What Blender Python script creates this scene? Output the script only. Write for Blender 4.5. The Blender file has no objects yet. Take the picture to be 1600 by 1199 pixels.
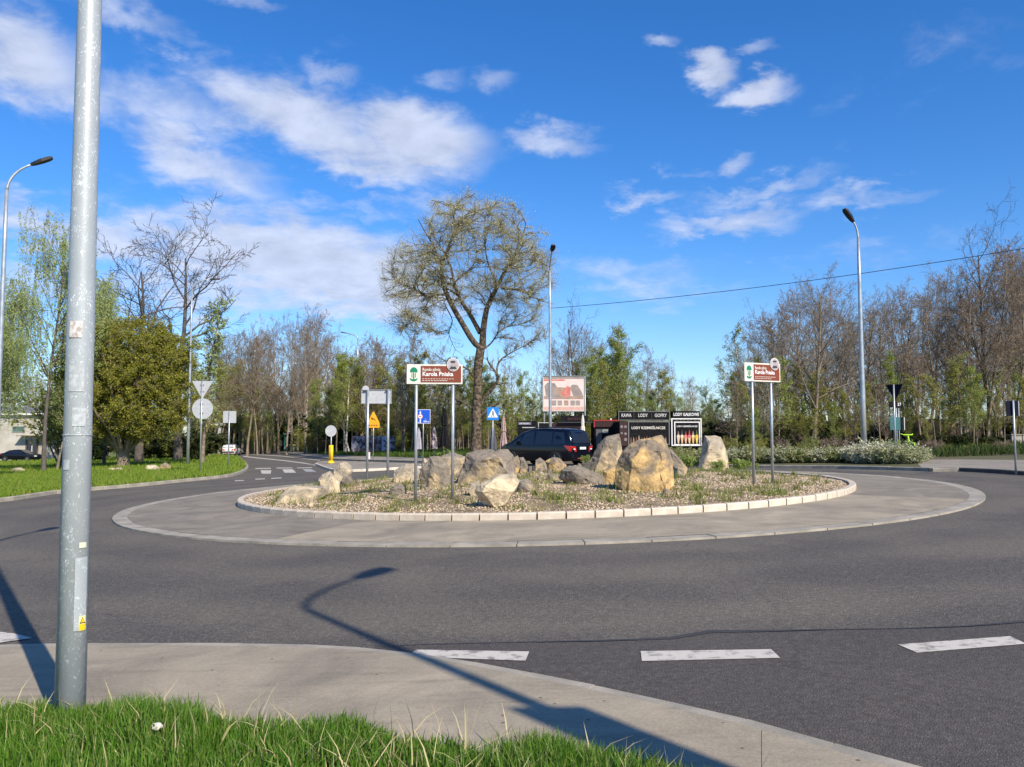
import bpy, bmesh, math, random
import numpy as np
from mathutils import Vector, Matrix
from mathutils.geometry import tessellate_polygon
R = math.radians
rnd = random.Random(7)
C = bpy.context.scene.collection
sc = bpy.context.scene

# ------------------------------------------------------------------ camera, sky, sun, exposure
F, VH, CAMH, SL = 1250.0, 680.0, 1.6, 0.0287      # focal length in photo px, horizon row, eye height, cross fall of the ground
PITCH = math.atan((VH - 599.5) / F)
cam = bpy.data.objects.new('camera', bpy.data.cameras.new('camera'))
C.objects.link(cam)
cam.location = (0, 0, CAMH)
cam.rotation_euler = (math.pi / 2 + PITCH, 0, 0)
cam.data.sensor_width = 36
cam.data.lens = F * 36 / 1600
cam.data.clip_end = 5000
cam.data.clip_start = 0.05
sc.camera = cam
SUN_EL, SUN_AZ = 38.0, 144.6                        # sun behind the camera to the right (azimuth clockwise from +Y)
sun = bpy.data.objects.new('sun', bpy.data.lights.new('sun', 'SUN'))
C.objects.link(sun)
sun.data.energy = 5.0
sun.data.angle = R(0.5)
sun.data.color = (1.0, 0.90, 0.76)
sd = Vector((math.sin(R(SUN_AZ)) * math.cos(R(SUN_EL)), math.cos(R(SUN_AZ)) * math.cos(R(SUN_EL)), math.sin(R(SUN_EL))))
sun.rotation_euler = sd.to_track_quat('Z', 'Y').to_euler()
sun.location = sd * 60
sc.view_settings.view_transform = 'Standard'
sc.view_settings.look = 'None'
sc.view_settings.gamma = 1
sc.view_settings.exposure = 0.45
sc.view_settings.use_curve_mapping = False
sc.cycles.max_bounces = 6
sc.cycles.transparent_max_bounces = 8


def ray(u, v):
    y = -(v - 599.5) / F
    return Vector(((u - 800) / F, math.cos(PITCH) - y * math.sin(PITCH), math.sin(PITCH) + y * math.cos(PITCH)))


def G(u, v, dz=0.0):
    """ground point seen at photo pixel (u, v)"""
    d = ray(u, v)
    t = (CAMH - dz) / (SL * d.x - d.z)
    return Vector((d.x * t, d.y * t, CAMH + d.z * t))


def P(u, v, Y):
    d = ray(u, v)
    t = Y / d.y
    return Vector((d.x * t, Y, CAMH + d.z * t))


def gz(x, y=0, dz=0.0):
    return SL * x + dz


world = bpy.data.worlds.new("World")
sc.world = world
world.use_nodes = True
wn, wl = world.node_tree.nodes, world.node_tree.links
wn.clear()


def N(nt, t, **kw):
    n = nt.nodes.new(t)
    for k, v in kw.items():
        if k == 'inp':
            for kk, vv in v.items():
                n.inputs[kk].default_value = vv
        else:
            setattr(n, k, v)
    return n


def build_world():
    nt = world.node_tree
    L = nt.links.new
    out = N(nt, 'ShaderNodeOutputWorld')
    bg = N(nt, 'ShaderNodeBackground', inp={'Strength': 0.092})
    L(bg.outputs[0], out.inputs[0])
    sky = N(nt, 'ShaderNodeTexSky', sky_type='NISHITA', sun_disc=False, sun_elevation=R(SUN_EL), sun_rotation=R(SUN_AZ))
    sky.air_density = 1.0
    sky.dust_density = 0.3
    sky.ozone_density = 3.0
    hsv = N(nt, 'ShaderNodeHueSaturation', inp={'Saturation': 1.27, 'Value': 1.30, 'Hue': 0.5})
    L(sky.outputs[0], hsv.inputs['Color'])
    tc = N(nt, 'ShaderNodeTexCoord')
    sep = N(nt, 'ShaderNodeSeparateXYZ')
    L(tc.outputs['Generated'], sep.inputs[0])

    def M(op, a, b=None, c=None, clamp=False):
        n = N(nt, 'ShaderNodeMath', operation=op, use_clamp=clamp)
        for i, q in enumerate((a, b, c)):
            if q is None:
                continue
            if isinstance(q, (int, float)):
                n.inputs[i].default_value = q
            else:
                L(q, n.inputs[i])
        return n.outputs[0]
    az = M('ARCTAN2', sep.outputs[0], sep.outputs[1])
    el = M('ARCSINE', sep.outputs[2])
    ae = N(nt, 'ShaderNodeCombineXYZ')
    L(az, ae.inputs[0])
    L(el, ae.inputs[1])
    # cloud layer seen in perspective
    zz = M('ADD', M('MAXIMUM', sep.outputs[2], 0.0), 0.22)
    pl = N(nt, 'ShaderNodeCombineXYZ')
    L(M('DIVIDE', sep.outputs[0], zz), pl.inputs[0])
    L(M('DIVIDE', sep.outputs[1], zz), pl.inputs[1])
    n1 = N(nt, 'ShaderNodeTexNoise', inp={'Scale': 2.3, 'Detail': 9.0, 'Roughness': 0.58, 'Distortion': 0.25})
    L(pl.outputs[0], n1.inputs['Vector'])
    n2 = N(nt, 'ShaderNodeTexNoise', inp={'Scale': 8.5, 'Detail': 8.0, 'Roughness': 0.6, 'Distortion': 0.2})
    L(pl.outputs[0], n2.inputs['Vector'])
    # warp the blob coordinates so their outlines are ragged
    wv = N(nt, 'ShaderNodeVectorMath', operation='SUBTRACT')
    wv.inputs[1].default_value = (0.5, 0.5, 0.5)
    L(n2.outputs['Color'], wv.inputs[0])
    ws = N(nt, 'ShaderNodeVectorMath', operation='SCALE')
    ws.inputs['Scale'].default_value = 0.085
    L(wv.outputs[0], ws.inputs[0])
    wa = N(nt, 'ShaderNodeVectorMath', operation='ADD')
    L(ae.outputs[0], wa.inputs[0])
    L(ws.outputs[0], wa.inputs[1])
    wf = N(nt, 'ShaderNodeVectorMath', operation='MULTIPLY')
    wf.inputs[1].default_value = (1, 1, 0)
    L(wa.outputs[0], wf.inputs[0])
    blobs = [(640, 215, 160, 70, 8, 1.2), (460, 185, 210, 70, 12, 1.05), (560, 240, 200, 46, 10, .95), (330, 260, 170, 55, 20, .85), (520, 120, 60, 30, 0, .6),
             (250, 165, 190, 50, 5, .6), (30, 85, 120, 75, 20, 1.0), (60, 140, 170, 35, 5, .7), (390, 300, 90, 25, 10, .6),
             (1108, 106, 50, 32, 20, 1.0), (1185, 146, 60, 30, 0, 1.0), (1180, 84, 45, 20, 0, .55), (1040, 68, 34, 18, 0, .6),
             (860, 222, 130, 34, 6, .65), (1140, 345, 150, 34, -4, .75), (1000, 308, 90, 22, 8, .6), (1360, 308, 130, 28, 0, .6), (1190, 295, 150, 25, -8, .55),
             (1148, 248, 40, 24, 0, .6), (1075, 266, 60, 16, 0, .5), (440, 400, 310, 92, 4, 1.3), (560, 450, 280, 65, 5, 1.15), (120, 365, 260, 46, 3, 1.0), (340, 450, 240, 60, 0, .9),
             (60, 440, 200, 40, 0, .6), (690, 325, 170, 35, 0, .55), (540, 318, 150, 24, 4, .55), (980, 425, 190, 45, 3, .5), (697, 118, 50, 24, 0, .45),
             (770, 122, 55, 30, 0, .5), (380, 8, 80, 18, 0, .55), (200, 20, 120, 30, 15, .55), (270, 60, 90, 22, 10, .5), (1540, 60, 120, 50, 30, .22), (1060, 460, 160, 30, 0, .4), (1330, 400, 260, 30, -8, .25)]
    acc = None
    for (u, v, ru, rv, rot, w) in blobs:
        d = ray(u, v).normalized()
        mp = N(nt, 'ShaderNodeMapping', vector_type='TEXTURE')
        mp.inputs['Location'].default_value = (math.atan2(d.x, d.y), math.asin(d.z), 0)
        mp.inputs['Rotation'].default_value = (0, 0, R(-rot))
        mp.inputs['Scale'].default_value = (ru / F * 1.25, rv / F * 1.25, 1)
        L(wf.outputs[0], mp.inputs[0])
        ln = N(nt, 'ShaderNodeVectorMath', operation='LENGTH')
        L(mp.outputs[0], ln.inputs[0])
        mr = N(nt, 'ShaderNodeMapRange', interpolation_type='SMOOTHSTEP')
        mr.inputs['From Min'].default_value = 1.0
        mr.inputs['From Max'].default_value = 0.1
        mr.inputs['To Max'].default_value = w
        L(ln.outputs['Value'], mr.inputs['Value'])
        acc = mr.outputs[0] if acc is None else M('MAXIMUM', acc, mr.outputs[0])
    nn = M('ADD', M('MULTIPLY', n1.outputs['Fac'], 0.7), M('MULTIPLY', n2.outputs['Fac'], 0.7))
    dens = M('ADD', M('MULTIPLY', acc, 0.98), M('MULTIPLY', M('SUBTRACT', nn, 0.69), 1.35))
    mr = N(nt, 'ShaderNodeMapRange', interpolation_type='SMOOTHSTEP')
    mr.inputs['From Min'].default_value = 0.14
    mr.inputs['From Max'].default_value = 1.12
    mr.inputs['To Max'].default_value = 0.86
    L(dens, mr.inputs['Value'])
    shade = N(nt, 'ShaderNodeMapRange')
    shade.inputs['From Min'].default_value = 0.35
    shade.inputs['From Max'].default_value = 0.65
    shade.inputs['To Min'].default_value = 0.84
    shade.inputs['To Max'].default_value = 1.06
    L(n2.outputs['Fac'], shade.inputs['Value'])
    cc = N(nt, 'ShaderNodeVectorMath', operation='SCALE')
    cc.inputs[0].default_value = (5.6, 6.1, 7.5)
    L(shade.outputs[0], cc.inputs['Scale'])
    mix = N(nt, 'ShaderNodeMix', data_type='RGBA')
    L(mr.outputs[0], mix.inputs['Factor'])
    tm = N(nt, 'ShaderNodeMapRange', interpolation_type='SMOOTHSTEP', inp={'From Min': -0.02, 'From Max': 0.42})
    L(el, tm.inputs['Value'])
    tn = N(nt, 'ShaderNodeMix', data_type='RGBA')
    tn.inputs[6].default_value = (0.80, 0.88, 1.10, 1)
    tn.inputs[7].default_value = (0.62, 0.87, 1.13, 1)
    L(tm.outputs[0], tn.inputs['Factor'])
    tv = N(nt, 'ShaderNodeVectorMath', operation='MULTIPLY')
    L(hsv.outputs[0], tv.inputs[0])
    L(tn.outputs[2], tv.inputs[1])
    L(tv.outputs[0], mix.inputs[6])
    L(cc.outputs[0], mix.inputs[7])
    L(mix.outputs[2], bg.inputs['Color'])


build_world()

# ------------------------------------------------------------------ materials
MATS = {}


def mat(name, col, rough=0.7, metal=0.0, col2=None, scale=8.0, detail=4.0, bump=0.0, bscale=40.0, spec=0.4, emit=None, coords='Object', lo=0.35, hi=0.65):
    if name in MATS:
        return MATS[name]
    m = bpy.data.materials.new(name)
    m.use_nodes = True
    nt = m.node_tree
    b = nt.nodes['Principled BSDF']
    b.inputs['Roughness'].default_value = rough
    b.inputs['Metallic'].default_value = metal
    b.inputs['Specular IOR Level'].default_value = spec
    b.inputs['Base Color'].default_value = (*col, 1)
    if col2 is None:
        col2 = tuple(c * 0.8 for c in col)
    tc = N(nt, 'ShaderNodeTexCoord')
    no = N(nt, 'ShaderNodeTexNoise', inp={'Scale': scale, 'Detail': detail, 'Roughness': 0.6})
    nt.links.new(tc.outputs[coords], no.inputs['Vector'])
    mr = N(nt, 'ShaderNodeMapRange', inp={'From Min': lo, 'From Max': hi})
    nt.links.new(no.outputs['Fac'], mr.inputs['Value'])
    mx = N(nt, 'ShaderNodeMix', data_type='RGBA')
    mx.inputs[6].default_value = (*col, 1)
    mx.inputs[7].default_value = (*col2, 1)
    nt.links.new(mr.outputs[0], mx.inputs['Factor'])
    nt.links.new(mx.outputs[2], b.inputs['Base Color'])
    if bump:
        bn = N(nt, 'ShaderNodeTexNoise', inp={'Scale': bscale, 'Detail': 5.0, 'Roughness': 0.65})
        nt.links.new(tc.outputs[coords], bn.inputs['Vector'])
        bp = N(nt, 'ShaderNodeBump', inp={'Strength': 1.0, 'Distance': bump})
        nt.links.new(bn.outputs['Fac'], bp.inputs['Height'])
        nt.links.new(bp.outputs[0], b.inputs['Normal'])
    if emit:
        b.inputs['Emission Color'].default_value = (*emit, 1)
    m['mx'] = mx.name
    MATS[name] = m
    return m


def leaf_mat(name, cols, rough=0.6, trans=0.35):
    """foliage: colour differs from leaf to leaf"""
    m = bpy.data.materials.new(name)
    m.use_nodes = True
    nt = m.node_tree
    nt.nodes.clear()
    out = N(nt, 'ShaderNodeOutputMaterial')
    g = N(nt, 'ShaderNodeNewGeometry')
    oi = N(nt, 'ShaderNodeObjectInfo')
    ad = N(nt, 'ShaderNodeMath', operation='ADD')
    ml = N(nt, 'ShaderNodeMath', operation='MULTIPLY', inp={1: 0.35})
    nt.links.new(oi.outputs['Random'], ml.inputs[0])
    m2 = N(nt, 'ShaderNodeMath', operation='MULTIPLY', inp={1: 0.65})
    nt.links.new(g.outputs['Random Per Island'], m2.inputs[0])
    nt.links.new(ml.outputs[0], ad.inputs[0])
    nt.links.new(m2.outputs[0], ad.inputs[1])
    cr = N(nt, 'ShaderNodeValToRGB')
    cr.color_ramp.elements[0].position = 0.05
    cr.color_ramp.elements[1].position = 0.95
    cr.color_ramp.elements[0].color = (*cols[0], 1)
    cr.color_ramp.elements[1].color = (*cols[-1], 1)
    for i, c in enumerate(cols[1:-1]):
        e = cr.color_ramp.elements.new(0.05 + 0.9 * (i + 1) / (len(cols) - 1))
        e.color = (*c, 1)
    nt.links.new(ad.outputs[0], cr.inputs[0])
    b = N(nt, 'ShaderNodeBsdfPrincipled', inp={'Roughness': rough, 'Specular IOR Level': 0.25})
    t = N(nt, 'ShaderNodeBsdfTranslucent')
    nt.links.new(cr.outputs[0], b.inputs['Base Color'])
    nt.links.new(cr.outputs[0], t.inputs['Color'])
    ms = N(nt, 'ShaderNodeMixShader', inp={0: trans})
    nt.links.new(b.outputs[0], ms.inputs[1])
    nt.links.new(t.outputs[0], ms.inputs[2])
    nt.links.new(ms.outputs[0], out.inputs[0])
    MATS[name] = m
    return m


def asphalt_mat(name, c1, c2, speck, rings=True):
    m = bpy.data.materials.new(name)
    m.use_nodes = True
    nt = m.node_tree
    L = nt.links.new
    b = nt.nodes['Principled BSDF']
    b.inputs['Roughness'].default_value = 0.82
    b.inputs['Specular IOR Level'].default_value = 0.35
    g = N(nt, 'ShaderNodeNewGeometry')
    big = N(nt, 'ShaderNodeTexNoise', inp={'Scale': 0.35, 'Detail': 5.0, 'Roughness': 0.6, 'Distortion': 0.6})
    L(g.outputs['Position'], big.inputs['Vector'])
    mx = N(nt, 'ShaderNodeMix', data_type='RGBA')
    mx.inputs[6].default_value = (*c1, 1)
    mx.inputs[7].default_value = (*c2, 1)
    mr = N(nt, 'ShaderNodeMapRange', inp={'From Min': 0.36, 'From Max': 0.64})
    L(big.outputs['Fac'], mr.inputs['Value'])
    fac = mr.outputs[0]
    if rings:   # tyre-polished lanes run round the island
        vs = N(nt, 'ShaderNodeVectorMath', operation='SUBTRACT')
        vs.inputs[1].default_value = (CX, CY, 0)
        L(g.outputs['Position'], vs.inputs[0])
        vm = N(nt, 'ShaderNodeVectorMath', operation='MULTIPLY')
        vm.inputs[1].default_value = (1, 1, 0)
        L(vs.outputs[0], vm.inputs[0])
        ln = N(nt, 'ShaderNodeVectorMath', operation='LENGTH')
        L(vm.outputs[0], ln.inputs[0])
        ad = N(nt, 'ShaderNodeMath', operation='MULTIPLY_ADD', inp={1: 1.2, 2: 0})
        L(big.outputs['Fac'], ad.inputs[0])
        L(ln.outputs['Value'], ad.inputs[2])
        w = N(nt, 'ShaderNodeMath', operation='MULTIPLY', inp={1: 3.1})
        L(ad.outputs[0], w.inputs[0])
        sn = N(nt, 'ShaderNodeMath', operation='SINE')
        L(w.outputs[0], sn.inputs[0])
        a2 = N(nt, 'ShaderNodeMath', operation='MULTIPLY_ADD', inp={1: 0.30})
        L(sn.outputs[0], a2.inputs[0])
        L(fac, a2.inputs[2])
        fac = a2.outputs[0]
    L(fac, mx.inputs['Factor'])
    sp = N(nt, 'ShaderNodeTexVoronoi', inp={'Scale': 105.0})
    L(g.outputs['Position'], sp.inputs['Vector'])
    sr = N(nt, 'ShaderNodeSeparateColor')
    L(sp.outputs['Color'], sr.inputs[0])
    m2 = N(nt, 'ShaderNodeMapRange', inp={'From Min': 0.70, 'From Max': 1.0, 'To Max': 0.42})
    L(sr.outputs[0], m2.inputs['Value'])
    mx2 = N(nt, 'ShaderNodeMix', data_type='RGBA')
    L(m2.outputs[0], mx2.inputs['Factor'])
    L(mx.outputs[2], mx2.inputs[6])
    mx2.inputs[7].default_value = (*speck, 1)
    # hairline cracks
    dn = N(nt, 'ShaderNodeTexNoise', inp={'Scale': 1.4, 'Detail': 4.0})
    L(g.outputs['Position'], dn.inputs['Vector'])
    dv = N(nt, 'ShaderNodeMix', data_type='VECTOR')
    dv.inputs['Factor'].default_value = 0.45
    L(g.outputs['Position'], dv.inputs[4])
    L(dn.outputs['Color'], dv.inputs[5])
    ck = N(nt, 'ShaderNodeTexVoronoi', feature='DISTANCE_TO_EDGE', inp={'Scale': 0.55})
    L(dv.outputs[1], ck.inputs['Vector'])
    cm = N(nt, 'ShaderNodeMapRange', inp={'From Min': 0.0, 'From Max': 0.006, 'To Min': 0.82, 'To Max': 1.0})
    L(ck.outputs['Distance'], cm.inputs['Value'])
    fn = N(nt, 'ShaderNodeTexNoise', inp={'Scale': 22.0, 'Detail': 3.0})
    L(g.outputs['Position'], fn.inputs['Vector'])
    m3 = N(nt, 'ShaderNodeMapRange', inp={'From Min': 0.3, 'From Max': 0.7, 'To Min': 0.78, 'To Max': 1.22})
    L(fn.outputs['Fac'], m3.inputs['Value'])
    sc_ = N(nt, 'ShaderNodeVectorMath', operation='SCALE')
    L(mx2.outputs[2], sc_.inputs[0])
    mm = N(nt, 'ShaderNodeMath', operation='MULTIPLY')
    L(m3.outputs[0], mm.inputs[0])
    L(cm.outputs[0], mm.inputs[1])
    L(mm.outputs[0], sc_.inputs['Scale'])
    L(sc_.outputs[0], b.inputs['Base Color'])
    bp = N(nt, 'ShaderNodeBump', inp={'Strength': 0.8, 'Distance': 0.006})
    L(sp.outputs['Distance'], bp.inputs['Height'])
    L(bp.outputs[0], b.inputs['Normal'])
    MATS[name] = m
    return m


CX, CY, R1, R2, R3 = 0.84, 22.3, 10.95, 8.0, 16.3
A1 = asphalt_mat('asphalt', (0.116, 0.100, 0.078), (0.072, 0.064, 0.053), (0.32, 0.28, 0.22))
A2 = asphalt_mat('asphalt_patch', (0.078, 0.067, 0.056), (0.058, 0.051, 0.044), (0.16, 0.14, 0.115), rings=False)
A3 = asphalt_mat('pavement_asphalt', (0.30, 0.26, 0.205), (0.22, 0.195, 0.155), (0.26, 0.24, 0.22), rings=False)


def concrete(name, c1, c2, sc_=1.0):
    m = bpy.data.materials.new(name)
    m.use_nodes = True
    nt = m.node_tree
    L = nt.links.new
    b = nt.nodes['Principled BSDF']
    b.inputs['Roughness'].default_value = 0.88
    b.inputs['Specular IOR Level'].default_value = 0.25
    g = N(nt, 'ShaderNodeNewGeometry')
    big = N(nt, 'ShaderNodeTexNoise', inp={'Scale': 0.7 * sc_, 'Detail': 10.0, 'Roughness': 0.68, 'Distortion': 1.2})
    L(g.outputs['Position'], big.inputs['Vector'])
    mr = N(nt, 'ShaderNodeMapRange', inp={'From Min': 0.35, 'From Max': 0.66})
    L(big.outputs['Fac'], mr.inputs['Value'])
    mx = N(nt, 'ShaderNodeMix', data_type='RGBA')
    mx.inputs[6].default_value = (*c1, 1)
    mx.inputs[7].default_value = (*c2, 1)
    L(mr.outputs[0], mx.inputs['Factor'])
    # rubbed tyre streaks
    mp = N(nt, 'ShaderNodeMapping')
    mp.inputs['Scale'].default_value = (1.2, 9.0, 1)
    mp.inputs['Rotation'].default_value = (0, 0, 0.12)
    L(g.outputs['Position'], mp.inputs[0])
    st = N(nt, 'ShaderNodeTexNoise', inp={'Scale': 0.9, 'Detail': 5.0, 'Roughness': 0.55, 'Distortion': 0.3})
    L(mp.outputs[0], st.inputs['Vector'])
    m2 = N(nt, 'ShaderNodeMapRange', inp={'From Min': 0.55, 'From Max': 0.75, 'To Min': 1.0, 'To Max': 0.72})
    L(st.outputs['Fac'], m2.inputs['Value'])
    # grain and dark pits
    fn = N(nt, 'ShaderNodeTexNoise', inp={'Scale': 45.0, 'Detail': 6.0, 'Roughness': 0.7})
    L(g.outputs['Position'], fn.inputs['Vector'])
    m3 = N(nt, 'ShaderNodeMapRange', inp={'From Min': 0.25, 'From Max': 0.75, 'To Min': 0.80, 'To Max': 1.18})
    L(fn.outputs['Fac'], m3.inputs['Value'])
    sp = N(nt, 'ShaderNodeTexVoronoi', inp={'Scale': 5.0, 'Randomness': 1.0})
    L(g.outputs['Position'], sp.inputs['Vector'])
    m4 = N(nt, 'ShaderNodeMapRange', inp={'From Min': 0.045, 'From Max': 0.075, 'To Min': 0.45, 'To Max': 1.0})
    L(sp.outputs['Distance'], m4.inputs['Value'])
    p1 = N(nt, 'ShaderNodeMath', operation='MULTIPLY')
    L(m2.outputs[0], p1.inputs[0])
    L(m3.outputs[0], p1.inputs[1])
    p2 = N(nt, 'ShaderNodeMath', operation='MULTIPLY')
    L(p1.outputs[0], p2.inputs[0])
    L(m4.outputs[0], p2.inputs[1])
    s_ = N(nt, 'ShaderNodeVectorMath', operation='SCALE')
    L(mx.outputs[2], s_.inputs[0])
    L(p2.outputs[0], s_.inputs['Scale'])
    L(s_.outputs[0], b.inputs['Base Color'])
    bp = N(nt, 'ShaderNodeBump', inp={'Strength': 1.0, 'Distance': 0.003})
    L(fn.outputs['Fac'], bp.inputs['Height'])
    L(bp.outputs[0], b.inputs['Normal'])
    MATS[name] = m
    return m


CON = concrete('concrete', (0.36, 0.305, 0.222), (0.21, 0.182, 0.136))
CON2 = concrete('concrete_dark', (0.26, 0.225, 0.175), (0.16, 0.142, 0.112), 1.4)
CON3 = mat('concrete_pale', (0.37, 0.34, 0.30), 0.85, col2=(0.27, 0.245, 0.21), scale=1.8, detail=9, bump=0.003, bscale=60)
KERB = mat('kerb_stone', (0.64, 0.56, 0.45), 0.85, col2=(0.44, 0.37, 0.28), scale=3.0, detail=8, bump=0.004, bscale=50, coords='Object')
EDGE = mat('edge_block', (0.38, 0.34, 0.27), 0.85, col2=(0.22, 0.20, 0.16), scale=2.5, detail=8, bump=0.004, bscale=50)
PAINT = mat('road_paint', (0.50, 0.465, 0.40), 0.75, col2=(0.20, 0.18, 0.155), scale=9, detail=12, lo=0.50, hi=0.66)
PAINT_W = mat('worn_paint', (0.42, 0.41, 0.39), 0.7, col2=(0.14, 0.135, 0.13), scale=9, detail=8, lo=0.4, hi=0.65)
SOIL = mat('soil', (0.07, 0.075, 0.025), 0.95, col2=(0.11, 0.09, 0.045), scale=0.8, detail=8, bump=0.03, bscale=6)
TURF = mat('turf', (0.075, 0.125, 0.018), 0.95, col2=(0.14, 0.155, 0.035), scale=1.2, detail=8, bump=0.04, bscale=9)
GRAVEL = mat('gravel_bed', (0.30, 0.225, 0.135), 0.9, col2=(0.13, 0.09, 0.05), scale=4, detail=6, bump=0.02, bscale=30)
STEEL = mat('galvanised_steel', (0.46, 0.49, 0.50), 0.42, 0.55, col2=(0.33, 0.36, 0.38), scale=5, bump=0.0)
STEEL_D = mat('aged_steel', (0.26, 0.27, 0.28), 0.6, 0.4)
SIGNBACK = mat('sign_back', (0.50, 0.50, 0.50), 0.55, 0.2, col2=(0.42, 0.42, 0.42))
BLACK = mat('black_plastic', (0.012, 0.012, 0.013), 0.5)
BLACKP = mat('black_panel', (0.007, 0.007, 0.008), 0.9, spec=0.05, col2=(0.02, 0.02, 0.022))
WHITE = mat('white_paint', (0.75, 0.74, 0.72), 0.5, col2=(0.68, 0.67, 0.65))
RED = mat('red_trim', (0.42, 0.03, 0.02), 0.5)
DRED = mat('dark_red_panel', (0.030, 0.007, 0.006), 0.6)
YEL = mat('yellow_plastic', (0.80, 0.52, 0.01), 0.4, col2=(0.74, 0.46, 0.01))
ORNG = mat('orange_yellow_film', (0.85, 0.38, 0.01), 0.5, col2=(0.8, 0.34, 0.01))
BLUE = mat('blue_film', (0.008, 0.085, 0.52), 0.4, col2=(0.008, 0.075, 0.46))
BLUE2 = mat('light_blue_film', (0.015, 0.20, 0.60), 0.4, col2=(0.015, 0.18, 0.55))
BROWN = mat('brown_film', (0.20, 0.045, 0.018), 0.45, col2=(0.18, 0.04, 0.016))
GREEN = mat('green_film', (0.0, 0.20, 0.09), 0.45)
CREAM = mat('cream_film', (0.72, 0.68, 0.58), 0.5)
GLASS = mat('dark_glass', (0.012, 0.014, 0.018), 0.08, spec=0.8)
CARP = mat('black_car_paint', (0.003, 0.004, 0.010), 0.12, spec=0.5)
CARW = mat('white_car_paint', (0.68, 0.68, 0.68), 0.25, spec=0.6)
RUB = mat('rubber', (0.012, 0.012, 0.012), 0.8)
RIM = mat('wheel_rim', (0.40, 0.41, 0.42), 0.35, 0.7)
TAIL = mat('tail_lamp', (0.50, 0.02, 0.015), 0.15, spec=0.8)
TEALG = mat('teal_glass', (0.03, 0.22, 0.20), 0.2, col2=(0.02, 0.15, 0.14))
DGREY = mat('dark_grey', (0.035, 0.04, 0.06), 0.6)
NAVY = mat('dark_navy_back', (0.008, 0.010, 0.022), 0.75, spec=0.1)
BARK = mat('bark', (0.20, 0.15, 0.10), 0.9, col2=(0.035, 0.026, 0.018), scale=5, detail=10, bump=0.12, bscale=7, lo=.38, hi=.60)
BARK2 = mat('bark_brown', (0.27, 0.215, 0.145), 0.9, col2=(0.145, 0.115, 0.08), scale=3, detail=6, bump=0.02, bscale=12)
BARK3 = mat('bark_pale', (0.27, 0.225, 0.16), 0.9, col2=(0.11, 0.085, 0.06), scale=4, detail=6)
BARKG = mat('bark_grey', (0.12, 0.10, 0.085), 0.9, col2=(0.07, 0.06, 0.05), scale=4, detail=6)
BIRCH = mat('birch_bark', (0.60, 0.57, 0.50), 0.8, col2=(0.06, 0.05, 0.045), scale=3.5, detail=6, lo=0.52, hi=0.62)
L_WILLOW = leaf_mat('willow_leaf', [(0.44, 0.42, 0.17), (0.62, 0.60, 0.30), (0.55, 0.57, 0.30)])
L_OLIVE = leaf_mat('olive_leaf', [(0.17, 0.15, 0.035), (0.27, 0.28, 0.045), (0.35, 0.38, 0.055), (0.26, 0.19, 0.07)])
L_OLIVE2 = leaf_mat('moss_leaf', [(0.16, 0.19, 0.035), (0.25, 0.32, 0.05), (0.33, 0.41, 0.06), (0.24, 0.21, 0.08)])
L_FRESH = leaf_mat('fresh_leaf', [(0.17, 0.25, 0.04), (0.30, 0.40, 0.08), (0.24, 0.32, 0.07)])
L_BIRCH = leaf_mat('birch_leaf', [(0.19, 0.26, 0.08), (0.34, 0.42, 0.15), (0.30, 0.33, 0.09)])
TWIG = mat('willow_twig', (0.40, 0.36, 0.22), 0.8, col2=(0.24, 0.21, 0.13), scale=1.0)
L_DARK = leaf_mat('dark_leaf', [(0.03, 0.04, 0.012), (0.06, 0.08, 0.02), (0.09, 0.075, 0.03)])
L_BROWN = leaf_mat('brown_bud', [(0.23, 0.16, 0.12), (0.36, 0.265, 0.20), (0.30, 0.22, 0.14)])
L_FLOWER = leaf_mat('flower_leaf', [(0.16, 0.20, 0.05), (0.34, 0.36, 0.16), (0.62, 0.60, 0.44), (0.72, 0.69, 0.55)], trans=0.25)
L_FLOWER2 = leaf_mat('sparse_flower_leaf', [(0.12, 0.15, 0.03), (0.22, 0.25, 0.06), (0.32, 0.33, 0.12), (0.62, 0.58, 0.38)], trans=0.25)
L_GRASS = leaf_mat('grass_blade', [(0.022, 0.06, 0.006), (0.055, 0.14, 0.010), (0.10, 0.23, 0.018), (0.16, 0.27, 0.04), (0.30, 0.30, 0.11)], rough=0.45, trans=0.4)
L_GRASS2 = leaf_mat('verge_blade', [(0.09, 0.17, 0.012), (0.15, 0.26, 0.02), (0.22, 0.31, 0.03), (0.26, 0.25, 0.06)], rough=0.6, trans=0.4)
L_WEED = leaf_mat('weed_blade', [(0.10, 0.15, 0.025), (0.17, 0.22, 0.04), (0.30, 0.24, 0.09), (0.36, 0.28, 0.13)], trans=0.3)
L_PEB = leaf_mat('pebble', [(0.14, 0.095, 0.055), (0.42, 0.32, 0.20), (0.58, 0.47, 0.33), (0.70, 0.62, 0.48)], rough=0.85, trans=0.0)


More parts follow.
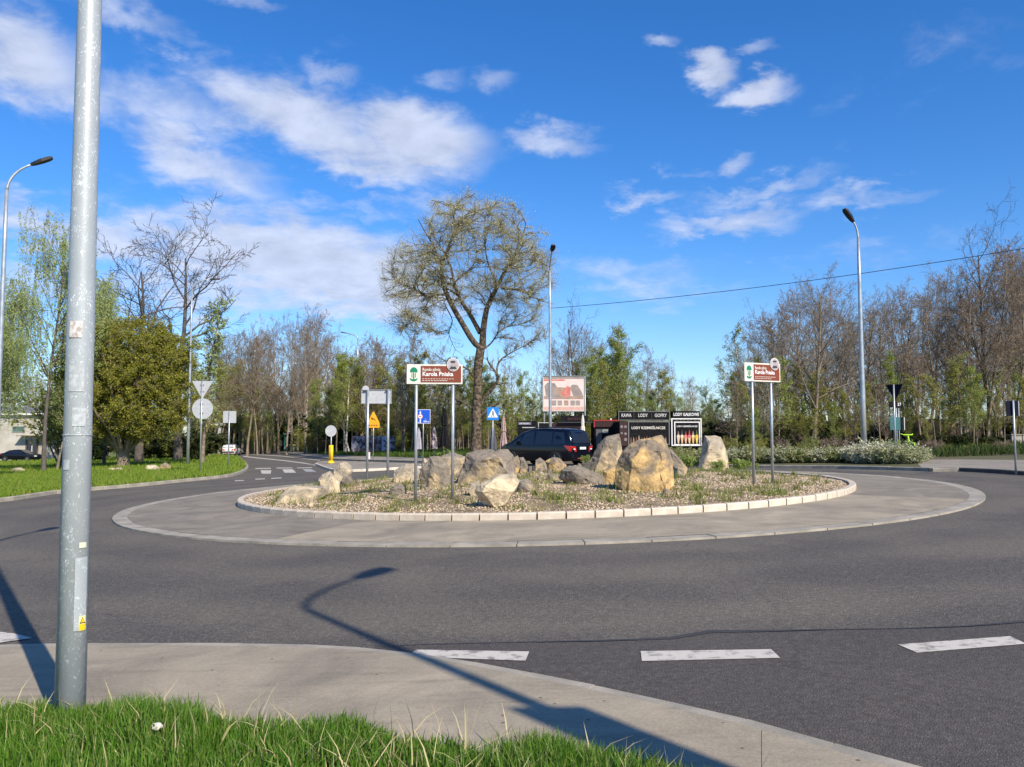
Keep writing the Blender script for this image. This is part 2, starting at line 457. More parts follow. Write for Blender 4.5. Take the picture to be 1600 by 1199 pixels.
def rock_mat(name, warm, grey, k=0.5):
    m = bpy.data.materials.new(name)
    m.use_nodes = True
    nt = m.node_tree
    L = nt.links.new
    b = nt.nodes['Principled BSDF']
    b.inputs['Roughness'].default_value = 0.9
    b.inputs['Specular IOR Level'].default_value = 0.2
    tc = N(nt, 'ShaderNodeTexCoord')
    oi = N(nt, 'ShaderNodeObjectInfo')
    va = N(nt, 'ShaderNodeVectorMath', operation='MULTIPLY_ADD')
    va.inputs[1].default_value = (1, 1, 1)
    L(tc.outputs['Object'], va.inputs[0])
    sc3 = N(nt, 'ShaderNodeVectorMath', operation='SCALE')
    sc3.inputs[0].default_value = (17, 31, 23)
    L(oi.outputs['Random'], sc3.inputs['Scale'])
    L(sc3.outputs[0], va.inputs[2])
    n1 = N(nt, 'ShaderNodeTexNoise', inp={'Scale': 1.5, 'Detail': 6.0, 'Roughness': 0.6, 'Distortion': 0.8})
    L(va.outputs[0], n1.inputs['Vector'])
    # grey crust towards the top, warm stone where it has broken away
    sp = N(nt, 'ShaderNodeSeparateXYZ')
    L(tc.outputs['Generated'], sp.inputs[0])
    ma = N(nt, 'ShaderNodeMath', operation='MULTIPLY_ADD', inp={1: 0.28})
    L(sp.outputs[2], ma.inputs[0])
    L(n1.outputs['Fac'], ma.inputs[2])
    mr = N(nt, 'ShaderNodeMapRange', inp={'From Min': 0.52 + k * 0.2, 'From Max': 0.66 + k * 0.2})
    L(ma.outputs[0], mr.inputs['Value'])
    mx = N(nt, 'ShaderNodeMix', data_type='RGBA')
    mx.inputs[6].default_value = (*warm, 1)
    mx.inputs[7].default_value = (*grey, 1)
    L(mr.outputs[0], mx.inputs['Factor'])
    n2 = N(nt, 'ShaderNodeTexNoise', inp={'Scale': 7.0, 'Detail': 13.0, 'Roughness': 0.82})
    L(va.outputs[0], n2.inputs['Vector'])
    m3 = N(nt, 'ShaderNodeMapRange', inp={'From Min': 0.3, 'From Max': 0.7, 'To Min': 0.42, 'To Max': 1.35})
    L(n2.outputs['Fac'], m3.inputs['Value'])
    s2 = N(nt, 'ShaderNodeVectorMath', operation='SCALE')
    L(mx.outputs[2], s2.inputs[0])
    L(m3.outputs[0], s2.inputs['Scale'])
    L(s2.outputs[0], b.inputs['Base Color'])
    n3 = N(nt, 'ShaderNodeTexNoise', noise_type='RIDGED_MULTIFRACTAL', inp={'Scale': 1.6, 'Detail': 9.0, 'Roughness': 0.62, 'Distortion': 0.5})
    mpz = N(nt, 'ShaderNodeMapping')
    mpz.inputs['Scale'].default_value = (1, 1, 0.55)
    L(va.outputs[0], mpz.inputs[0])
    L(mpz.outputs[0], n3.inputs['Vector'])
    n4 = N(nt, 'ShaderNodeTexNoise', inp={'Scale': 14.0, 'Detail': 8.0, 'Roughness': 0.75})
    L(va.outputs[0], n4.inputs['Vector'])
    hb_ = N(nt, 'ShaderNodeMath', operation='MULTIPLY_ADD', inp={1: 0.35})
    L(n4.outputs['Fac'], hb_.inputs[0])
    L(n3.outputs['Fac'], hb_.inputs[2])
    bp = N(nt, 'ShaderNodeBump', inp={'Strength': 1.0, 'Distance': 0.10})
    L(hb_.outputs[0], bp.inputs['Height'])
    L(bp.outputs[0], b.inputs['Normal'])
    return m


ROCKS_M = {'warm': rock_mat('warm_limestone', (0.62, 0.42, 0.18), (0.25, 0.20, 0.145), 0.42),
           'grey': rock_mat('grey_limestone', (0.54, 0.41, 0.24), (0.235, 0.20, 0.155), -0.15),
           'pale': rock_mat('pale_limestone', (0.70, 0.56, 0.36), (0.40, 0.34, 0.25), 0.45),
           'mid': rock_mat('weathered_limestone', (0.57, 0.43, 0.24), (0.25, 0.21, 0.165), 0.02)}

# ------------------------------------------------------------------ mesh helpers


def tag(o, label=None, cat=None, group=None, kind=None):
    if label:
        o['label'] = label
    if cat:
        o['category'] = cat
    if group:
        o['group'] = group
    if kind:
        o['kind'] = kind
    return o


def link(name, me, parent=None, loc=(0, 0, 0)):
    o = bpy.data.objects.new(name, me)
    C.objects.link(o)
    o.location = loc
    if parent:
        o.parent = parent
    return o


def empty(name, loc, label, cat, group=None, rz=0.0):
    o = bpy.data.objects.new(name, None)
    C.objects.link(o)
    o.location = loc
    o.rotation_euler = (0, 0, rz)
    return tag(o, label, cat, group)


def npmesh(name, V, Q=None, T=None, mats=(), mi=None, smooth=False):
    me = bpy.data.meshes.new(name)
    V = np.asarray(V, np.float32).reshape(-1, 3)
    nq = 0 if Q is None else len(Q)
    nt_ = 0 if T is None else len(T)
    idx = np.concatenate(([np.asarray(Q, np.int32).ravel()] if nq else []) + ([np.asarray(T, np.int32).ravel()] if nt_ else []))
    me.vertices.add(len(V))
    me.vertices.foreach_set('co', V.ravel())
    me.loops.add(len(idx))
    me.loops.foreach_set('vertex_index', idx)
    me.polygons.add(nq + nt_)
    st = np.concatenate((np.arange(nq) * 4, nq * 4 + np.arange(nt_) * 3)).astype(np.int32)
    me.polygons.foreach_set('loop_start', st)
    for m in mats:
        me.materials.append(m)
    if mi is not None:
        me.polygons.foreach_set('material_index', np.asarray(mi, np.int32))
    if smooth:
        me.polygons.foreach_set('use_smooth', np.ones(nq + nt_, bool))
    me.update(calc_edges=True)
    me.validate()
    return me


class MB:
    def __init__(s):
        s.v, s.f, s.m, s.mats = [], [], [], []

    def _m(s, m):
        if m is None:
            m = s.mats[0] if s.mats else WHITE
        if m not in s.mats:
            s.mats.append(m)
        return s.mats.index(m)

    def add(s, V, Fs, m=None):
        o = len(s.v)
        k = s._m(m)
        s.v += [tuple(p) for p in V]
        for f in Fs:
            s.f.append(tuple(i + o for i in f))
            s.m.append(k)
        return s

    def box(s, c, d, m=None, rz=0.0):
        x, y, z = [q / 2 for q in d]
        M_ = Matrix.Rotation(rz, 3, 'Z')
        V = [Vector(c) + M_ @ Vector((sx * x, sy * y, sz * z)) for sx in (-1, 1) for sy in (-1, 1) for sz in (-1, 1)]
        return s.add(V, [(0, 1, 3, 2), (4, 6, 7, 5), (0, 4, 5, 1), (2, 3, 7, 6), (0, 2, 6, 4), (1, 5, 7, 3)], m)

    def tube(s, pts, rad, n=10, m=None, cap=True):
        pts = [Vector(p) for p in pts]
        if isinstance(rad, (int, float)):
            rad = [rad] * len(pts)
        V, Fs = [], []
        up = Vector((0.13, 0.21, 0.97))
        t0 = (pts[1] - pts[0]).normalized()
        if abs(t0.dot(up)) > 0.9:
            up = Vector((1, 0.1, 0))
        a = t0.cross(up).normalized()
        for i, p in enumerate(pts):
            t = (pts[min(i + 1, len(pts) - 1)] - pts[max(i - 1, 0)]).normalized()
            a = (a - t * a.dot(t)).normalized()
            b = t.cross(a)
            for k in range(n):
                an = 2 * math.pi * k / n
                V.append(p + (a * math.cos(an) + b * math.sin(an)) * rad[i])
        for i in range(len(pts) - 1):
            for k in range(n):
                Fs.append((i * n + k, i * n + (k + 1) % n, (i + 1) * n + (k + 1) % n, (i + 1) * n + k))
        if cap:
            Fs.append(tuple(range(n - 1, -1, -1)))
            Fs.append(tuple((len(pts) - 1) * n + k for k in range(n)))
        return s.add(V, Fs, m)

    def prism(s, poly, y0, y1, m=None, plane='XZ'):
        """flat outline with thickness; poly in (x, z), from y0 to y1"""
        n = len(poly)
        f = (lambda p, y: (p[0], y, p[1])) if plane == 'XZ' else (lambda p, y: (p[0], p[1], y))
        V = [f(p, y0) for p in poly] + [f(p, y1) for p in poly]
        Fs = [tuple(range(n)), tuple(range(2 * n - 1, n - 1, -1))] + [(i, i + n, (i + 1) % n + n, (i + 1) % n) for i in range(n)]
        return s.add(V, Fs, m)

    def disc(s, c, r, y0, y1, m=None, n=24, rz=None):
        return s.prism([(c[0] + r * math.cos(2 * math.pi * k / n), c[1] + (rz or r) * math.sin(2 * math.pi * k / n)) for k in range(n)], y0, y1, m)

    def mesh(s, name, smooth=False):
        me = bpy.data.meshes.new(name)
        me.from_pydata(s.v, [], s.f)
        for m in s.mats:
            me.materials.append(m)
        me.polygons.foreach_set('material_index', s.m)
        bm = bmesh.new()
        bm.from_mesh(me)
        bmesh.ops.recalc_face_normals(bm, faces=bm.faces)
        bm.to_mesh(me)
        bm.free()
        if smooth:
            for p in me.polygons:
                p.use_smooth = len(p.vertices) == 4
        me.update()
        return me

    def build(s, name, parent=None, loc=(0, 0, 0), smooth=False):
        return link(name, s.mesh(name, smooth), parent, loc)


def text(name, body, size, m, parent, loc, width=None, bold=0.0, depth=0.003):
    """lettering facing -Y, centred on loc"""
    cu = bpy.data.curves.new(name, 'FONT')
    cu.body = body
    cu.size = size
    cu.align_x = 'CENTER'
    cu.align_y = 'CENTER'
    cu.extrude = depth
    cu.offset = bold
    cu.resolution_u = 2
    t = bpy.data.objects.new('tmp', cu)
    C.objects.link(t)
    dg = bpy.context.evaluated_depsgraph_get()
    me = bpy.data.meshes.new_from_object(t.evaluated_get(dg))
    w = max(t.dimensions.x, 1e-3)
    bpy.data.objects.remove(t)
    me.materials.clear()
    me.materials.append(m)
    o = link(name, me, parent, loc)
    o.rotation_euler = (math.pi / 2, 0, 0)
    if width:
        o.scale = (width / w, 1, 1)
    return o


def sheet(name, pts, off, m, thick=0.0, parent=None, sub=None):
    """polygon lying on the sloping ground; pts are (x, y) world points"""
    pts = [(p[0], p[1]) for p in pts]
    tris = tessellate_polygon([[Vector((x, y, 0)) for x, y in pts]])
    n = len(pts)
    V = [(x, y, gz(x) + off) for x, y in pts]
    Fs = [tuple(t) for t in tris]
    Fs = [f if (Vector(V[f[1]]) - Vector(V[f[0]])).cross(Vector(V[f[2]]) - Vector(V[f[0]])).z > 0 else f[::-1] for f in Fs]
    if thick:
        V += [(x, y, gz(x) + off - thick) for x, y in pts]
        Fs += [(i, (i + 1) % n, (i + 1) % n + n, i + n) for i in range(n)]
    me = bpy.data.meshes.new(name)
    me.from_pydata(V, [], Fs)
    me.materials.append(m)
    bm = bmesh.new()
    bm.from_mesh(me)
    if thick:
        bmesh.ops.recalc_face_normals(bm, faces=bm.faces)
    bm.to_mesh(me)
    bm.free()
    o = link(name, me, parent)
    return o


def px(lst, dz=0.0):
    return [G(u, v, dz).xy for u, v in lst]


def smooth_line(pts, n=6):
    """Catmull-Rom through 2D points"""
    pts = [Vector(p) for p in pts]
    q = [pts[0] * 2 - pts[1]] + pts + [pts[-1] * 2 - pts[-2]]
    out = []
    for i in range(1, len(q) - 2):
        for k in range(n):
            t = k / n
            out.append(0.5 * ((2 * q[i]) + (q[i + 1] - q[i - 1]) * t + (2 * q[i - 1] - 5 * q[i] + 4 * q[i + 1] - q[i + 2]) * t * t + (3 * q[i] - q[i - 1] - 3 * q[i + 1] + q[i + 2]) * t ** 3))
    out.append(q[-2])
    return out


def resample(pts, step):
    out = [pts[0].copy()]
    acc = 0.0
    for a, b in zip(pts[:-1], pts[1:]):
        d = (b - a).length
        while acc + d >= step:
            f = (step - acc) / d
            a = a.lerp(b, f)
            out.append(a.copy())
            d = (b - a).length
            acc = 0.0
        acc += d
    return out


def kerb_run(name, line, step, wid, off, height, m, side=1, gap=0.012, parent_label=None, limit=290):
    """a kerb built stone by stone along a 2D line; returns the parent"""
    par = MB()
    pts = resample(line, step)[:limit + 1]
    root = None
    for i in range(len(pts) - 1):
        a, b = pts[i], pts[i + 1]
        t = (b - a).normalized()
        nrm = Vector((-t.y, t.x)) * side
        a2, b2 = a + t * gap / 2, b - t * gap / 2
        ch = 0.02
        jz = rnd.uniform(-0.004, 0.004)
        V = []
        o3 = Vector((a2.x, a2.y, 0))
        for (p, w, z) in ((a2, 0, off - height), (a2, 0, off - ch), (a2, ch, off), (a2, wid, off), (a2, wid, off - height),
                          (b2, 0, off - height), (b2, 0, off - ch), (b2, ch, off), (b2, wid, off), (b2, wid, off - height)):
            q = p + nrm * w
            V.append((q.x - a2.x, q.y - a2.y, gz(q.x) + z + jz - gz(a2.x)))
        mb = MB()
        mb.add(V, [(0, 1, 6, 5), (1, 2, 7, 6), (2, 3, 8, 7), (3, 4, 9, 8), (4, 3, 2, 1, 0), (5, 6, 7, 8, 9)], m)
        if root is None:
            root = link(name, None, None, (0, 0, 0))
            tag(root, kind='structure')
        mb.build('kerb_stone', root, (a2.x, a2.y, gz(a2.x)))
    return root


# ------------------------------------------------------------------ ground, road, islands
def ground_grid():
    n = 60
    xs = np.linspace(-600, 600, n)
    ys = np.linspace(-200, 900, n)
    X, Y = np.meshgrid(xs, ys)
    V = np.stack([X, Y, SL * X - 0.02], -1).reshape(-1, 3)
    i = np.arange(n * n).reshape(n, n)
    Q = np.stack([i[:-1, :-1], i[:-1, 1:], i[1:, 1:], i[1:, :-1]], -1).reshape(-1, 4)
    tag(link('ground', npmesh('ground', V, Q, mats=[SOIL])), kind='structure')


ground_grid()
tag(sheet('road', [(-45, -25), (45, -25), (70, 10), (75, 60), (30, 70), (-20, 100), (-35, 160), (-75, 150), (-60, 60), (-45, 20)], 0.0, A1), kind='structure')

# smoother, darker asphalt patch of the entry lane in the foreground
patch = px([(585, 1013), (660, 1009), (800, 1006), (930, 1004), (1050, 1000), (1110, 990), (1180, 989), (1300, 986), (1420, 984), (1510, 981), (1600, 974), (1750, 964)]) + \
    [Vector((14, 3)), Vector((10, -6)), Vector((0.5, -6))] + px([(1425, 1200), (1325, 1174), (1190, 1135), (1062, 1105), (950, 1080), (847, 1059), (700, 1032), (590, 1019)])
tag(sheet('road_patch', patch, 0.004, A2), kind='structure')
# tar joint between the old and the new asphalt
jl = px([(585, 1012), (660, 1008), (800, 1005), (930, 1003), (1000, 1001), (1050, 999), (1110, 989), (1180, 988), (1300, 985), (1420, 983), (1510, 980), (1600, 973), (1750, 963)])
wj = [.006, .01, .01, .02, .035, .05, .06, .04, .012, .012, .02, .04, .03]
TAR = mat('tar_joint', (0.045, 0.043, 0.043), 0.8)
tag(sheet('tar_joint', [p + Vector((0, w)) for p, w in zip(jl, wj)] + [p - Vector((0, w * .5)) for p, w in list(zip(jl, wj))[::-1]], 0.008, TAR), kind='structure')

# near concrete apron with its edge blocks
edge_px = [(-400, 1030), (-200, 1018), (0, 1011), (140, 1009), (300, 1008.5), (480, 1011), (590, 1018), (700, 1032), (847, 1059), (950, 1080), (1062, 1105), (1190, 1135), (1325, 1174), (1425, 1200), (1560, 1245), (1720, 1310)]
edge = smooth_line(px(edge_px), 6)
inner_px = [(-400, 1122), (-200, 1122), (0, 1126), (140, 1130), (300, 1140), (480, 1154), (590, 1166), (700, 1180), (847, 1196), (950, 1214), (1062, 1236), (1190, 1270), (1325, 1316), (1425, 1352), (1560, 1410), (1720, 1485)]
inner = smooth_line(px(inner_px), 6)
root = link('concrete_apron', None)
tag(root, kind='structure')
n = len(edge)
cuts = [0, 66, n - 1]
for a, b in zip(cuts[:-1], cuts[1:]):
    # slabs butt with a 12 mm joint
    e, i_ = edge[a:b + 1], inner[a:b + 1]
    t = (e[-1] - e[0]).normalized() * 0.0015
    e = [e[0] + t] + e[1:-1] + [e[-1] - t]
    i_ = [i_[0] + t] + i_[1:-1] + [i_[-1] - t]
    e = [p + (q - p).normalized() * 0.105 for p, q in zip(e, i_)]
    sheet('concrete_slab', e + i_[::-1], 0.022, CON, 0.1, root)
eb = link('edge_strip', None)
tag(eb, kind='structure')
pts = resample(edge, 0.5)
for i in range(len(pts) - 1):
    a, b = pts[i], pts[i + 1]
    t = (b - a).normalized()
    nn = Vector((t.y, -t.x))
    g = t * 0.005
    sheet('edge_block', [a + g, b - g, b - g + nn * 0.10, a + g + nn * 0.10], 0.020 + rnd.uniform(-.002, .002), EDGE, 0.1, eb)
# ground of the near verge
near = [p + Vector((0, 0)) for p in inner] + [Vector((6, -20)), Vector((-30, -20)), Vector((-30, 3))]
tag(sheet('near_verge', near, 0.035, TURF, 0.06), kind='structure')

# island: mound of gravel, kerb, truck apron


def ring_pt(r, a):
    return Vector((CX + r * math.cos(a), CY + r * math.sin(a)))


def ring_out(f, a):
    return Vector((0.80 + (10.73 - f) * math.cos(a), 22.75 + (11.16 - f) * math.sin(a)))


def mound(x, y):
    d = math.hypot(x - CX, y - CY) / (R2 - 0.2)
    return 0.17 + 0.22 * max(0, 1 - d * d) if d < 1 else 0.17


nr, na = 14, 96
V, Q = [], []
for i in range(nr + 1):
    r = (R2 - 0.13) * i / nr
    for k in range(na):
        p = ring_pt(r, 2 * math.pi * k / na)
        jz = rnd.uniform(-.015, .015) if i < nr else 0
        V.append((p.x, p.y, gz(p.x) + mound(p.x, p.y) + jz))
for i in range(nr):
    for k in range(na):
        Q.append((i * na + k, i * na + (k + 1) % na, (i + 1) * na + (k + 1) % na, (i + 1) * na + k))
tag(link('island_bed', npmesh('island_bed', V, Q, mats=[GRAVEL])), kind='structure')
circ = [ring_pt(R2, 2 * math.pi * k / 400) for k in range(401)]
kerb_run('island_kerb', circ, 2 * math.pi * R2 / 97.02, 0.15, 0.215, 0.19, KERB, side=1, limit=97, gap=0.03)
ta = link('truck_apron', None)
tag(ta, kind='structure')
sectors = [(-0.62, 0.35, CON2), (0.35, 1.5, CON), (1.5, 2.8, CON), (2.8, 4.25, CON2), (4.25, 2 * math.pi - 0.62, CON)]
for a0, a1, m in sectors:
    k = 40
    V = []
    for i in range(k + 1):
        a = a0 + 0.0006 + (a1 - a0 - 0.0012) * i / k
        for s_ in range(4):
            p = ring_out(0.305, a).lerp(ring_pt(R2 + .004, a), s_ / 3)
            V.append((p.x, p.y, gz(p.x) + 0.035 + 0.055 * s_ / 3))
    sl = npmesh('concrete_slab', V, [(i * 4 + s_, i * 4 + s_ + 4, i * 4 + s_ + 5, i * 4 + s_ + 1) for i in range(k) for s_ in range(3)], mats=[m])
    bmx = bmesh.new()
    bmx.from_mesh(sl)
    bmesh.ops.recalc_face_normals(bmx, faces=bmx.faces)
    if sum(f.normal.z for f in bmx.faces) < 0:
        bmesh.ops.reverse_faces(bmx, faces=bmx.faces)
    bmx.to_mesh(sl)
    bmx.free()
    link('concrete_slab', sl, ta)
for i in range(69):
    a0, a1 = 2 * math.pi * i / 69, 2 * math.pi * (i + 1) / 69
    e = 0.0007
    sheet('edge_block', [ring_out(0, a0 + e), ring_out(0, (a0 + a1) / 2), ring_out(0, a1 - e), ring_out(.3, a1 - e), ring_out(.3, (a0 + a1) / 2), ring_out(.3, a0 + e)],
          0.033 + rnd.uniform(-.003, .003), EDGE, 0.06, ta)

# left verge, its kerb
lv_px = [(-420, 832), (-250, 812), (-120, 797), (0, 785), (37, 780), (89, 772), (150, 766.5), (225, 760), (300, 752), (345, 747.5), (366, 744), (382, 738), (388, 732), (384, 725), (372, 716), (356, 712.5)]
lv = smooth_line(px(lv_px), 5)
kerb_run('left_kerb', lv, 1.0, 0.15, 0.13, 0.16, EDGE, side=1)
lvo = []
for i, p in enumerate(lv):
    t = (lv[min(i + 1, len(lv) - 1)] - lv[max(i - 1, 0)]).normalized()
    lvo.append(p + Vector((-t.y, t.x)) * 0.14)
tag(sheet('left_verge', lvo + [Vector((-60, 230)), Vector((-220, 230)), Vector((-220, 0))], 0.125, TURF, 0.15), kind='structure')

# far side: pavement, verge, forecourt
far_edge_px = [(330, 705.5), (410, 706.8), (445, 709), (480, 714), (530, 719.5), (600, 721.5), (720, 724.5), (800, 725), (900, 724), (980, 724), (1060, 727.5), (1120, 730), (1180, 731.5), (1300, 732.8), (1420, 735.5), (1450, 737.5), (1490, 736.5), (1600, 743), (1750, 757), (1950, 790)]
fe = smooth_line(px(far_edge_px), 4)
fk = kerb_run('far_kerb', fe, 1.0, 0.15, 0.12, 0.15, EDGE, side=1)
feo = []
for i, p in enumerate(fe):
    t = (fe[min(i + 1, len(fe) - 1)] - fe[max(i - 1, 0)]).normalized()
    feo.append(p + Vector((-t.y, t.x)) * 0.14)
tag(sheet('far_verge', feo + [Vector((120, 20)), Vector((150, 230)), Vector((-60, 230))], 0.112, SOIL, 0.15), kind='structure')
# pavements on top of it
pv = px([(330, 704.5), (410, 705.5), (470, 706.5), (505, 711), (560, 713), (640, 715.5), (760, 718)], 0.12)


def front(u0, u1):
    return [p + Vector((0, .02)) for p in feo if u0 <= 800 + F * p.x / p.y <= u1]


pvf = front(330, 765)
tag(sheet('pavement', pvf + pv[::-1], 0.118, A3), kind='structure')
pr = px([(1428, 718.5), (1500, 718), (1600, 719), (1800, 724)], 0.12)
prf = front(1426, 1850)
tag(sheet('pavement', prf + pr[::-1], 0.118, A3), kind='structure')
tag(sheet('forecourt', front(830, 1055) + px([(1085, 716), (830, 715)], .12), 0.118, A3), kind='structure')
KERB_SHADED = mat('shaded_kerb', (0.10, 0.092, 0.082), 0.9, col2=(0.06, 0.055, 0.05), scale=3)  # shade of the right-hand kerb face, put into a darker stone colour
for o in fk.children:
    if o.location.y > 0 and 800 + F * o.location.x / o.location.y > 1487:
        o.data.materials[0] = KERB_SHADED
# splitter island on the left exit
sp_px = [(492, 727), (497, 724.5), (510, 723.2), (535, 723), (600, 726), (660, 728.5), (665, 732), (613, 734.5), (572, 737), (540, 738), (517, 736.5), (504, 732)]
spl = px(sp_px)
spc = sum(spl, Vector((0, 0))) / len(spl)
tag(sheet('splitter_island', [spc + (p - spc) * 0.965 for p in spl], 0.118, A3, 0.14), kind='structure')
kerb_run('splitter_kerb', spl + [spl[0]], 0.8, 0.14, 0.12, 0.15, KERB, side=1 if sum((spl[i].x * spl[(i + 1) % len(spl)].y - spl[(i + 1) % len(spl)].x * spl[i].y) for i in range(len(spl))) > 0 else -1)

# painted markings
mk = link('road_markings', None)
tag(mk, kind='structure')


def marking(name, pl, m=PAINT, off=0.009):
    sheet(name, px(pl), off, m, 0, mk)


for q in ([(650, 1017), (827, 1020), (821, 1034.5), (637, 1028)], [(1001, 1019.5), (1205, 1016.5), (1219, 1030), (1003, 1035)], [(1403, 1009), (1578, 996), (1604, 1008), (1433, 1022)],
          [(-60, 986), (0, 989), (22, 991.5), (50, 998.5), (0, 1006), (-60, 1008)]):
    marking('give_way_dash', q)
for q in ([(407, 735.3), (424, 735.3), (423, 740.7), (409, 740.7)], [(441, 733.8), (457.5, 733.8), (463, 739.2), (444.5, 739.2)]):
    marking('crossing_block', q)
marking('crossing_block', [(472.6, 733.3), (486, 733.3), (495, 737.7), (478, 737.7)], PAINT_W)
for q in ([(399, 732.0), (423, 731.6), (423, 732.9), (399, 733.3)], [(432, 731.2), (456, 731), (457, 732.2), (432, 732.4)], [(464, 731.2), (487, 730.6), (488, 731.6), (464, 732.2)],
          [(399, 748.6), (414, 748), (414, 749.4), (399, 750)], [(424, 747.4), (440, 746.6), (440, 748), (424, 748.8)], [(367, 751), (381, 750.6), (381, 752), (367, 752.4)]):
    marking('thin_dash', q)
cl = [(380, 712.6), (399, 715.0), (425, 717.5), (450, 720.2), (475, 723.5), (494, 727)]
marking('centre_line', cl + [(u, v + 1.25) for u, v in cl[::-1]])
cl = [(372, 709.2), (400, 710.2), (440, 712.6), (470, 716), (500, 719.5)]
marking('edge_line', cl + [(u, v + .7) for u, v in cl[::-1]])
marking('edge_line', [(560, 722.8), (640, 725), (720, 727.2), (720, 728.1), (640, 725.9), (560, 723.7)])


# ------------------------------------------------------------------ boulders on the island and the verge
from mathutils import noise as mnoise


def w_guess(us):
    return max(us) - min(us) if 650 < min(us) < 760 else 0


def rock(poly, m, label, thick=0.65, dz=0.27, seed=1, grp='limestone boulders heaped on the island', amp=0.05):
    rr = random.Random(seed)
    if grp.startswith('lime'):
        dz += .06
    us = [p[0] for p in poly]
    vb = max(p[1] for p in poly)
    g = G(sum(us) / len(us), vb, dz)
    w = (max(us) - min(us)) / F * g.y
    h = (vb - min(p[1] for p in poly)) / F * g.y
    d = thick * max(w * 0.75, h * 0.7)
    Yc = g.y + d * 0.42
    cen = Vector((0, 0, 0))
    cu_, cv_ = sum(us) / len(us), sum(p[1] for p in poly) / len(poly)
    gr_ = 1.10 if len(grp) > 34 and w_guess(us) > 25 else 1.04
    W = [P(cu_ + (u - cu_) * gr_, min(cv_ + (v - cv_) * 1.04, vb), g.y) for u, v in poly]
    cen = sum(W, Vector()) / len(W)
    pts = []
    dense = []
    for i, p in enumerate(W):
        q = W[(i + 1) % len(W)]
        dense += [p]
    for p in dense:
        low = p.z < g.z + 0.25 * h
        for (yy, s) in ((-0.5, 0.60), (-0.22, 0.95), (0.0, 1.0), (0.5, 0.70)):
            if rr.random() < .25 and s != 1.0:
                continue
            jit = rr.uniform(-.14, .14) * d
            s2 = s * rr.uniform(0.93, 1.0) if s < 1 else 1.0
            x = cen.x + (p.x - cen.x) * (max(s2, .84) if low else s2)
            z = cen.z + (p.z - cen.z) * (s2 if p.z > cen.z else max(s2, 0.97))
            pts.append(Vector((x, Yc + yy * d + jit * (0 if s == 1 else 1), z - (0.12 if low else 0))))
    org = Vector((g.x, Yc, g.z))
    bm = bmesh.new()
    for p in pts:
        bm.verts.new(p - org)
    r = bmesh.ops.convex_hull(bm, input=bm.verts)
    bmesh.ops.delete(bm, geom=[e for e in r['geom_interior'] if isinstance(e, bmesh.types.BMVert)], context='VERTS')
    loose = [v for v in bm.verts if not v.link_faces]
    bmesh.ops.delete(bm, geom=loose, context='VERTS')
    bmesh.ops.dissolve_limit(bm, angle_limit=R(14), verts=bm.verts, edges=bm.edges)
    bmesh.ops.triangulate(bm, faces=bm.faces)
    for _ in range(4):
        es = [e for e in bm.edges if e.calc_length() > max(w, h) * 0.10]
        if not es:
            break
        bmesh.ops.subdivide_edges(bm, edges=es, cuts=1)
        bmesh.ops.triangulate(bm, faces=bm.faces)
    bm.normal_update()
    sz = max(w, h)
    off = Vector((seed * 3.1, seed * 1.7, seed))
    moves = []
    for v in bm.verts:
        p = v.co / sz
        nn = mnoise.fractal(p * 2.2 + off, 1.0, 2.0, 4) * 1.3
        rg = abs(mnoise.noise(p * Vector((1, 1, .6)).length * 3.4 + off * 1.3))
        c = mnoise.cell(p * 3.0 + off)
        moves.append(v.normal * sz * (nn * amp * .55 - max(0, 0.08 - rg) * amp * 6))
    for v, mv in zip(bm.verts, moves):
        v.co += mv
    me = bpy.data.meshes.new('boulder')
    bm.to_mesh(me)
    bm.free()
    me.materials.append(ROCKS_M[m])
    return tag(link('boulder' if label != 'stone' else 'stone', me, None, org), label, 'boulder' if label != 'stone' else 'stone', grp)


rock([(668, 763), (667, 740), (669, 727), (672, 715), (685, 714), (697, 727), (702, 745), (702, 757), (690, 763)], 'grey', 'upright flat-faced grey boulder directly behind the left post pair of the near brown sign', .6, seed=3)
rock([(655, 756), (659, 732), (667, 722), (672, 730), (672, 759)], 'grey', 'dark narrow boulder leaning against the left side of the flat-faced grey boulder', .8, seed=4)
rock([(686, 740), (686, 715), (707, 707.5), (727, 715), (726, 730), (719, 744), (700, 746)], 'grey', 'grey boulder wedged between the flat-faced boulder and the biggest central boulder', .8, seed=5, dz=.32)
rock([(712, 757), (720, 742), (727, 720), (732, 711), (755, 705), (775, 705), (790, 706), (797, 714), (800, 730), (806, 750), (790, 758), (760, 758)], 'mid', 'biggest boulder of the central heap, grey top and yellow lower flank with a dark crack', .7, seed=6, amp=.06)
rock([(743, 768), (748, 758), (760, 751), (780, 743), (800, 742), (808, 753), (804, 768), (790, 779), (772, 784), (756, 780)], 'pale', 'pale tilted boulder at the front foot of the biggest central boulder', .7, seed=7)
rock([(731, 767), (735, 755), (747, 752), (751, 760), (741, 773)], 'pale', 'small pale stone left of the tilted front boulder', .9, seed=8)
rock([(744, 752), (746, 740), (755, 741), (762, 747), (760, 756)], 'grey', 'small dark stone in the hollow under the biggest central boulder', .9, seed=9)
rock([(799, 742), (801, 716), (809, 713), (813, 721), (809, 742)], 'warm', 'narrow yellow stone standing just right of the biggest central boulder', .8, seed=10)
rock([(811, 738), (811, 716), (818, 715), (824, 726), (828, 739)], 'grey', 'grey leaning stone between the narrow yellow stone and the car', .9, seed=11)
rock([(824, 739), (826, 730), (832, 728), (835, 739)], 'grey', 'tiny dark stone left of the rounded stone below the car', .9, seed=12)
rock([(835, 739), (837, 720), (844, 716), (852, 722), (858, 739)], 'mid', 'rounded grey stone in front of the rear door of the black car', .9, seed=13)
rock([(856, 733), (852, 722), (865, 715), (875, 717), (886, 728), (880, 735)], 'warm', 'yellowish stone in front of the rear wheel of the black car', .8, seed=14, dz=.3)
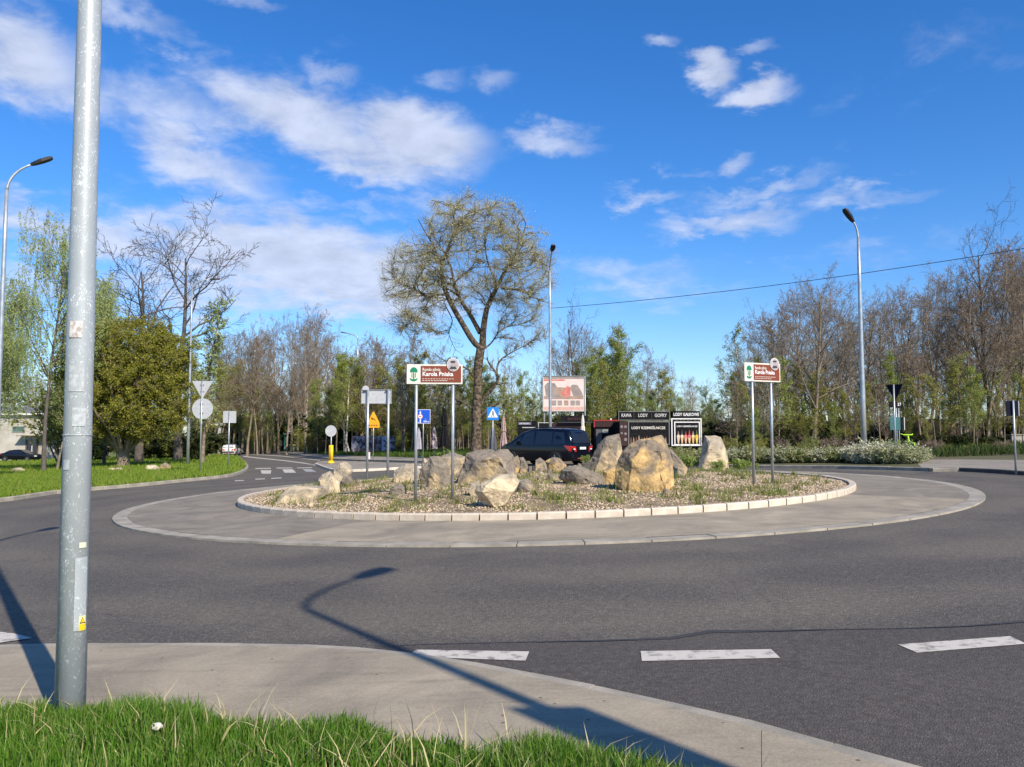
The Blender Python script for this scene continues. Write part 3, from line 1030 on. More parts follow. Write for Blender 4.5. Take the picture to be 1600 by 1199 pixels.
rock([(884, 736), (888, 729), (900, 728), (908, 733), (906, 738)], 'pale', 'small flat stone below the rear bumper of the black car', .9, seed=15)
rock([(854, 753), (856, 742), (868, 741), (880, 752), (870, 754)], 'grey', 'low dark stone left of the long slab-like grey boulder', .9, seed=16)
rock([(875, 748), (878, 736), (884, 731), (907, 732), (932, 739), (946, 746), (950, 756), (930, 759), (908, 759), (893, 754)], 'grey', 'long slab-like grey boulder lying left of the large ochre boulder', .7, seed=17, amp=.06)
rock([(945, 754), (943, 737), (954, 728), (966, 734), (971, 752), (958, 757)], 'warm', 'ochre wedge stone touching the left side of the large ochre boulder', .8, seed=18)
rock([(925, 735), (925, 719), (932, 705), (937, 692), (946, 683), (957, 683), (968, 679), (971, 692), (973, 706), (966, 724), (955, 735)], 'grey', 'tall grey boulder with a pointed top in front of the black kiosk', .6, seed=19, dz=.34, amp=.06)
rock([(965, 750), (964, 731), (968, 718), (976, 706), (990, 694), (1002, 688), (1018, 686), (1037, 681), (1044, 692), (1048, 705), (1055, 723), (1057, 746), (1044, 761), (1032, 765), (999, 767), (976, 762)], 'warm', 'large ochre boulder with a dark cleft, biggest on the right side of the island', .72, seed=21, dz=.24, amp=.075)
rock([(1045, 744), (1046, 702), (1050, 702), (1060, 714), (1075, 732), (1070, 743)], 'grey', 'dark leaning boulder just behind the right edge of the large ochre boulder', .7, seed=22)
rock([(1094, 727), (1095, 716), (1099, 695), (1104, 682), (1119, 681), (1129, 684), (1134, 698), (1140, 716), (1141, 729), (1115, 731)], 'pale', 'smooth pale upright boulder standing alone in front of the flowering hedge', .7, seed=23, dz=.2, amp=.035)
rock([(424, 781), (432, 774), (451, 762), (475, 760), (505, 762), (510, 772), (490, 780), (450, 782)], 'pale', 'long low cream boulder at the left tip of the island', .9, seed=24, dz=.2, amp=.04)
rock([(495, 758), (495, 752), (502, 742), (514, 736), (520, 745), (522, 766), (505, 767)], 'pale', 'cream boulder sloping down to the left behind the long low boulder', .8, seed=25, dz=.2, amp=.04)
rock([(508, 770), (508, 750), (514, 741), (521, 744), (528, 755), (530, 770), (518, 772)], 'pale', 'rounded cream boulder at the right end of the long low boulder', .8, seed=26, dz=.2, amp=.03)
rock([(519, 757), (519, 738), (529, 724), (539, 723), (547, 728), (549, 737), (545, 748), (536, 758)], 'pale', 'highest cream boulder of the left cluster on the island', .8, seed=27, dz=.22, amp=.04)
rock([(530, 762), (531, 753), (536, 746), (547, 745), (551, 753), (545, 762)], 'grey', 'small grey and white stone at the foot of the highest cream boulder', .9, seed=28, dz=.2, amp=.08)
rock([(607, 771), (610, 764), (617, 759), (624, 756), (633, 761), (633, 773), (618, 777)], 'grey', 'single grey stone on the gravel left of the near brown sign', .8, seed=29, dz=.18, amp=.08)
rock([(612, 749), (615, 735), (632, 726), (646, 725), (655, 737), (650, 751), (630, 752)], 'pale', 'cream boulder left of the dark narrow boulder, beside the sign posts', .8, seed=30, dz=.28)
rock([(657, 738), (659, 719), (663, 716), (669, 724), (666, 738)], 'pale', 'small pointed stone behind the dark narrow boulder', .8, seed=31, dz=.32)
rock([(807, 767), (808, 752), (824, 749), (840, 761), (838, 768), (820, 769)], 'mid', 'low brown stone right of the tilted front boulder', .9, seed=32)
small_stones = []
for i, (u, v, w_) in enumerate(((812, 750, 13), (826, 746, 9), (833, 741, 8), (846, 744, 12), (858, 740, 8), (868, 737, 10), (880, 741, 9), (893, 742, 7), (912, 741, 10), (922, 746, 8), (936, 733, 12), (950, 745, 12), (940, 757, 9), (722, 762, 9), (708, 764, 7), (693, 765, 9), (662, 764, 8), (648, 757, 8),
                                (753, 772, 8), (725, 752, 8), (815, 731, 8), (905, 731, 9), (641, 747, 9), (1062, 746, 11), (1040, 768, 8), (560, 756, 8), (553, 762, 6), (486, 783, 6))):
    h_ = w_ * rnd.uniform(.55, .95)
    pl_ = [(u - w_ / 2, v), (u - w_ * .45, v - h_ * .5), (u - w_ * rnd.uniform(.0, .3), v - h_), (u + w_ * rnd.uniform(.1, .3), v - h_ * .85), (u + w_ / 2, v - h_ * .4), (u + w_ * .45, v)]
    small_stones.append((rock(pl_, ['grey', 'mid', 'warm', 'pale'][i % 4], 'stone', .9, seed=50 + i, dz=.28, grp='limestone fragments between the island boulders', amp=.08), u))
VG = 'stones lying on the left verge'
rock([(15, 738), (17, 732), (28, 731), (35, 733), (35, 738)], 'pale', 'flat pale stone on the grass left of the lamp post', .9, seed=33, dz=.15, grp=VG)
rock([(163, 736), (168, 732), (185, 731), (189, 736)], 'pale', 'flat pale stone at the foot of the big green bush', .9, seed=34, dz=.15, grp=VG)
rock([(225, 736), (227, 728), (240, 727), (246, 731), (246, 736)], 'pale', 'pale broken stone on the verge right of the bush trunk', .9, seed=35, dz=.15, grp=VG)
rock([(246, 734), (249, 727), (256, 723), (264, 728), (265, 734)], 'warm', 'brown conical stone on the verge next to the pale broken stone', .9, seed=36, dz=.15, grp=VG)

# ------------------------------------------------------------------ lamp posts


def lamp_post(base, height, r0, r1, arm_vec, rise, label, head_len=0.65, name='street_lamp', mats=(STEEL, BLACK), arc=62):
    e = empty(name, base, label, 'street lamp', 'street lamps around the roundabout')
    mb = MB()
    a = Vector(arm_vec)
    ah = a.normalized()
    pts = [(0, 0, -.1), (0, 0, height * .25), (0, 0, height * .5), (0, 0, height * .75), (0, 0, height - rise)]
    rad = [r0, r0 + (r1 - r0) * .25, r0 + (r1 - r0) * .5, r0 + (r1 - r0) * .75, r1]
    mb.tube(pts, rad, 24, mats[0])
    mb.build('pole', e, smooth=True)
    am = MB()
    L_ = a.length
    ap = []
    for i in range(9):
        t = i / 8
        ang = t * R(arc)
        ap.append(ah * (L_ * (1 - math.cos(ang)) / (1 - math.cos(R(arc)))) + Vector((0, 0, height - rise - 0.05 + rise * math.sin(ang) / math.sin(R(arc)))))
    am.tube(ap, [r1 * (0.9 - .3 * i / 8) for i in range(9)], 10, mats[0])
    am.build('arm', e, smooth=True)
    tp = ap[-1]
    dirv = (ap[-1] - ap[-2]).normalized()
    hb = MB()
    side = Vector((-ah.y, ah.x, 0))
    upv = dirv.cross(side).normalized()
    if upv.z < 0:
        upv = -upv
    V = []
    for (s, w, t0, t1) in ((-0.04, .05, -.03, .05), (.10, .10, -.04, .06), (.30, .14, -.045, .07), (head_len - .1, .14, -.045, .055), (head_len, .09, -.03, .03)):
        for (sx, sz) in ((-1, 0), (1, 0), (1, 1), (-1, 1)):
            V.append(tp + dirv * s + side * (w * sx * (0.8 if sz else 1)) + upv * (t1 if sz else t0))
    Fs = [(0, 1, 2, 3), (19, 18, 17, 16)]
    for i in range(4):
        o = i * 4
        for k in range(4):
            Fs.append((o + k, o + (k + 1) % 4, o + 4 + (k + 1) % 4, o + 4 + k))
    hb.add(V, Fs, mats[1])
    hb.build('lamp_head', e)
    return e


def steel_speckle():
    m = bpy.data.materials.new('spangled_zinc')
    m.use_nodes = True
    nt = m.node_tree
    L = nt.links.new
    b = nt.nodes['Principled BSDF']
    b.inputs['Metallic'].default_value = 0.10
    b.inputs['Roughness'].default_value = 0.42
    tc = N(nt, 'ShaderNodeTexCoord')
    n1 = N(nt, 'ShaderNodeTexNoise', inp={'Scale': 5.0, 'Detail': 8.0, 'Roughness': 0.65})
    L(tc.outputs['Object'], n1.inputs['Vector'])
    mp = N(nt, 'ShaderNodeMapping')
    mp.inputs['Scale'].default_value = (1, 1, 0.6)
    L(tc.outputs['Object'], mp.inputs[0])
    v = N(nt, 'ShaderNodeTexNoise', inp={'Scale': 62.0, 'Detail': 2.0, 'Distortion': 1.5})
    L(mp.outputs[0], v.inputs['Vector'])
    a = N(nt, 'ShaderNodeMath', operation='MULTIPLY_ADD', inp={1: 0.45})
    L(n1.outputs['Fac'], a.inputs[0])
    L(v.outputs['Fac'], a.inputs[2])
    mr = N(nt, 'ShaderNodeMapRange', inp={'From Min': 0.84, 'From Max': 0.92})
    L(a.outputs[0], mr.inputs['Value'])
    base = N(nt, 'ShaderNodeMix', data_type='RGBA')
    base.inputs[6].default_value = (0.30, 0.325, 0.33, 1)
    base.inputs[7].default_value = (0.42, 0.45, 0.455, 1)
    L(n1.outputs['Fac'], base.inputs['Factor'])
    mx = N(nt, 'ShaderNodeMix', data_type='RGBA')
    L(mr.outputs[0], mx.inputs['Factor'])
    L(base.outputs[2], mx.inputs[6])
    mx.inputs[7].default_value = (0.72, 0.74, 0.74, 1)
    L(mx.outputs[2], b.inputs['Base Color'])
    bp = N(nt, 'ShaderNodeBump', inp={'Strength': 0.5, 'Distance': 0.002})
    L(v.outputs['Fac'], bp.inputs['Height'])
    L(bp.outputs[0], b.inputs['Normal'])
    return m


ZINC = steel_speckle()


def label_pole_bits(e):
    """stickers, bands and the inspection door on the near post"""
    def patch_on(name, ang, z, w, h, m, r, t=0.003):
        mb = MB()
        k = 6
        V = []
        for i in range(k + 1):
            a_ = ang + (i / k - .5) * w / r
            for zz in (z - h / 2, z + h / 2):
                V.append(((r + t) * math.cos(a_), (r + t) * math.sin(a_), zz))
        mb.add(V, [(2 * i, 2 * i + 2, 2 * i + 3, 2 * i + 1) for i in range(k)], m)
        return mb.build(name, e)
    # the side facing the camera is at this angle
    ac = math.atan2(-e.location.y, -e.location.x)
    dr = 0.62
    patch_on('inspection_door', ac + .50, .72, .085, .42, ZINC, .0985, .003)
    dst = MB()
    s = patch_on('warning_sticker', ac + .62, .55, .046, .085, mat('sticker_yellow', (0.80, 0.72, 0.35), .5), .0985, .006)
    s['label'] = 'yellow warning sticker with a black-edged triangle'
    pth = patch_on('sticker_print', ac + .62, .528, .044, .036, mat('sticker_yellow2', (0.78, 0.50, 0.01), .5), .0985, .008)
    # triangle
    mb = MB()
    for (w, h, t, m) in ((.040, .038, .009, mat('ink', (0.03, 0.025, 0.01), .6)), (.028, .026, .0105, mat('sticker_yellow2', (0.78, 0.50, 0.01), .5))):
        V = []
        for (dx, dz_) in ((-w / 2, -h / 2), (w / 2, -h / 2), (0, h / 2)):
            a_ = ac + .62 + dx / .0985
            V.append(((.0985 + t) * math.cos(a_), (.0985 + t) * math.sin(a_), .568 + dz_))
        mb.add(V, [(0, 1, 2)], m)
    mb.build('warning_triangle', e)
    patch_on('number_sticker', ac + .55, 1.0, .05, .032, mat('sticker_pale', (0.62, 0.62, 0.45), .6), .0965, .004)
    rs = patch_on('round_sticker', ac - .35, 2.27, .085, .10, mat('torn_paper', (0.62, 0.58, 0.55), .8, col2=(0.35, 0.30, 0.27), scale=30, lo=.45, hi=.6), .0930, .003)
    pp = mat('torn_paper2', (0.44, 0.465, 0.47), .7, col2=(0.33, 0.355, 0.36), scale=30, lo=.42, hi=.58)
    patch_on('torn_paper', ac + .05, 1.75, .085, .11, pp, .0945, .002)
    patch_on('torn_paper', ac - .2, 1.98, .10, .16, pp, .0938, .002)
    patch_on('torn_paper', ac - .75, 1.47, .05, .06, pp, .0955, .002)
    for i, (z0, z1) in enumerate(((1.64, 1.646),)):
        mb = MB()
        mb.tube([(0, 0, z0), (0, 0, z1)], .0965, 24, ZINC)
        mb.build('band', e, smooth=True)


b1 = G(109, 1122, .03)
cdir = (Vector((CX, CY, 0)) - Vector((b1.x, b1.y, 0))).normalized()
l1 = lamp_post(b1, 9.0, .100, .060, cdir * 1.6, 1.1, 'speckled galvanised lamp post standing in the near grass at the left', mats=(ZINC, BLACK))
l1.rotation_euler = (R(-.3), R(-.55), 0)
label_pole_bits(l1)
l1.scale = (.84, .84, 1)
# second near lamp behind the camera: its shadow crosses the road
tanS = math.tan(R(SUN_EL))
sdir = Vector((-math.sin(R(SUN_AZ)), -math.cos(R(SUN_AZ)), 0))
bend = G(468, 948)
H2 = 8.6
b2 = bend - sdir * (H2 / tanS)
tip = G(612, 898)
av = tip - bend - sdir * (0.35 / tanS)
av = Vector((av.x, av.y, 0))
l2 = lamp_post(Vector((b2.x, b2.y, gz(b2.x))), 9.0, .075, .045, av * .74, .75, 'lamp post whose shadow with a curved arm crosses the near road')
sg = MB()
sg.box((-.05, .10, 4.25), (.42, .03, 2.3), BLUE)  # unseen panel, assumed and shaped to cast the dark shadow on the apron
sg.build('unseen_panel', l2)

# far lamps: base pixel, top pixel, distance
def far_lamp(u, vb, vt, tipu, tipv, Y, label, r0=.09, r1=.055, slope_arm_depth=0.0, mats=(STEEL, BLACK), rise=.9, dz=0.12, arc=62):
    b = P(u, vb, Y)
    b.z = gz(b.x) + dz
    top = P(u, vt, Y)
    h = top.z - b.z
    tp_ = P(tipu, tipv, Y)
    a = Vector((tp_.x - b.x - 0.0, slope_arm_depth, 0))
    return lamp_post(b, h, r0, r1, a if a.length > .05 else Vector((.1, 0, 0)), rise, label, mats=mats, arc=arc)


far_lamp(-9, 770, 250, 42, 250, 25.5, 'lamp post on the left verge, cut by the left edge of the photograph', slope_arm_depth=.3, rise=1.0)
far_lamp(293, 727, 434, 326, 434, 57, 'thin lamp post behind the triangular sign with its head pointing right', r0=.12, slope_arm_depth=.4, rise=.8, arc=85)
far_lamp(478, 703, 566, 463, 566, 112, 'plain curved lamp post near the bus shelter', r0=.13, r1=.10, mats=(CREAM, CREAM), rise=1.2, arc=88)
far_lamp(557, 706, 520, 541, 517, 88, 'double lamp mast behind the pale direction board', r0=.11, r1=.08, rise=.6)
far_lamp(860, 722, 398, 861, 398, 44, 'lamp post rising directly behind the black car', slope_arm_depth=-1.1, rise=.9)
far_lamp(1351, 728, 345, 1332, 345, 32.5, 'tall lamp post rising out of the flowering hedge at the right', r0=.115, slope_arm_depth=-.05, rise=.75)

# overhead cable between the central lamp and a pole outside the frame
ca, cb = P(859, 482, 44), P(1790, 356, 30)
mb = MB()
mb.tube([ca.lerp(cb, t) - Vector((0, 0, 1.0 * 4 * t * (1 - t) * .35)) for t in [i / 24 for i in range(25)]], .015, 5, BLACK)
tag(mb.build('overhead_cable'), 'thin black overhead cable running from the central lamp post to the upper right', 'cable')
pb = Vector((cb.x, cb.y, gz(cb.x)))
mb = MB()
mb.tube([(0, 0, -.2), (0, 0, cb.z - pb.z + .3)], [.14, .09], 12, BARKG)
tag(mb.build('utility_pole', None, pb), 'wooden utility pole carrying the overhead cable outside the right edge', 'pole')


# ------------------------------------------------------------------ signs
def post(e, x, h, r=.03, y=0.0, m=STEEL):
    mb = MB()
    mb.tube([(x, y, -.1), (x, y, h)], r, 10, m)
    mb.tube([(x, y, h), (x, y, h + .012)], r * .8, 10, m)
    return mb.build('post', e, smooth=True)


def sign_root(u, vb, label, dz=.12, face=0.0, name='road_sign', grp=None, cat='road sign', Y=None):
    if Y:
        g = P(u, vb, Y)
        g.z = gz(g.x) + dz
    else:
        g = G(u, vb, dz)
    e = empty(name, g, label, cat, grp, face)
    return e, g.y / F      # metres per photo pixel


def dashes(e, cx_, cz_, width, h, m, y, n):
    """a line of print too small to read, as worn marks"""
    rr = random.Random(int(width * 1000) + n)
    mb = MB()
    x = cx_ - width / 2
    unit_ = width / n
    for i in range(n):
        w_ = unit_ * rr.uniform(.55, .85)
        mb.prism([(x, cz_ - h / 2), (x + w_, cz_ - h / 2), (x + w_, cz_ + h / 2 * rr.uniform(.6, 1)), (x, cz_ + h / 2)], y, y + .003, m)
        x += unit_
    o = mb.build('small_print', e)
    o['kind'] = 'stuff'
    return o


# brown town signs on the island
def brown_sign(ul, ur, vbl, vbr, u0, u1, v0l, v1l, v0r, v1r, label, dz=.28, left_name=True):
    gl, gr = G(ul, vbl, dz), G(ur, vbr, dz)
    if left_name is False:
        gl.z = gl.z
    base = (gl + gr) / 2
    dv = (gr - gl)
    a = math.atan2(dv.y, dv.x)
    e = empty('brown_sign', base, label, 'road sign', 'brown town signs on the island', a)
    sp = dv.xy.length
    k = base.y / F
    mpp = sp / (ur - ul)            # metres along the board per photo pixel
    zt = P((ul + ur) / 2, (v0l + v0r) / 2, base.y).z - base.z
    zb = P((ul + ur) / 2, (v1l + v1r) / 2, base.y).z - base.z
    x0, x1 = (u0 - (ul + ur) / 2) * mpp, (u1 - (ul + ur) / 2) * mpp
    H = zt - zb
    for x in (-sp / 2, sp / 2):
        post(e, x, zt - .05, .034, .055)
    mb = MB()
    mb.box(((x0 + x1) / 2, .012, (zt + zb) / 2), (x1 - x0, .02, H), CREAM)
    mb.build('panel', e)
    W = x1 - x0
    xs = x0 + W * .25
    br = MB()
    br.box(((xs + x1 - .03) / 2, -.002, (zt + zb) / 2), (x1 - .03 - xs, .008, H - .07), BROWN)
    br.build('brown_field', e)
    # emblem: green crown, trunk and ground arc on the white field
    em = MB()
    cx, cz = x0 + W * .125, (zt + zb) / 2
    w = W * .062
    hh = H * .36
    arc = [(cx + w * 1.1 * math.cos(t), cz + hh * .35 + hh * .62 * math.sin(t)) for t in [math.pi * i / 12 for i in range(13)]]
    arc += [(cx - w * .8, cz + hh * .18), (cx - w * .2, cz + hh * .30), (cx + w * .2, cz + hh * .30), (cx + w * .8, cz + hh * .18)]
    em.prism(arc, -.003, .003, GREEN)
    em.prism([(cx - w * .18, cz - hh * .7), (cx + w * .18, cz - hh * .7), (cx + w * .14, cz + hh * .4), (cx - w * .14, cz + hh * .4)], -.004, .003, GREEN)
    bw = [(cx + w * 1.15 * math.cos(t), cz - hh * .55 + hh * .48 * math.sin(t)) for t in [math.pi + math.pi * i / 12 for i in range(13)]] + [(cx + w * .3, cz - hh * .72), (cx - w * .3, cz - hh * .72)]
    em.prism(bw, -.003, .003, GREEN)
    em.prism([(cx - w * .62, cz - hh * .5), (cx - w * .40, cz - hh * .5), (cx - w * .40, cz + hh * .12), (cx - w * .62, cz + hh * .12)], -.003, .003, GREEN)
    em.prism([(cx + w * .40, cz - hh * .5), (cx + w * .62, cz - hh * .5), (cx + w * .62, cz + hh * .12), (cx + w * .40, cz + hh * .12)], -.003, .003, GREEN)
    em.build('emblem', e)
    fx = xs + W * .03
    tw = W * .32
    text('lettering', 'Rondo pilota', H * .22, CREAM, e, (fx + tw * .5, -.008, zt - H * .27), tw, .0015)
    tw = W * .55
    text('lettering', 'Karola Pniaka', H * .30, WHITE, e, (fx + tw * .5, -.008, zt - H * .50), tw, .003)
    dashes(e, fx + W * .29, zt - H * .74, W * .58, H * .028, CREAM, -.010, 12)
    dashes(e, fx + W * .23, zt - H * .83, W * .46, H * .028, CREAM, -.010, 9)
    # round portrait rising above the top edge
    pc = (x0 + W * .83, zt - H * .02)
    pr_ = H * .32
    mb = MB()
    mb.disc(pc, pr_, -.022, -.004, CREAM, 28, pr_ * 1.05)
    mb.disc(pc, pr_ * .90, -.026, -.010, mat('portrait_grey', (0.30, 0.27, 0.28), .6, col2=(0.42, 0.40, 0.42), scale=12), 28, pr_ * .96)
    # plain generic bust in a cap
    dk = mat('portrait_dark', (0.05, 0.04, 0.045), .6)
    mb.disc((pc[0], pc[1] + pr_ * .05), pr_ * .30, -.030, -.024, mat('portrait_skin', (0.40, 0.34, 0.33), .6), 16, pr_ * .40)
    mb.disc((pc[0] - pr_ * .02, pc[1] + pr_ * .45), pr_ * .42, -.032, -.026, dk, 16, pr_ * .18)
    mb.prism([(pc[0] - pr_ * .6, pc[1] - pr_ * .7), (pc[0] + pr_ * .6, pc[1] - pr_ * .7), (pc[0] + pr_ * .35, pc[1] - pr_ * .28), (pc[0] - pr_ * .35, pc[1] - pr_ * .28)], -.030, -.024, dk)
    mb.build('portrait', e)
    return e


brown_sign(649, 707, 782, 780, 634, 722, 571, 601, 568, 599.5, 'brown roundabout name sign on two posts at the left, before the central boulders', dz=.29)
brown_sign(1180.5, 1210, 755, 753, 1167, 1223, 566.5, 595.5, 569, 597.5, 'smaller looking brown name sign on two posts at the right side of the island', dz=.29)


def plate(e, poly, y0, y1, m, name='panel'):
    mb = MB()
    mb.prism(poly, y0, y1, m)
    return mb.build(name, e)


def rect(x0, x1, z0, z1):
    return [(x0, z0), (x1, z0), (x1, z1), (x0, z1)]


def circ2(cx, cz, r, n=28):
    return [(cx + r * math.cos(2 * math.pi * k / n), cz + r * math.sin(2 * math.pi * k / n)) for k in range(n)]


# give-way triangle over disc, seen from the back
e, k = sign_root(313, 738, 'back of a triangular and a round sign on one post on the left verge', .13)
zt = (738 - 596) * k
post(e, 0, zt, .036, -.05)
plate(e, [(-16.5 * k, zt), (0, zt - 28.5 * k), (16.5 * k, zt)], 0, .02, SIGNBACK, 'triangle_plate')
plate(e, circ2(1.0 * k, zt - 43.5 * k, 16.3 * k), 0, .02, SIGNBACK, 'disc_plate')
for z in (zt - 6 * k, zt - 16 * k, zt - 36 * k, zt - 50 * k):
    MB().box((0, -.03, z), (.16, .05, .035), STEEL_D).build('bracket', e)
# square back
e, k = sign_root(357, 731, 'back of a pale square sign on a thin post beside the exit road', .13)
zt = (731 - 643) * k
post(e, 0, zt, .035, -.05)
plate(e, rect(-10.2 * k, 10.2 * k, zt - 18.5 * k, zt), 0, .02, SIGNBACK)
# little round and oblong sign
e, k = sign_root(342, 711.5, 'small oblong white sign under a flat pale plate, left of the white car', .13)
zt = 50 * k
post(e, 0, zt, .04, -.05)
plate(e, rect(-2.9 * k, 2.9 * k, zt - 21 * k, zt - 7.5 * k), 0, .02, WHITE)
plate(e, [(-9 * k, zt - 1 * k), (-4 * k, zt + 1.0 * k), (8 * k, zt - .5 * k), (9 * k, zt - 3.5 * k), (-7 * k, zt - 4 * k)], 0, .02, CREAM, 'top_plate')
# disc over the yellow bollard on the splitter island
e, k = sign_root(517, 724, 'pale disc sign standing above a yellow plastic bollard on the splitter island', .12)
post(e, 0, 58 * k, .035, 0)
plate(e, circ2(-.5 * k, 50 * k, 8.8 * k), -.04, -.02, SIGNBACK, 'disc_plate')
mb = MB()
mb.tube([(0, 0, 0), (0, 0, 1.5 * k), (0, 0, 2.5 * k), (0, 0, 4 * k)], [5.8 * k, 5.4 * k, 4.2 * k, 3.5 * k], 16, YEL)
mb.tube([(0, 0, 4 * k), (0, 0, 28 * k)], [3.5 * k, 3.4 * k], 16, YEL)
mb.box((0, -3.35 * k, 15 * k), (1.0 * k, .05, 20 * k), mat('yellow_groove', (0.45, 0.27, 0.01), .5))
mb.build('bollard', e, smooth=True)
# direction board, back side
gl, gr = G(574, 748, .2), G(606, 746.5, .2)
base = (gl + gr) / 2
a_ = 0.0
e = empty('direction_board', base, 'pale blank back of a wide board on two tall posts', 'road sign')
k = base.y / F
zt = P(590, 609, base.y).z - base.z
post(e, -16 * k, zt - 1.0 * k, .045, -.07)
post(e, 16 * k, zt - .5 * k, .045, -.07)
plate(e, rect(-27 * k, 20.5 * k, zt - 22 * k, zt), 0, .03, SIGNBACK)
mb = MB()
for x0, x1, z0, z1 in ((-27 * k, 20.5 * k, zt - .9 * k, zt), (-27 * k, 20.5 * k, zt - 22 * k, zt - 21.4 * k), (-27 * k, -26.4 * k, zt - 21.4 * k, zt - .9 * k), (19.9 * k, 20.5 * k, zt - 21.4 * k, zt - .9 * k)):
    mb.prism(rect(x0, x1, z0, z1), -.03, -.001, STEEL)
mb.build('frame', e)
plate(e, circ2(-20.5 * k, zt + 1.2 * k, 5.2 * k), .035, .055, SIGNBACK, 'disc_plate')
MB().box((-20 * k, -.05, zt - 2.2 * k), (9 * k, .06, .9 * k), DGREY).build('bracket', e)
MB().box((14 * k, -.05, zt - 2.2 * k), (6 * k, .06, .9 * k), DGREY).build('bracket', e)
# yellow warning sign with animal
e, k = sign_root(583, 708, 'orange-yellow triangular animal warning sign with a plate beneath, in front of the graffiti panel', .12, Y=59)
b_ = e.location
zt = P(583, 643.5, 59).z - b_.z
k = 59 / F
post(e, 0, zt - .02, .035, .03)
plate(e, [(-9.5 * k, zt - 17.5 * k), (9.5 * k, zt - 17.5 * k), (1 * k, zt - .4 * k), (-1 * k, zt - .4 * k)], -.02, 0, ORNG, 'triangle_plate')
plate(e, rect(-9.5 * k, 9.5 * k, zt - 25 * k, zt - 17.8 * k), -.02, 0, ORNG, 'lower_plate')
ink = mat('ink', (0.03, 0.025, 0.01), .6)
mb = MB()   # leaping animal
z0 = zt - 11.5 * k
mb.prism([(-3.6 * k, z0 + .4 * k), (-2 * k, z0 - .4 * k), (2 * k, z0 - 1.2 * k), (2.4 * k, z0 + .2 * k), (-1.6 * k, z0 + 1.5 * k), (-2.4 * k, z0 + 3.3 * k), (-3.2 * k, z0 + 2.6 * k)], -.026, -.02, ink)
mb.prism([(1.2 * k, z0 - .8 * k), (2.2 * k, z0 - 1.0 * k), (4.4 * k, z0 - 2.8 * k), (3.9 * k, z0 - 3.3 * k)], -.027, -.0205, ink)
mb.prism([(-2.0 * k, z0 - .2 * k), (-1.2 * k, z0 - .5 * k), (-3.8 * k, z0 - 2.4 * k), (-4.2 * k, z0 - 1.8 * k)], -.027, -.0205, ink)
mb.build('symbol', e)
dashes(e, 0, zt - 21.3 * k, 14 * k, 3 * k, mat('amber_ink', (0.30, 0.10, 0.01), .6), -.024, 5)
# blue info sign
e, k = sign_root(661, 713, 'dark blue square information sign with a round emblem, behind the near brown sign', .12, Y=56)
k = 56 / F
zt = P(661, 640, 56).z - e.location.z
post(e, 0, zt - 1 * k, .032, .03)
plate(e, rect(-11 * k, 11 * k, zt - 22 * k, zt), -.015, 0, WHITE)
plate(e, rect(-10.4 * k, 10.4 * k, zt - 21.4 * k, zt - .6 * k), -.022, -.015, BLUE, 'blue_field')
mb = MB()
cxk = -4.6 * k
mb.prism([(cxk - .9 * k, zt - 21 * k), (cxk + .9 * k, zt - 21 * k), (cxk + .9 * k, zt - 5.5 * k), (cxk - .9 * k, zt - 5.5 * k)], -.026, -.022, WHITE)
mb.prism([(cxk - 1.5 * k, zt - 5.5 * k), (cxk + 1.5 * k, zt - 5.5 * k), (cxk, zt - 1.8 * k)], -.027, -.022, WHITE)
mb.prism(circ2(cxk, zt - 11 * k, 4.0 * k), -.030, -.022, RED)
mb.prism(circ2(cxk, zt - 11 * k, 3.3 * k), -.034, -.022, WHITE)
mb.prism(rect(cxk - 1.9 * k, cxk + 1.6 * k, zt - 11.8 * k, zt - 10.3 * k), -.037, -.030, mat('amber_ink', (0.30, 0.10, 0.01), .6))
mb.prism(rect(-9 * k, -6.5 * k, zt - 20.8 * k, zt - 20 * k), -.027, -.022, WHITE)
mb.build('symbol', e)
text('lettering', '300 m', 4 * k, WHITE, e, (4.6 * k, -.026, zt - 19.0 * k), 8.5 * k, .004)
dashes(e, 3.6 * k, zt - 15 * k, 2 * k, .6 * k, WHITE, -.026, 2)
# pedestrian crossing sign
e, k = sign_root(770, 722, 'blue square pedestrian crossing sign in front of the folded grey umbrella', .12, Y=46)
k = 46 / F
zt = P(770, 636.5, 46).z - e.location.z
post(e, 0, zt - 1 * k, .03, .03)
plate(e, rect(-9.2 * k, 9.2 * k, zt - 20 * k, zt), -.015, 0, BLUE2)
mb = MB()
mb.prism([(-8 * k, zt - 16 * k), (8 * k, zt - 16 * k), (0.5 * k, zt - 2.2 * k), (-.5 * k, zt - 2.2 * k)], -.021, -.015, WHITE)
mb.build('white_triangle', e)
mb = MB()
mb.prism(circ2(0.2 * k, zt - 6.8 * k, 1.0 * k, 12), -.027, -.021, ink)
mb.prism([(-.8 * k, zt - 11.2 * k), (1.0 * k, zt - 11.2 * k), (1.3 * k, zt - 8 * k), (-.5 * k, zt - 7.9 * k)], -.027, -.021, ink)
mb.prism([(-.8 * k, zt - 11.2 * k), (.2 * k, zt - 11.2 * k), (-2.0 * k, zt - 15.3 * k), (-3.0 * k, zt - 15.3 * k)], -.027, -.0205, ink)
mb.prism([(.1 * k, zt - 11.2 * k), (1.0 * k, zt - 11.2 * k), (2.6 * k, zt - 15.3 * k), (1.6 * k, zt - 15.3 * k)], -.027, -.0215, ink)
mb.prism([(.8 * k, zt - 8.3 * k), (1.2 * k, zt - 9.0 * k), (3.0 * k, zt - 10.8 * k), (2.5 * k, zt - 11.1 * k)], -.028, -.0205, ink)
mb.build('walking_figure', e)
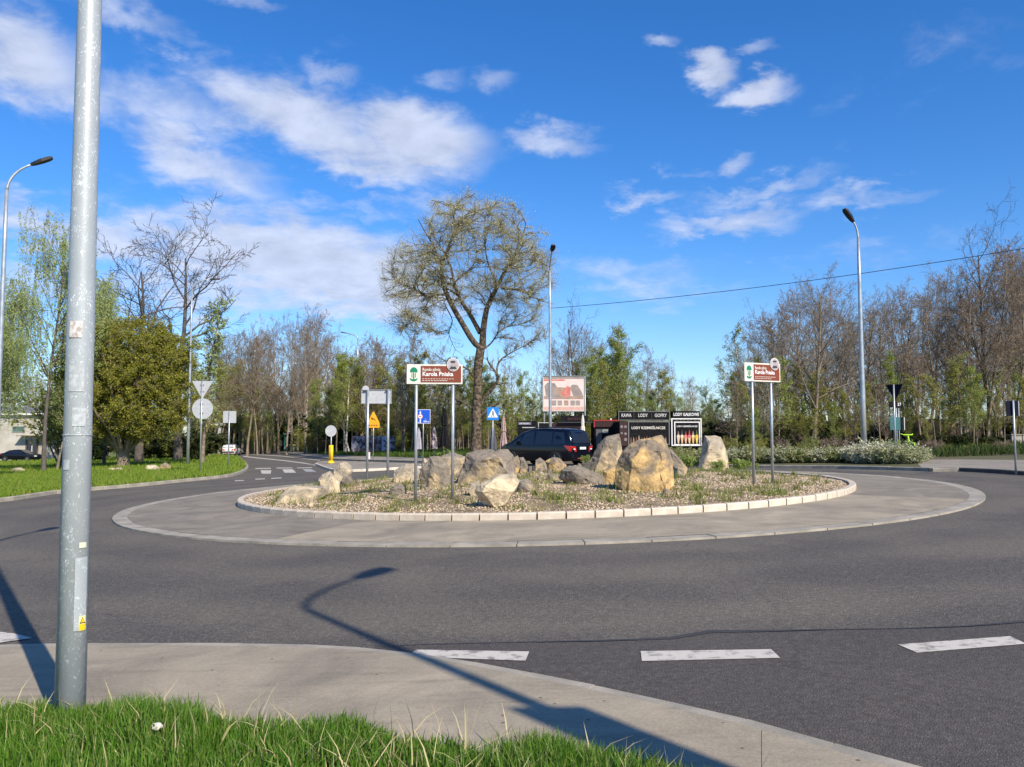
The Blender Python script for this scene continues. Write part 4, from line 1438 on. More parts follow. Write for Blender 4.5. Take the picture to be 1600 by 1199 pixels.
# right side signs (in shade: seen from behind, dark)
e, k = sign_root(1401, 728, 'dark back of a triangular sign above the right end of the hedge', .12, Y=31, face=R(-55))
k = 31 / F
zt = P(1398, 601, 31).z - e.location.z
post(e, 0, zt - .01, .03, -.04)
plate(e, [(-14 * k, zt), (1 * k, zt - 25.5 * k), (14 * k, zt)], 0, .02, NAVY, 'triangle_plate')
e, k = sign_root(1405, 728, 'street number plate and teal board on two posts behind the triangular sign', .12, Y=32.5)
k = 32.5 / F
zt = P(1404, 628, 32.5).z - e.location.z
for x in (-1.5 * k, 2.2 * k):
    post(e, x, zt - 2 * k, .022, .03)
plate(e, rect(-13 * k, 6 * k, zt - 9 * k, zt), -.015, 0, BLACKP, 'number_plate')
text('lettering', '37', 7 * k, WHITE, e, (2.6 * k, -.02, zt - 4.4 * k), 5.6 * k, .003)
plate(e, rect(-12.5 * k, 3.5 * k, zt - 44 * k, zt - 24 * k), -.02, 0, mat('teal_panel', (0.05, 0.15, 0.15), .3, col2=(0.035, 0.11, 0.11)), 'teal_panel')
plate(e, rect(3.8 * k, 9.0 * k, zt - 44 * k, zt - 24 * k), -.02, 0, BLACKP, 'side_panel')
plate(e, rect(9.1 * k, 10.4 * k, zt - 44 * k, zt - 24 * k), -.03, 0, SIGNBACK, 'frame')
e, k = sign_root(1586, 736, 'dark back of a square sign on a post at the right edge of the photograph', .12)
zt = (736 - 627) * k
post(e, 0, zt, .03, -.04)
plate(e, rect(-10 * k, 9 * k, zt - 23.5 * k, zt), 0, .02, NAVY)
plate(e, rect(9.1 * k, 10.0 * k, zt - 23.5 * k, zt), -.01, .025, SIGNBACK, 'rim')


# ------------------------------------------------------------------ cars
def wheel(e, x, y, r, w=.2):
    mb = MB()
    s = 1 if y > 0 else -1
    prof = [(r * .62, -w / 2), (r * .93, -w / 2), (r, -w / 2 + .03), (r, w / 2 - .03), (r * .93, w / 2), (r * .62, w / 2)]
    n = 24
    V = []
    for (rr_, yy) in prof:
        for k in range(n):
            a = 2 * math.pi * k / n
            V.append((rr_ * math.cos(a), yy, rr_ * math.sin(a)))
    Fs = [(i * n + k, i * n + (k + 1) % n, (i + 1) * n + (k + 1) % n, (i + 1) * n + k) for i in range(5) for k in range(n)]
    mb.add(V, Fs, RUB)
    o = mb.build('wheel', e, (x, y, r), smooth=True)
    rb = MB()
    yo = s * w * .38
    rb.disc((0, 0), r * .63, yo - .01, yo + .01, DGREY, 20)
    for k in range(5):
        a = 2 * math.pi * k / 5 + .3
        c, q = math.cos(a), math.sin(a)
        t = r * .09
        rb.prism([(-q * t, c * t), (q * t, -c * t), (c * r * .62 + q * t * .7, q * r * .62 - c * t * .7), (c * r * .62 - q * t * .7, q * r * .62 + c * t * .7)], min(yo, yo + s * .03), max(yo, yo + s * .03), RIM)
    rb.disc((0, 0), r * .16, min(yo, yo + s * .035), max(yo, yo + s * .035), RIM, 12)
    rb.build('rim', o)


def car(loc, rz, L_, W_, st, belt, paint, label, kind, wr=.33, wx=(1.35, -1.4), glass=None, tail=True, name='parked_car', roof_w=.80, plate_z=.85, extra=None):
    """st: stations (x, ztop, zbot) from rear (-) to front (+)"""
    e = empty(name, loc, label, 'car', None, rz)
    zr = max(s[1] for s in st)

    def yw(z, x):
        f = 1.0 if z <= belt else 1 - (1 - roof_w) * ((z - belt) / (zr - belt)) ** 1.25
        if z < .45:
            f *= .97
        ex = max(0, abs(x) - (L_ / 2 - .55)) / .55
        return W_ / 2 * f * (1 - .16 * ex * ex)
    V, n = [], 0
    for (x, zt_, zb_) in st:
        up = zt_ - .04
        b = min(belt, up - .02)
        col = [(0, zt_ + .02), (.45, zt_ + .012), (.85, zt_ - .005), (1.0, up - .02), (1.0, (up + b) / 2), (1.0, b), (1.015, (b + .45) / 2 + .02), (1.0, .48), (.99, zb_ + .04), (.93, zb_), (0, zb_)]
        half = []
        for (f, z) in col:
            half.append((x, yw(max(z, .3), x) * f, z))
        ringp = half + [(p[0], -p[1], p[2]) for p in half[-2:0:-1]]
        n = len(ringp)
        V += ringp
    Fs = []
    for i in range(len(st) - 1):
        for k in range(n):
            Fs.append((i * n + k, i * n + (k + 1) % n, (i + 1) * n + (k + 1) % n, (i + 1) * n + k))
    Fs.append(tuple(range(n)))
    Fs.append(tuple((len(st) - 1) * n + k for k in range(n - 1, -1, -1)))
    mb = MB()
    mb.add(V, Fs, paint)
    mb.build('body', e, smooth=True)
    for sx in wx:
        for sy in (1, -1):
            wheel(e, sx, sy * (W_ / 2 - .085), wr)
            ar = MB()
            pts = [(sx + (wr + .07) * math.cos(math.pi * k / 12), wr + (wr + .07) * math.sin(math.pi * k / 12)) for k in range(13)]
            pts += [(sx - wr - .07, .22), (sx + wr + .07, .22)]
            y0 = W_ / 2 * 1.015 + .002
            ar.prism(pts, sy * (y0 - .03), sy * y0, BLACK)
            ar.build('wheel_arch', e)
    # push the wheels a little beyond the arch lining
    for o in [c for c in e.children if c.name.startswith('wheel') and not c.name.startswith('wheel_arch')]:
        o.location.y += .05 * (1 if o.location.y > 0 else -1)
    # side windows
    for poly in kind['side']:
        for sy in (1, -1):
            g_ = MB()
            V = []
            for (x, z) in poly:
                V.append((x, sy * (yw(z, x) + .010), z))
            V += [(p[0], p[1] - sy * .02, p[2]) for p in V]
            nn = len(poly)
            g_.add(V, [tuple(range(nn)), tuple(range(2 * nn - 1, nn - 1, -1))] + [(i, (i + 1) % nn, (i + 1) % nn + nn, i + nn) for i in range(nn)], GLASS)
            g_.build('side_window', e)
    for nm, (xa, za, wa, xb, zb2, wb) in kind['screens'].items():
        g_ = MB()
        d = Vector((xb - xa, 0, zb2 - za)).normalized()
        nrm = Vector((-d.z, 0, d.x))
        if (nm == 'rear_window') == (nrm.x > 0):
            nrm = -nrm
        V = [Vector((xa, -wa, za)), Vector((xa, wa, za)), Vector((xb, wb, zb2)), Vector((xb, -wb, zb2))]
        V = [p + nrm * .03 for p in V] + [p - nrm * .03 for p in V]
        g_.add(V, [(0, 1, 2, 3), (7, 6, 5, 4), (0, 4, 5, 1), (1, 5, 6, 2), (2, 6, 7, 3), (3, 7, 4, 0)], GLASS)
        g_.build(nm, e)
    xr = st[0][0]
    if tail:
        for sy in (1, -1):
            tb = MB()
            tb.add([(xr - .03, sy * (W_ / 2 - .42), belt - .30), (xr - .03, sy * (W_ / 2 - .38), belt - .06), (xr + .02, sy * (W_ / 2 * 1.0 - .02), belt - .02), (xr + .45, sy * (W_ / 2 + .014), belt + .0), (xr + .12, sy * (W_ / 2 + .0), belt - .26),
                    (xr + .12, sy * (W_ / 2 - .38), belt - .28), (xr + .12, sy * (W_ / 2 - .36), belt - .06)], [(0, 1, 2, 4), (4, 2, 3), (0, 5, 6, 1), (1, 6, 2), (2, 6, 3), (0, 4, 5), (4, 3, 6, 5)], TAIL)
            tb.build('tail_lamp', e)
            tw = MB()
            tw.box((xr - .032, sy * (W_ / 2 - .24), belt - .17), (.02, .13, .05), WHITE)
            tw.build('reverse_lamp', e)
        mb = MB()
        mb.box((xr - .035, 0, plate_z), (.02, .50, .11), WHITE)
        mb.build('number_plate', e)
        mb = MB()
        mb.box((xr - .02, 0, .50), (.12, W_ * .86, .16), paint if extra != 'grey' else DGREY)
        mb.box((xr - .085, 0, .38), (.02, W_ * .55, .035), RED)
        mb.build('bumper', e)
    return e


# black people carrier behind the boulders, nose to the left and away
mpv_st = [(-2.40, .92, .32), (-2.38, 1.02, .28), (-2.28, 1.30, .26), (-2.16, 1.58, .25), (-2.02, 1.70, .24), (-1.5, 1.765, .22), (-.6, 1.79, .22), (.2, 1.765, .22), (.75, 1.62, .22), (1.20, 1.36, .22), (1.62, 1.12, .22), (2.0, 1.02, .24), (2.28, .88, .28), (2.40, .62, .34)]
kind = {'side': [[(-2.05, 1.04), (-1.25, 1.02), (-1.25, 1.62), (-1.88, 1.58)], [(-1.18, 1.02), (-.12, 1.00), (-.12, 1.66), (-1.18, 1.63)], [(-.02, 1.00), (.95, 1.00), (.62, 1.52), (.25, 1.65), (-.02, 1.66)], [(1.02, 1.0), (1.45, 1.01), (.75, 1.44)]],
        'screens': {'rear_window': (-2.38, 1.08, .74, -2.10, 1.64, .62), 'windscreen': (.82, 1.60, .66, 1.62, 1.13, .76)}}
gc = P(851, 727, 41.5)
mpv = car((gc.x, gc.y, gz(gc.x) + .0), R(180 - 41), 4.82, 1.88, mpv_st, .98, CARP, 'black people carrier with red tail lamps passing behind the boulders', kind, wr=.34, wx=(1.42, -1.43), name='people_carrier')
mpv.scale = (1, 1, 1.06)
mb = MB()
for sy in (1, -1):
    mb.tube([(-1.7, sy * .68, 1.80), (-1.5, sy * .68, 1.83), (.0, sy * .68, 1.83), (.2, sy * .68, 1.79)], .02, 6, BLACK)
    mb.tube([(-1.7, sy * .68, 1.80), (-1.7, sy * .68, 1.72)], .02, 6, BLACK)
    mb.tube([(.2, sy * .68, 1.79), (.2, sy * .68, 1.72)], .02, 6, BLACK)
mb.build('roof_rail', mpv)
for sy in (1, -1):
    mb = MB()
    mb.box((1.02, sy * 1.04, 1.08), (.12, .20, .17), CARP)
    mb.build('door_mirror', mpv)
# small white hatchback on the far left road
hs = [(-1.85, .70, .32), (-1.83, 1.00, .28), (-1.66, 1.30, .25), (-1.45, 1.40, .24), (-.6, 1.44, .22), (.1, 1.40, .22), (.5, 1.18, .22), (.85, .98, .22), (1.4, .90, .24), (1.75, .78, .28), (1.85, .55, .34)]
kind = {'side': [[(-1.55, .96), (-.75, .94), (-.75, 1.33), (-1.38, 1.30)], [(-.68, .94), (.1, .94), (.05, 1.32), (-.68, 1.34)], [(.16, .94), (.74, .96), (.34, 1.2), (.12, 1.31)]],
        'screens': {'rear_window': (-1.80, 1.02, .64, -1.52, 1.36, .55), 'windscreen': (.12, 1.36, .6, .80, .99, .68)}}
gc = G(361.5, 712.2)
car((gc.x, gc.y, gz(gc.x)), R(97), 3.7, 1.66, hs, .92, CARW, 'small white hatchback seen from behind on the far left road', kind, wr=.28, wx=(1.15, -1.15), name='hatchback', extra='grey', plate_z=.5)
# dark saloon by the white building
ss = [(-2.3, .80, .32), (-2.2, .98, .28), (-1.6, 1.06, .25), (-1.2, 1.30, .24), (-.6, 1.42, .22), (.2, 1.40, .22), (.75, 1.16, .22), (1.15, .98, .22), (1.8, .88, .24), (2.2, .74, .28), (2.3, .55, .34)]
kind = {'side': [[(-1.35, 1.0), (-.7, .98), (-.7, 1.33), (-1.0, 1.27)], [(-.62, .98), (.2, .98), (.15, 1.32), (-.62, 1.34)], [(.27, .98), (.92, .98), (.5, 1.22), (.22, 1.31)]],
        'screens': {'rear_window': (-1.55, 1.10, .62, -1.1, 1.34, .55), 'windscreen': (.28, 1.36, .6, 1.05, 1.02, .7)}}
gc = G(33, 721.5, .1)
sal = car((gc.x, gc.y, gz(gc.x) + .125), R(-4), 4.6, 1.78, ss, .95, CARP, 'dark saloon parked in front of the low white building', kind, wr=.31, wx=(1.38, -1.4), name='saloon_car')
mb = MB()
mb.box((2.18, -.62, .66), (.2, .34, .14), WHITE)
mb.box((2.18, .62, .66), (.2, .34, .14), WHITE)
mb.build('headlight', sal)

# ------------------------------------------------------------------ kiosks, billboard, umbrellas
def panel_frame(mb, x0, x1, z0, z1, y, t, d, m):
    mb.prism(rect(x0, x1, z1 - t, z1), y - d, y, m)
    mb.prism(rect(x0, x1, z0, z0 + t), y - d, y, m)
    mb.prism(rect(x0, x0 + t, z0 + t, z1 - t), y - d, y, m)
    mb.prism(rect(x1 - t, x1, z0 + t, z1 - t), y - d, y, m)


YK = 50.0
k = YK / F


def kroot(name, u, label, cat, Y=YK, rz=0.0):
    g = P(u, 715, Y)
    g.z = gz(g.x) + .12
    return empty(name, g, label, cat, None, rz), g


# coffee / ice cream / waffle kiosk
GREYF = mat('grey_frame', (0.17, 0.17, 0.175), .6)
e, g = kroot('snack_kiosk', 1008, 'wide black kiosk lettered for coffee, ice cream and waffles behind the boulders', 'kiosk', rz=R(3))
X = lambda u: (u - 1008) * k
Zk = lambda v: P(1008, v, YK).z - g.z
mb = MB()
mb.box((0, 1.25, Zk(659) / 2), (X(1047) - X(968), 2.4, Zk(659)), BLACKP)
mb.build('body', e)
mb = MB()
mb.box(((X(967) + X(1047)) / 2, .35, (Zk(643) + Zk(656)) / 2), (X(1047) - X(967), .7, Zk(643) - Zk(656)), BLACKP)
mb.build('sign_board', e)
mb = MB()
panel_frame(mb, X(966.5), X(1047.5), Zk(657), Zk(643), -.003, .035, .03, GREYF)
mb.prism(rect(X(990.5), X(991.2), Zk(655), Zk(645)), -.02, -.001, DGREY)
mb.prism(rect(X(1018.5), X(1019.2), Zk(655), Zk(645)), -.02, -.001, DGREY)
mb.build('frame', e)
for tx, uc, w in (('KAWA', 979, 15.5), ('LODY', 1005, 15), ('GOFRY', 1033, 19)):
    text('lettering', tx, .30, mat('dull_lettering', (0.60, 0.58, 0.56), .6), e, (X(uc), -.03, Zk(649.5)), w * k, .004)
mb = MB()
mb.prism(rect(X(983), X(1046), Zk(694.5), Zk(659.5)), -.01, .04, BLACKP)
mb.build('menu_board', e)
mb = MB()
panel_frame(mb, X(981.5), X(1047), Zk(695.5), Zk(658.5), -.012, .06, .04, GREYF)
mb.build('menu_frame', e)
text('lettering', 'LODY RZEMIEŚLNICZE', .22, CREAM, e, (X(1013.5), -.03, Zk(669)), 53 * k, .004)
dull = [mat('bottle_brown', (0.16, 0.08, 0.04), .5), mat('bottle_tan', (0.30, 0.20, 0.10), .5), mat('bottle_red', (0.18, 0.05, 0.04), .5), mat('bottle_cream', (0.35, 0.30, 0.22), .5)]
mb = MB()
for i in range(14):
    u = 986 + i * 4.2
    hh = rnd.uniform(9, 13)
    mb.prism([(X(u - 1.3), Zk(693)), (X(u + 1.3), Zk(693)), (X(u + 1.0), Zk(693 - hh * .6)), (X(u + .35), Zk(693 - hh)), (X(u - .35), Zk(693 - hh)), (X(u - 1.0), Zk(693 - hh * .6))], -.02, -.011, dull[i % 4])
mb.build('printed_cones', e)
mb = MB()
mb.prism(rect(X(968.5), X(981), Zk(697), Zk(659.5)), -.01, .03, DRED)
for (u, v, r_) in ((971.5, 667, 2.3), (977.5, 667, 2.3), (971.5, 677, 1.8), (977.5, 678, 2.2), (977.5, 687, 2.6)):
    mb.prism(circ2(X(u), Zk(v), r_ * k, 16), -.02, -.011, mat('dim_grey', (0.20, 0.16, 0.16), .6))
mb.build('side_menu', e)
# scoop ice cream stand
e, g = kroot('scoop_stand', 1073, 'narrow white-framed kiosk picturing ice cream cones, right of the wide kiosk', 'kiosk', rz=R(-2))
X = lambda u: (u - 1073) * k
mb = MB()
mb.box((X(1074), 1.2, Zk(658) / 2), (X(1096) - X(1051.5), 2.2, Zk(658)), BLACKP)
mb.build('body', e)
mb = MB()
mb.box((X(1073), .3, (Zk(642.5) + Zk(653.5)) / 2), (X(1094.5) - X(1051.5), .6, Zk(642.5) - Zk(653.5)), BLACKP)
mb.build('sign_board', e)
text('lettering', 'LODY GAŁKOWE', .27, WHITE, e, (X(1073), -.02, Zk(648)), 39.5 * k, .007)
mb = MB()
panel_frame(mb, X(1049.5), X(1096.5), Zk(697), Zk(653.8), -.02, .07, .06, WHITE)
panel_frame(mb, X(1054), X(1094), Zk(696), Zk(659), -.015, .07, .04, WHITE)
mb.build('frame', e)
mb = MB()
mb.prism(rect(X(1056), X(1092), Zk(695), Zk(660.5)), -.012, .0, BLACKP)
mb.build('menu_board', e)
mb = MB()
for i in range(7):
    mb.prism(rect(X(1054 + i * 5.6), X(1058 + i * 5.6), Zk(658), Zk(655.8)), -.015, -.004, DRED if i % 2 else DGREY)
mb.build('awning_strip', e)
text('lettering', 'LODY RZEMIEŚLNICZE', .13, WHITE, e, (X(1074), -.02, Zk(666.5)), 32 * k, .003)
cones = [((0.75, 0.60, 0.50), (0.7, .50, .35)), ((0.80, 0.70, 0.45), (0.65, .45, .22)), ((0.75, 0.22, 0.16), (0.75, .42, .30)), ((0.62, 0.16, 0.20), (0.72, .50, .28)), ((0.80, 0.62, 0.25), (0.70, .42, .15)), ((0.80, 0.50, 0.05), (0.78, .58, .12))]
for i, (c1, c2) in enumerate(cones):
    u = 1060.5 + i * 5.7
    mb = MB()
    mb.prism([(X(u - .8), Zk(693.5)), (X(u + .8), Zk(693.5)), (X(u + 2.4), Zk(682.5)), (X(u - 2.4), Zk(682.5))], -.02, -.013, mat('cone_%d' % i, c2, .6))
    mb.prism(circ2(X(u), Zk(682.0), 2.5 * k, 14), -.026, -.014, mat('scoop_%d' % i, c1, .6))
    mb.prism([(X(u - 1.4), Zk(680)), (X(u + 1.4), Zk(680)), (X(u + .3), Zk(674 - (i % 2) * 2)), (X(u - .3), Zk(674 - (i % 2) * 2))], -.024, -.015, mat('top_%d' % i, [(0.3, .2, .15), (.05, .10, .08), (.35, .03, .04), (.5, .05, .06), (.4, .3, .2), (.10, .14, .03)][i], .6))
    mb.build('printed_cone', e)
# black and red bistro container left of the kiosk
e, g = kroot('bistro_container', 923, 'black bistro container with red edging between the car and the wide kiosk', 'kiosk', Y=52, rz=R(0))
k = 52 / F
X = lambda u: (u - 923) * k
Zk = lambda v: P(923, v, 52).z - g.z
mb = MB()
mb.box((X(948), 1.3, Zk(659) / 2), (X(966.5) - X(929.5), 2.5, Zk(659)), BLACKP)
mb.build('body', e)
mb = MB()
mb.prism([(X(928), Zk(658)), (X(967), Zk(658)), (X(967), Zk(656.5)), (X(928), Zk(656.5))], -.05, 2.6, RED)
mb.prism(rect(X(928.5), X(967), Zk(667.5), Zk(658.2)), -.02, .04, DRED)
mb.prism(rect(X(928.0), X(929.4), Zk(668), Zk(658.1)), -.03, .04, RED)
mb.build('roof_trim', e)
mb = MB()
mb.prism(rect(X(931.5), X(940.5), Zk(704), Zk(671)), -.01, .04, mat('shutter_grey', (0.09, 0.09, 0.10), .6, col2=(0.06, 0.06, 0.07), scale=30))
mb.build('door', e)
mb = MB()
mb.prism(rect(X(941.5), X(950.5), Zk(677), Zk(671.2)), -.02, .04, mat('notice_paper', (0.30, 0.32, 0.30), .7))
mb.build('notice', e)
dashes(e, X(946), Zk(674), 5 * k, 1.6 * k, BLACKP, -.025, 3)
mb = MB()
mb.box((X(890), 1.6, Zk(661) / 2), (X(926) - X(873), 2.6, Zk(661)), DRED)
mb.build('annex', e)
mb = MB()
mb.box((X(899), .6, (Zk(649.5) + Zk(659)) / 2), (X(920.5) - X(878), .25, Zk(649.5) - Zk(659)), BLACKP)
mb.prism(rect(X(873), X(926), Zk(661), Zk(659.6)), .05, .3, DGREY)
mb.build('annex_sign', e)
dashes(e, X(899), Zk(654.4), 22 * k, 3.5 * k, mat('dim_red', (0.05, 0.008, 0.008), .6), .46, 6)
mb = MB()
mb.tube([(X(957), .8, Zk(658)), (X(957), .8, Zk(653.5))], .06, 10, WHITE)
mb.build('vent', e)
# low dark stalls further left
e, g = kroot('dark_stall', 828, 'low dark stall with a pale lettered fascia behind the front of the black car', 'kiosk', Y=58, rz=0)
k = 58 / F
X = lambda u: (u - 828) * k
Zk = lambda v: P(828, v, 58).z - g.z
mb = MB()
mb.box((X(824), .9, Zk(658) / 2), (X(839) - X(809), 1.7, Zk(658)), BLACKP)
mb.build('body', e)
mb = MB()
mb.prism(rect(X(810), X(830), Zk(664), Zk(660)), -.02, .03, mat('dim_lilac', (0.16, 0.15, 0.18), .6))
mb.prism(rect(X(816), X(838), Zk(669), Zk(667.6)), -.02, .03, SIGNBACK)
mb.build('fascia', e)
mb = MB()
mb.box((X(852), 1.0, Zk(662) / 2), (X(864) - X(842), 1.5, Zk(662)), BLACKP)
panel_frame(mb, X(841), X(864.5), Zk(672), Zk(660), .23, .05, .03, SIGNBACK)
mb.build('side_counter', e)
dashes(e, X(820), Zk(662), 16 * k, 2 * k, SIGNBACK, -.03, 7)
# billboard
YB = 66
g = P(882, 712, YB)
g.z = gz(g.x) + .1
e = empty('billboard', g, 'tall faded billboard with a reddish picture above the black car', 'billboard', None, R(0))
k = YB / F
X = lambda u: (u - 882) * k
Zk = lambda v: P(882, v, YB).z - g.z
for u in (850.5, 914.5):
    post(e, X(u), Zk(588), .07, .12, STEEL)
bbg = mat('billboard_print', (0.62, 0.50, 0.46), .7, col2=(0.70, 0.60, 0.56), scale=1.2)
mb = MB()
mb.prism(rect(X(848.5), X(914), Zk(643), Zk(588)), -.02, .05, bbg)
mb.build('panel', e)
mb = MB()
panel_frame(mb, X(848), X(914.5), Zk(643.5), Zk(587.5), -.02, .06, .04, STEEL_D)
mb.build('frame', e)
pr1 = mat('print_grey', (0.22, 0.19, 0.18), .7, col2=(0.34, 0.28, 0.25), scale=1.5)
pr2 = mat('print_red', (0.50, 0.10, 0.08), .7, col2=(0.55, 0.25, 0.2), scale=2)
pr3 = mat('print_tan', (0.40, 0.28, 0.20), .7, col2=(0.30, 0.2, 0.16), scale=2)
mb = MB()


def q(poly, m, y):
    mb.prism([(X(u), Zk(v)) for u, v in poly][::-1], -.021 - y, -.0195, m)


q([(850, 589), (913, 589), (913, 592.5), (850, 592.5)], pr1, .001)
q([(850, 593), (883, 593), (883, 595.5), (850, 595.5)], pr2, .001)
q([(851, 603), (856, 598), (867, 599), (874, 610), (878, 623), (854, 624)], pr1, .002)
q([(868, 605), (885, 606), (878, 622), (870, 615)], pr3, .003)
q([(876, 615), (887, 603), (892, 606), (892, 618), (884, 622)], pr2, .004)
q([(891, 605), (895, 601), (903, 602), (909, 612), (912, 619), (896, 619)], pr1, .005)
q([(850, 619), (912, 619), (912, 624), (850, 624)], pr3, .001)
for u in (866, 875, 885, 895, 903):
    q([(u - 3.5, 626), (u + 3.5, 626), (u + 3.5, 634), (u - 3.5, 634)], pr1 if u != 885 else pr3, .002)
q([(850, 636), (912, 636), (912, 641.5), (850, 641.5)], mat('print_pink', (0.52, 0.28, 0.22), .7, col2=(0.6, 0.42, .36), scale=3), .001)
mb.build('print', e)

# graffiti-covered concrete panels
YG = 82
for i, (u0, u1, c1, c2) in enumerate(((549, 583, (0.30, 0.29, 0.33), (0.12, 0.10, 0.12)), (583.5, 596, (0.12, 0.08, 0.08), (0.35, 0.33, 0.34)), (596.5, 618, (0.36, 0.38, 0.44), (0.18, 0.17, 0.2)))):
    pass
g = P(584, 711, YG)
g.z = gz(g.x) + .1
e = empty('graffiti_panels', g, 'low row of concrete panels covered in grey graffiti at the wood edge', 'wall')
k = YG / F
X = lambda u: (u - 584) * k
Zk = lambda v: P(584, v, YG).z - g.z
bounds = [549, 560, 571, 582.5, 596, 607, 617.5]
gm = [mat('graffiti_a', (0.42, 0.42, 0.46), .8, col2=(0.10, 0.08, 0.10), scale=1.6, detail=5, lo=.42, hi=.56), mat('graffiti_b', (0.34, 0.33, 0.40), .8, col2=(0.16, 0.09, 0.09), scale=2.1, detail=6, lo=.42, hi=.56), mat('graffiti_c', (0.12, 0.07, 0.07), .8, col2=(0.42, 0.38, 0.38), scale=1.4, detail=4, lo=.5, hi=.6),
      mat('graffiti_d', (0.50, 0.53, 0.60), .8, col2=(0.12, 0.13, 0.17), scale=1.3, detail=5, lo=.52, hi=.62)]
for i, mi in enumerate((0, 1, 1, 2, 3, 0)):
    mb = MB()
    mb.box(((X(bounds[i]) + X(bounds[i + 1])) / 2, 0, Zk(681.5) / 2), (X(bounds[i + 1]) - X(bounds[i]) - .04, .12, Zk(681.5)), gm[mi])
    mb.build('concrete_panel', e)
mb = MB()
for (pts_) in ([(552, 690), (556, 686), (560, 692), (564, 686), (567, 694)], [(563, 700), (569, 693), (573, 699), (578, 692), (581, 700)], [(599, 688), (604, 692), (600, 697), (607, 700)]):
    mb.tube([(X(u), -.08, Zk(v)) for u, v in pts_], .07, 5, mat('spray_dark', (0.05, 0.05, 0.08), .7))
mb.build('graffiti_stroke', e)


# folded umbrellas
def umbrella(u, vt, vb, vbase, Y, w, m, label, tiers=1, tilt=0.0):
    g = P(u, vbase, Y)
    g.z = gz(g.x) + .1
    e = empty('folded_umbrella', g, label, 'umbrella', 'folded umbrellas by the kiosks')
    k = Y / F
    zt, zb = P(u, vt, Y).z - g.z, P(u, vb, Y).z - g.z
    post(e, 0, zt + .05, .03, 0, STEEL_D)
    mb = MB()
    n = 16
    prof = [(0, .06), (.06, .25), (.25, .55), (.45, .55 if tiers == 1 else .62), (.47, .72 if tiers == 1 else .40), (.75, .86), (1.0, 1.0)]
    V = []
    for (t, f) in prof:
        z = zt + (zb - zt) * t
        for kk in range(n):
            a = 2 * math.pi * kk / n
            r = w * k * f * (1 + (.22 if kk % 2 else -.16) * (t > .05))
            V.append((r * math.cos(a), r * math.sin(a), z))
    Fs = [(i * n + kk, i * n + (kk + 1) % n, (i + 1) * n + (kk + 1) % n, (i + 1) * n + kk) for i in range(len(prof) - 1) for kk in range(n)]
    mb.add(V, Fs + [tuple(range(n)), tuple((len(prof) - 1) * n + q_ for q_ in range(n - 1, -1, -1))], m)
    mb.build('canopy', e)
    mb = MB()
    mb.box((0, 0, .05), (.5, .5, .1), STEEL_D)
    mb.build('base', e)


PINK = mat('pink_cloth', (0.42, 0.30, 0.28), .9, col2=(0.28, 0.18, 0.17), scale=4)
PAT = mat('patterned_cloth', (0.40, 0.33, 0.33), .9, col2=(0.07, 0.06, 0.08), scale=2.5, detail=3, lo=.47, hi=.53)
LILAC = mat('lilac_cloth', (0.42, 0.40, 0.45), .9, col2=(0.30, 0.27, 0.33), scale=4)
umbrella(654, 669, 702, 714, 60, 4.2, LILAC, 'pale lilac folded umbrella just right of the near brown sign left post')
umbrella(678, 668, 701, 714, 58, 5.0, PAT, 'pink and black patterned folded umbrella left of the tall black one')
umbrella(694, 637, 698, 714, 56, 7.0, BLACKP, 'tall black folded umbrella near the big tree', tiers=2)
umbrella(770, 664, 703, 716, 55, 6.0, mat('grey_cloth', (0.09, 0.09, 0.11), .9), 'dark grey folded umbrella behind the pedestrian crossing sign')
umbrella(787, 649, 705, 716, 53, 5.5, PINK, 'pink folded umbrella with a double top left of the black car', tiers=2)
umbrella(911, 647, 690, 716, 50.5, 3.6, CREAM, 'cream folded umbrella behind the rear of the black car')
# white marker post by the verge
g = P(577, 712, 60)
g.z = gz(g.x) + .11
mb = MB()
mb.box((0, 0, .26), (.12, .08, .52), WHITE)
mb.box((0, 0, .54), (.13, .09, .05), RED)
tag(mb.build('marker_post', None, g), 'short white marker post at the verge beside the direction board', 'marker post')

# bus stop
YS = 125
g = P(453, 705.5, YS)
g.z = gz(g.x) + .12
e = empty('bus_shelter', g, 'teal glass bus shelter with a flat roof at the wood edge', 'bus shelter')
k = YS / F
mb = MB()
mb.box((1 * k, .8, 27 * k), (24 * k, 2.0, .16), DGREY)
mb.box((-8 * k, -.25, 26.2 * k), (6 * k, .06, .14), SIGNBACK)
mb.box((9 * k, -.25, 25.6 * k), (7 * k, .06, .12), SIGNBACK)
mb.build('roof', e)
for x in (-9 * k, -4.5 * k, 10 * k):
    mb = MB()
    mb.tube([(x, 0, 0), (x, 0, 26 * k)], .06, 8, TEALG)
    mb.build('post', e)
mb = MB()
mb.box((-6.8 * k, .02, 13 * k), (4.2 * k, .03, 20 * k), TEALG)
mb.build('glass_pane', e)
mb = MB()
mb.box((1 * k, 1.6, 13 * k), (18 * k, .03, 20 * k), mat('dim_glass', (0.02, 0.05, 0.05), .3))
mb.build('glass_pane', e)
mb = MB()
mb.box((-7 * k, -.02, 5 * k), (4 * k, .04, 5 * k), mat('timetable_paper', (0.55, 0.60, 0.56), .6))
mb.build('timetable', e)
mb = MB()
mb.box((4 * k, .9, .45), (10 * k, .35, .06), BARK3)
mb.box((0, .9, .22), (.06, .3, .44), DGREY)
mb.box((8 * k, .9, .22), (.06, .3, .44), DGREY)
mb.build('bench', e)
g2 = P(457, 706.5, 118)
g2.z = gz(g2.x) + .12
e = empty('waste_bin', g2, 'yellow topped waste bin beside the bus stop sign', 'waste bin')
k2 = 118 / F
mb = MB()
mb.box((0, 0, 4.5 * k2), (6 * k2, .5, 9 * k2), mat('bin_grey', (0.22, 0.24, 0.20), .7))
mb.build('body', e)
mb = MB()
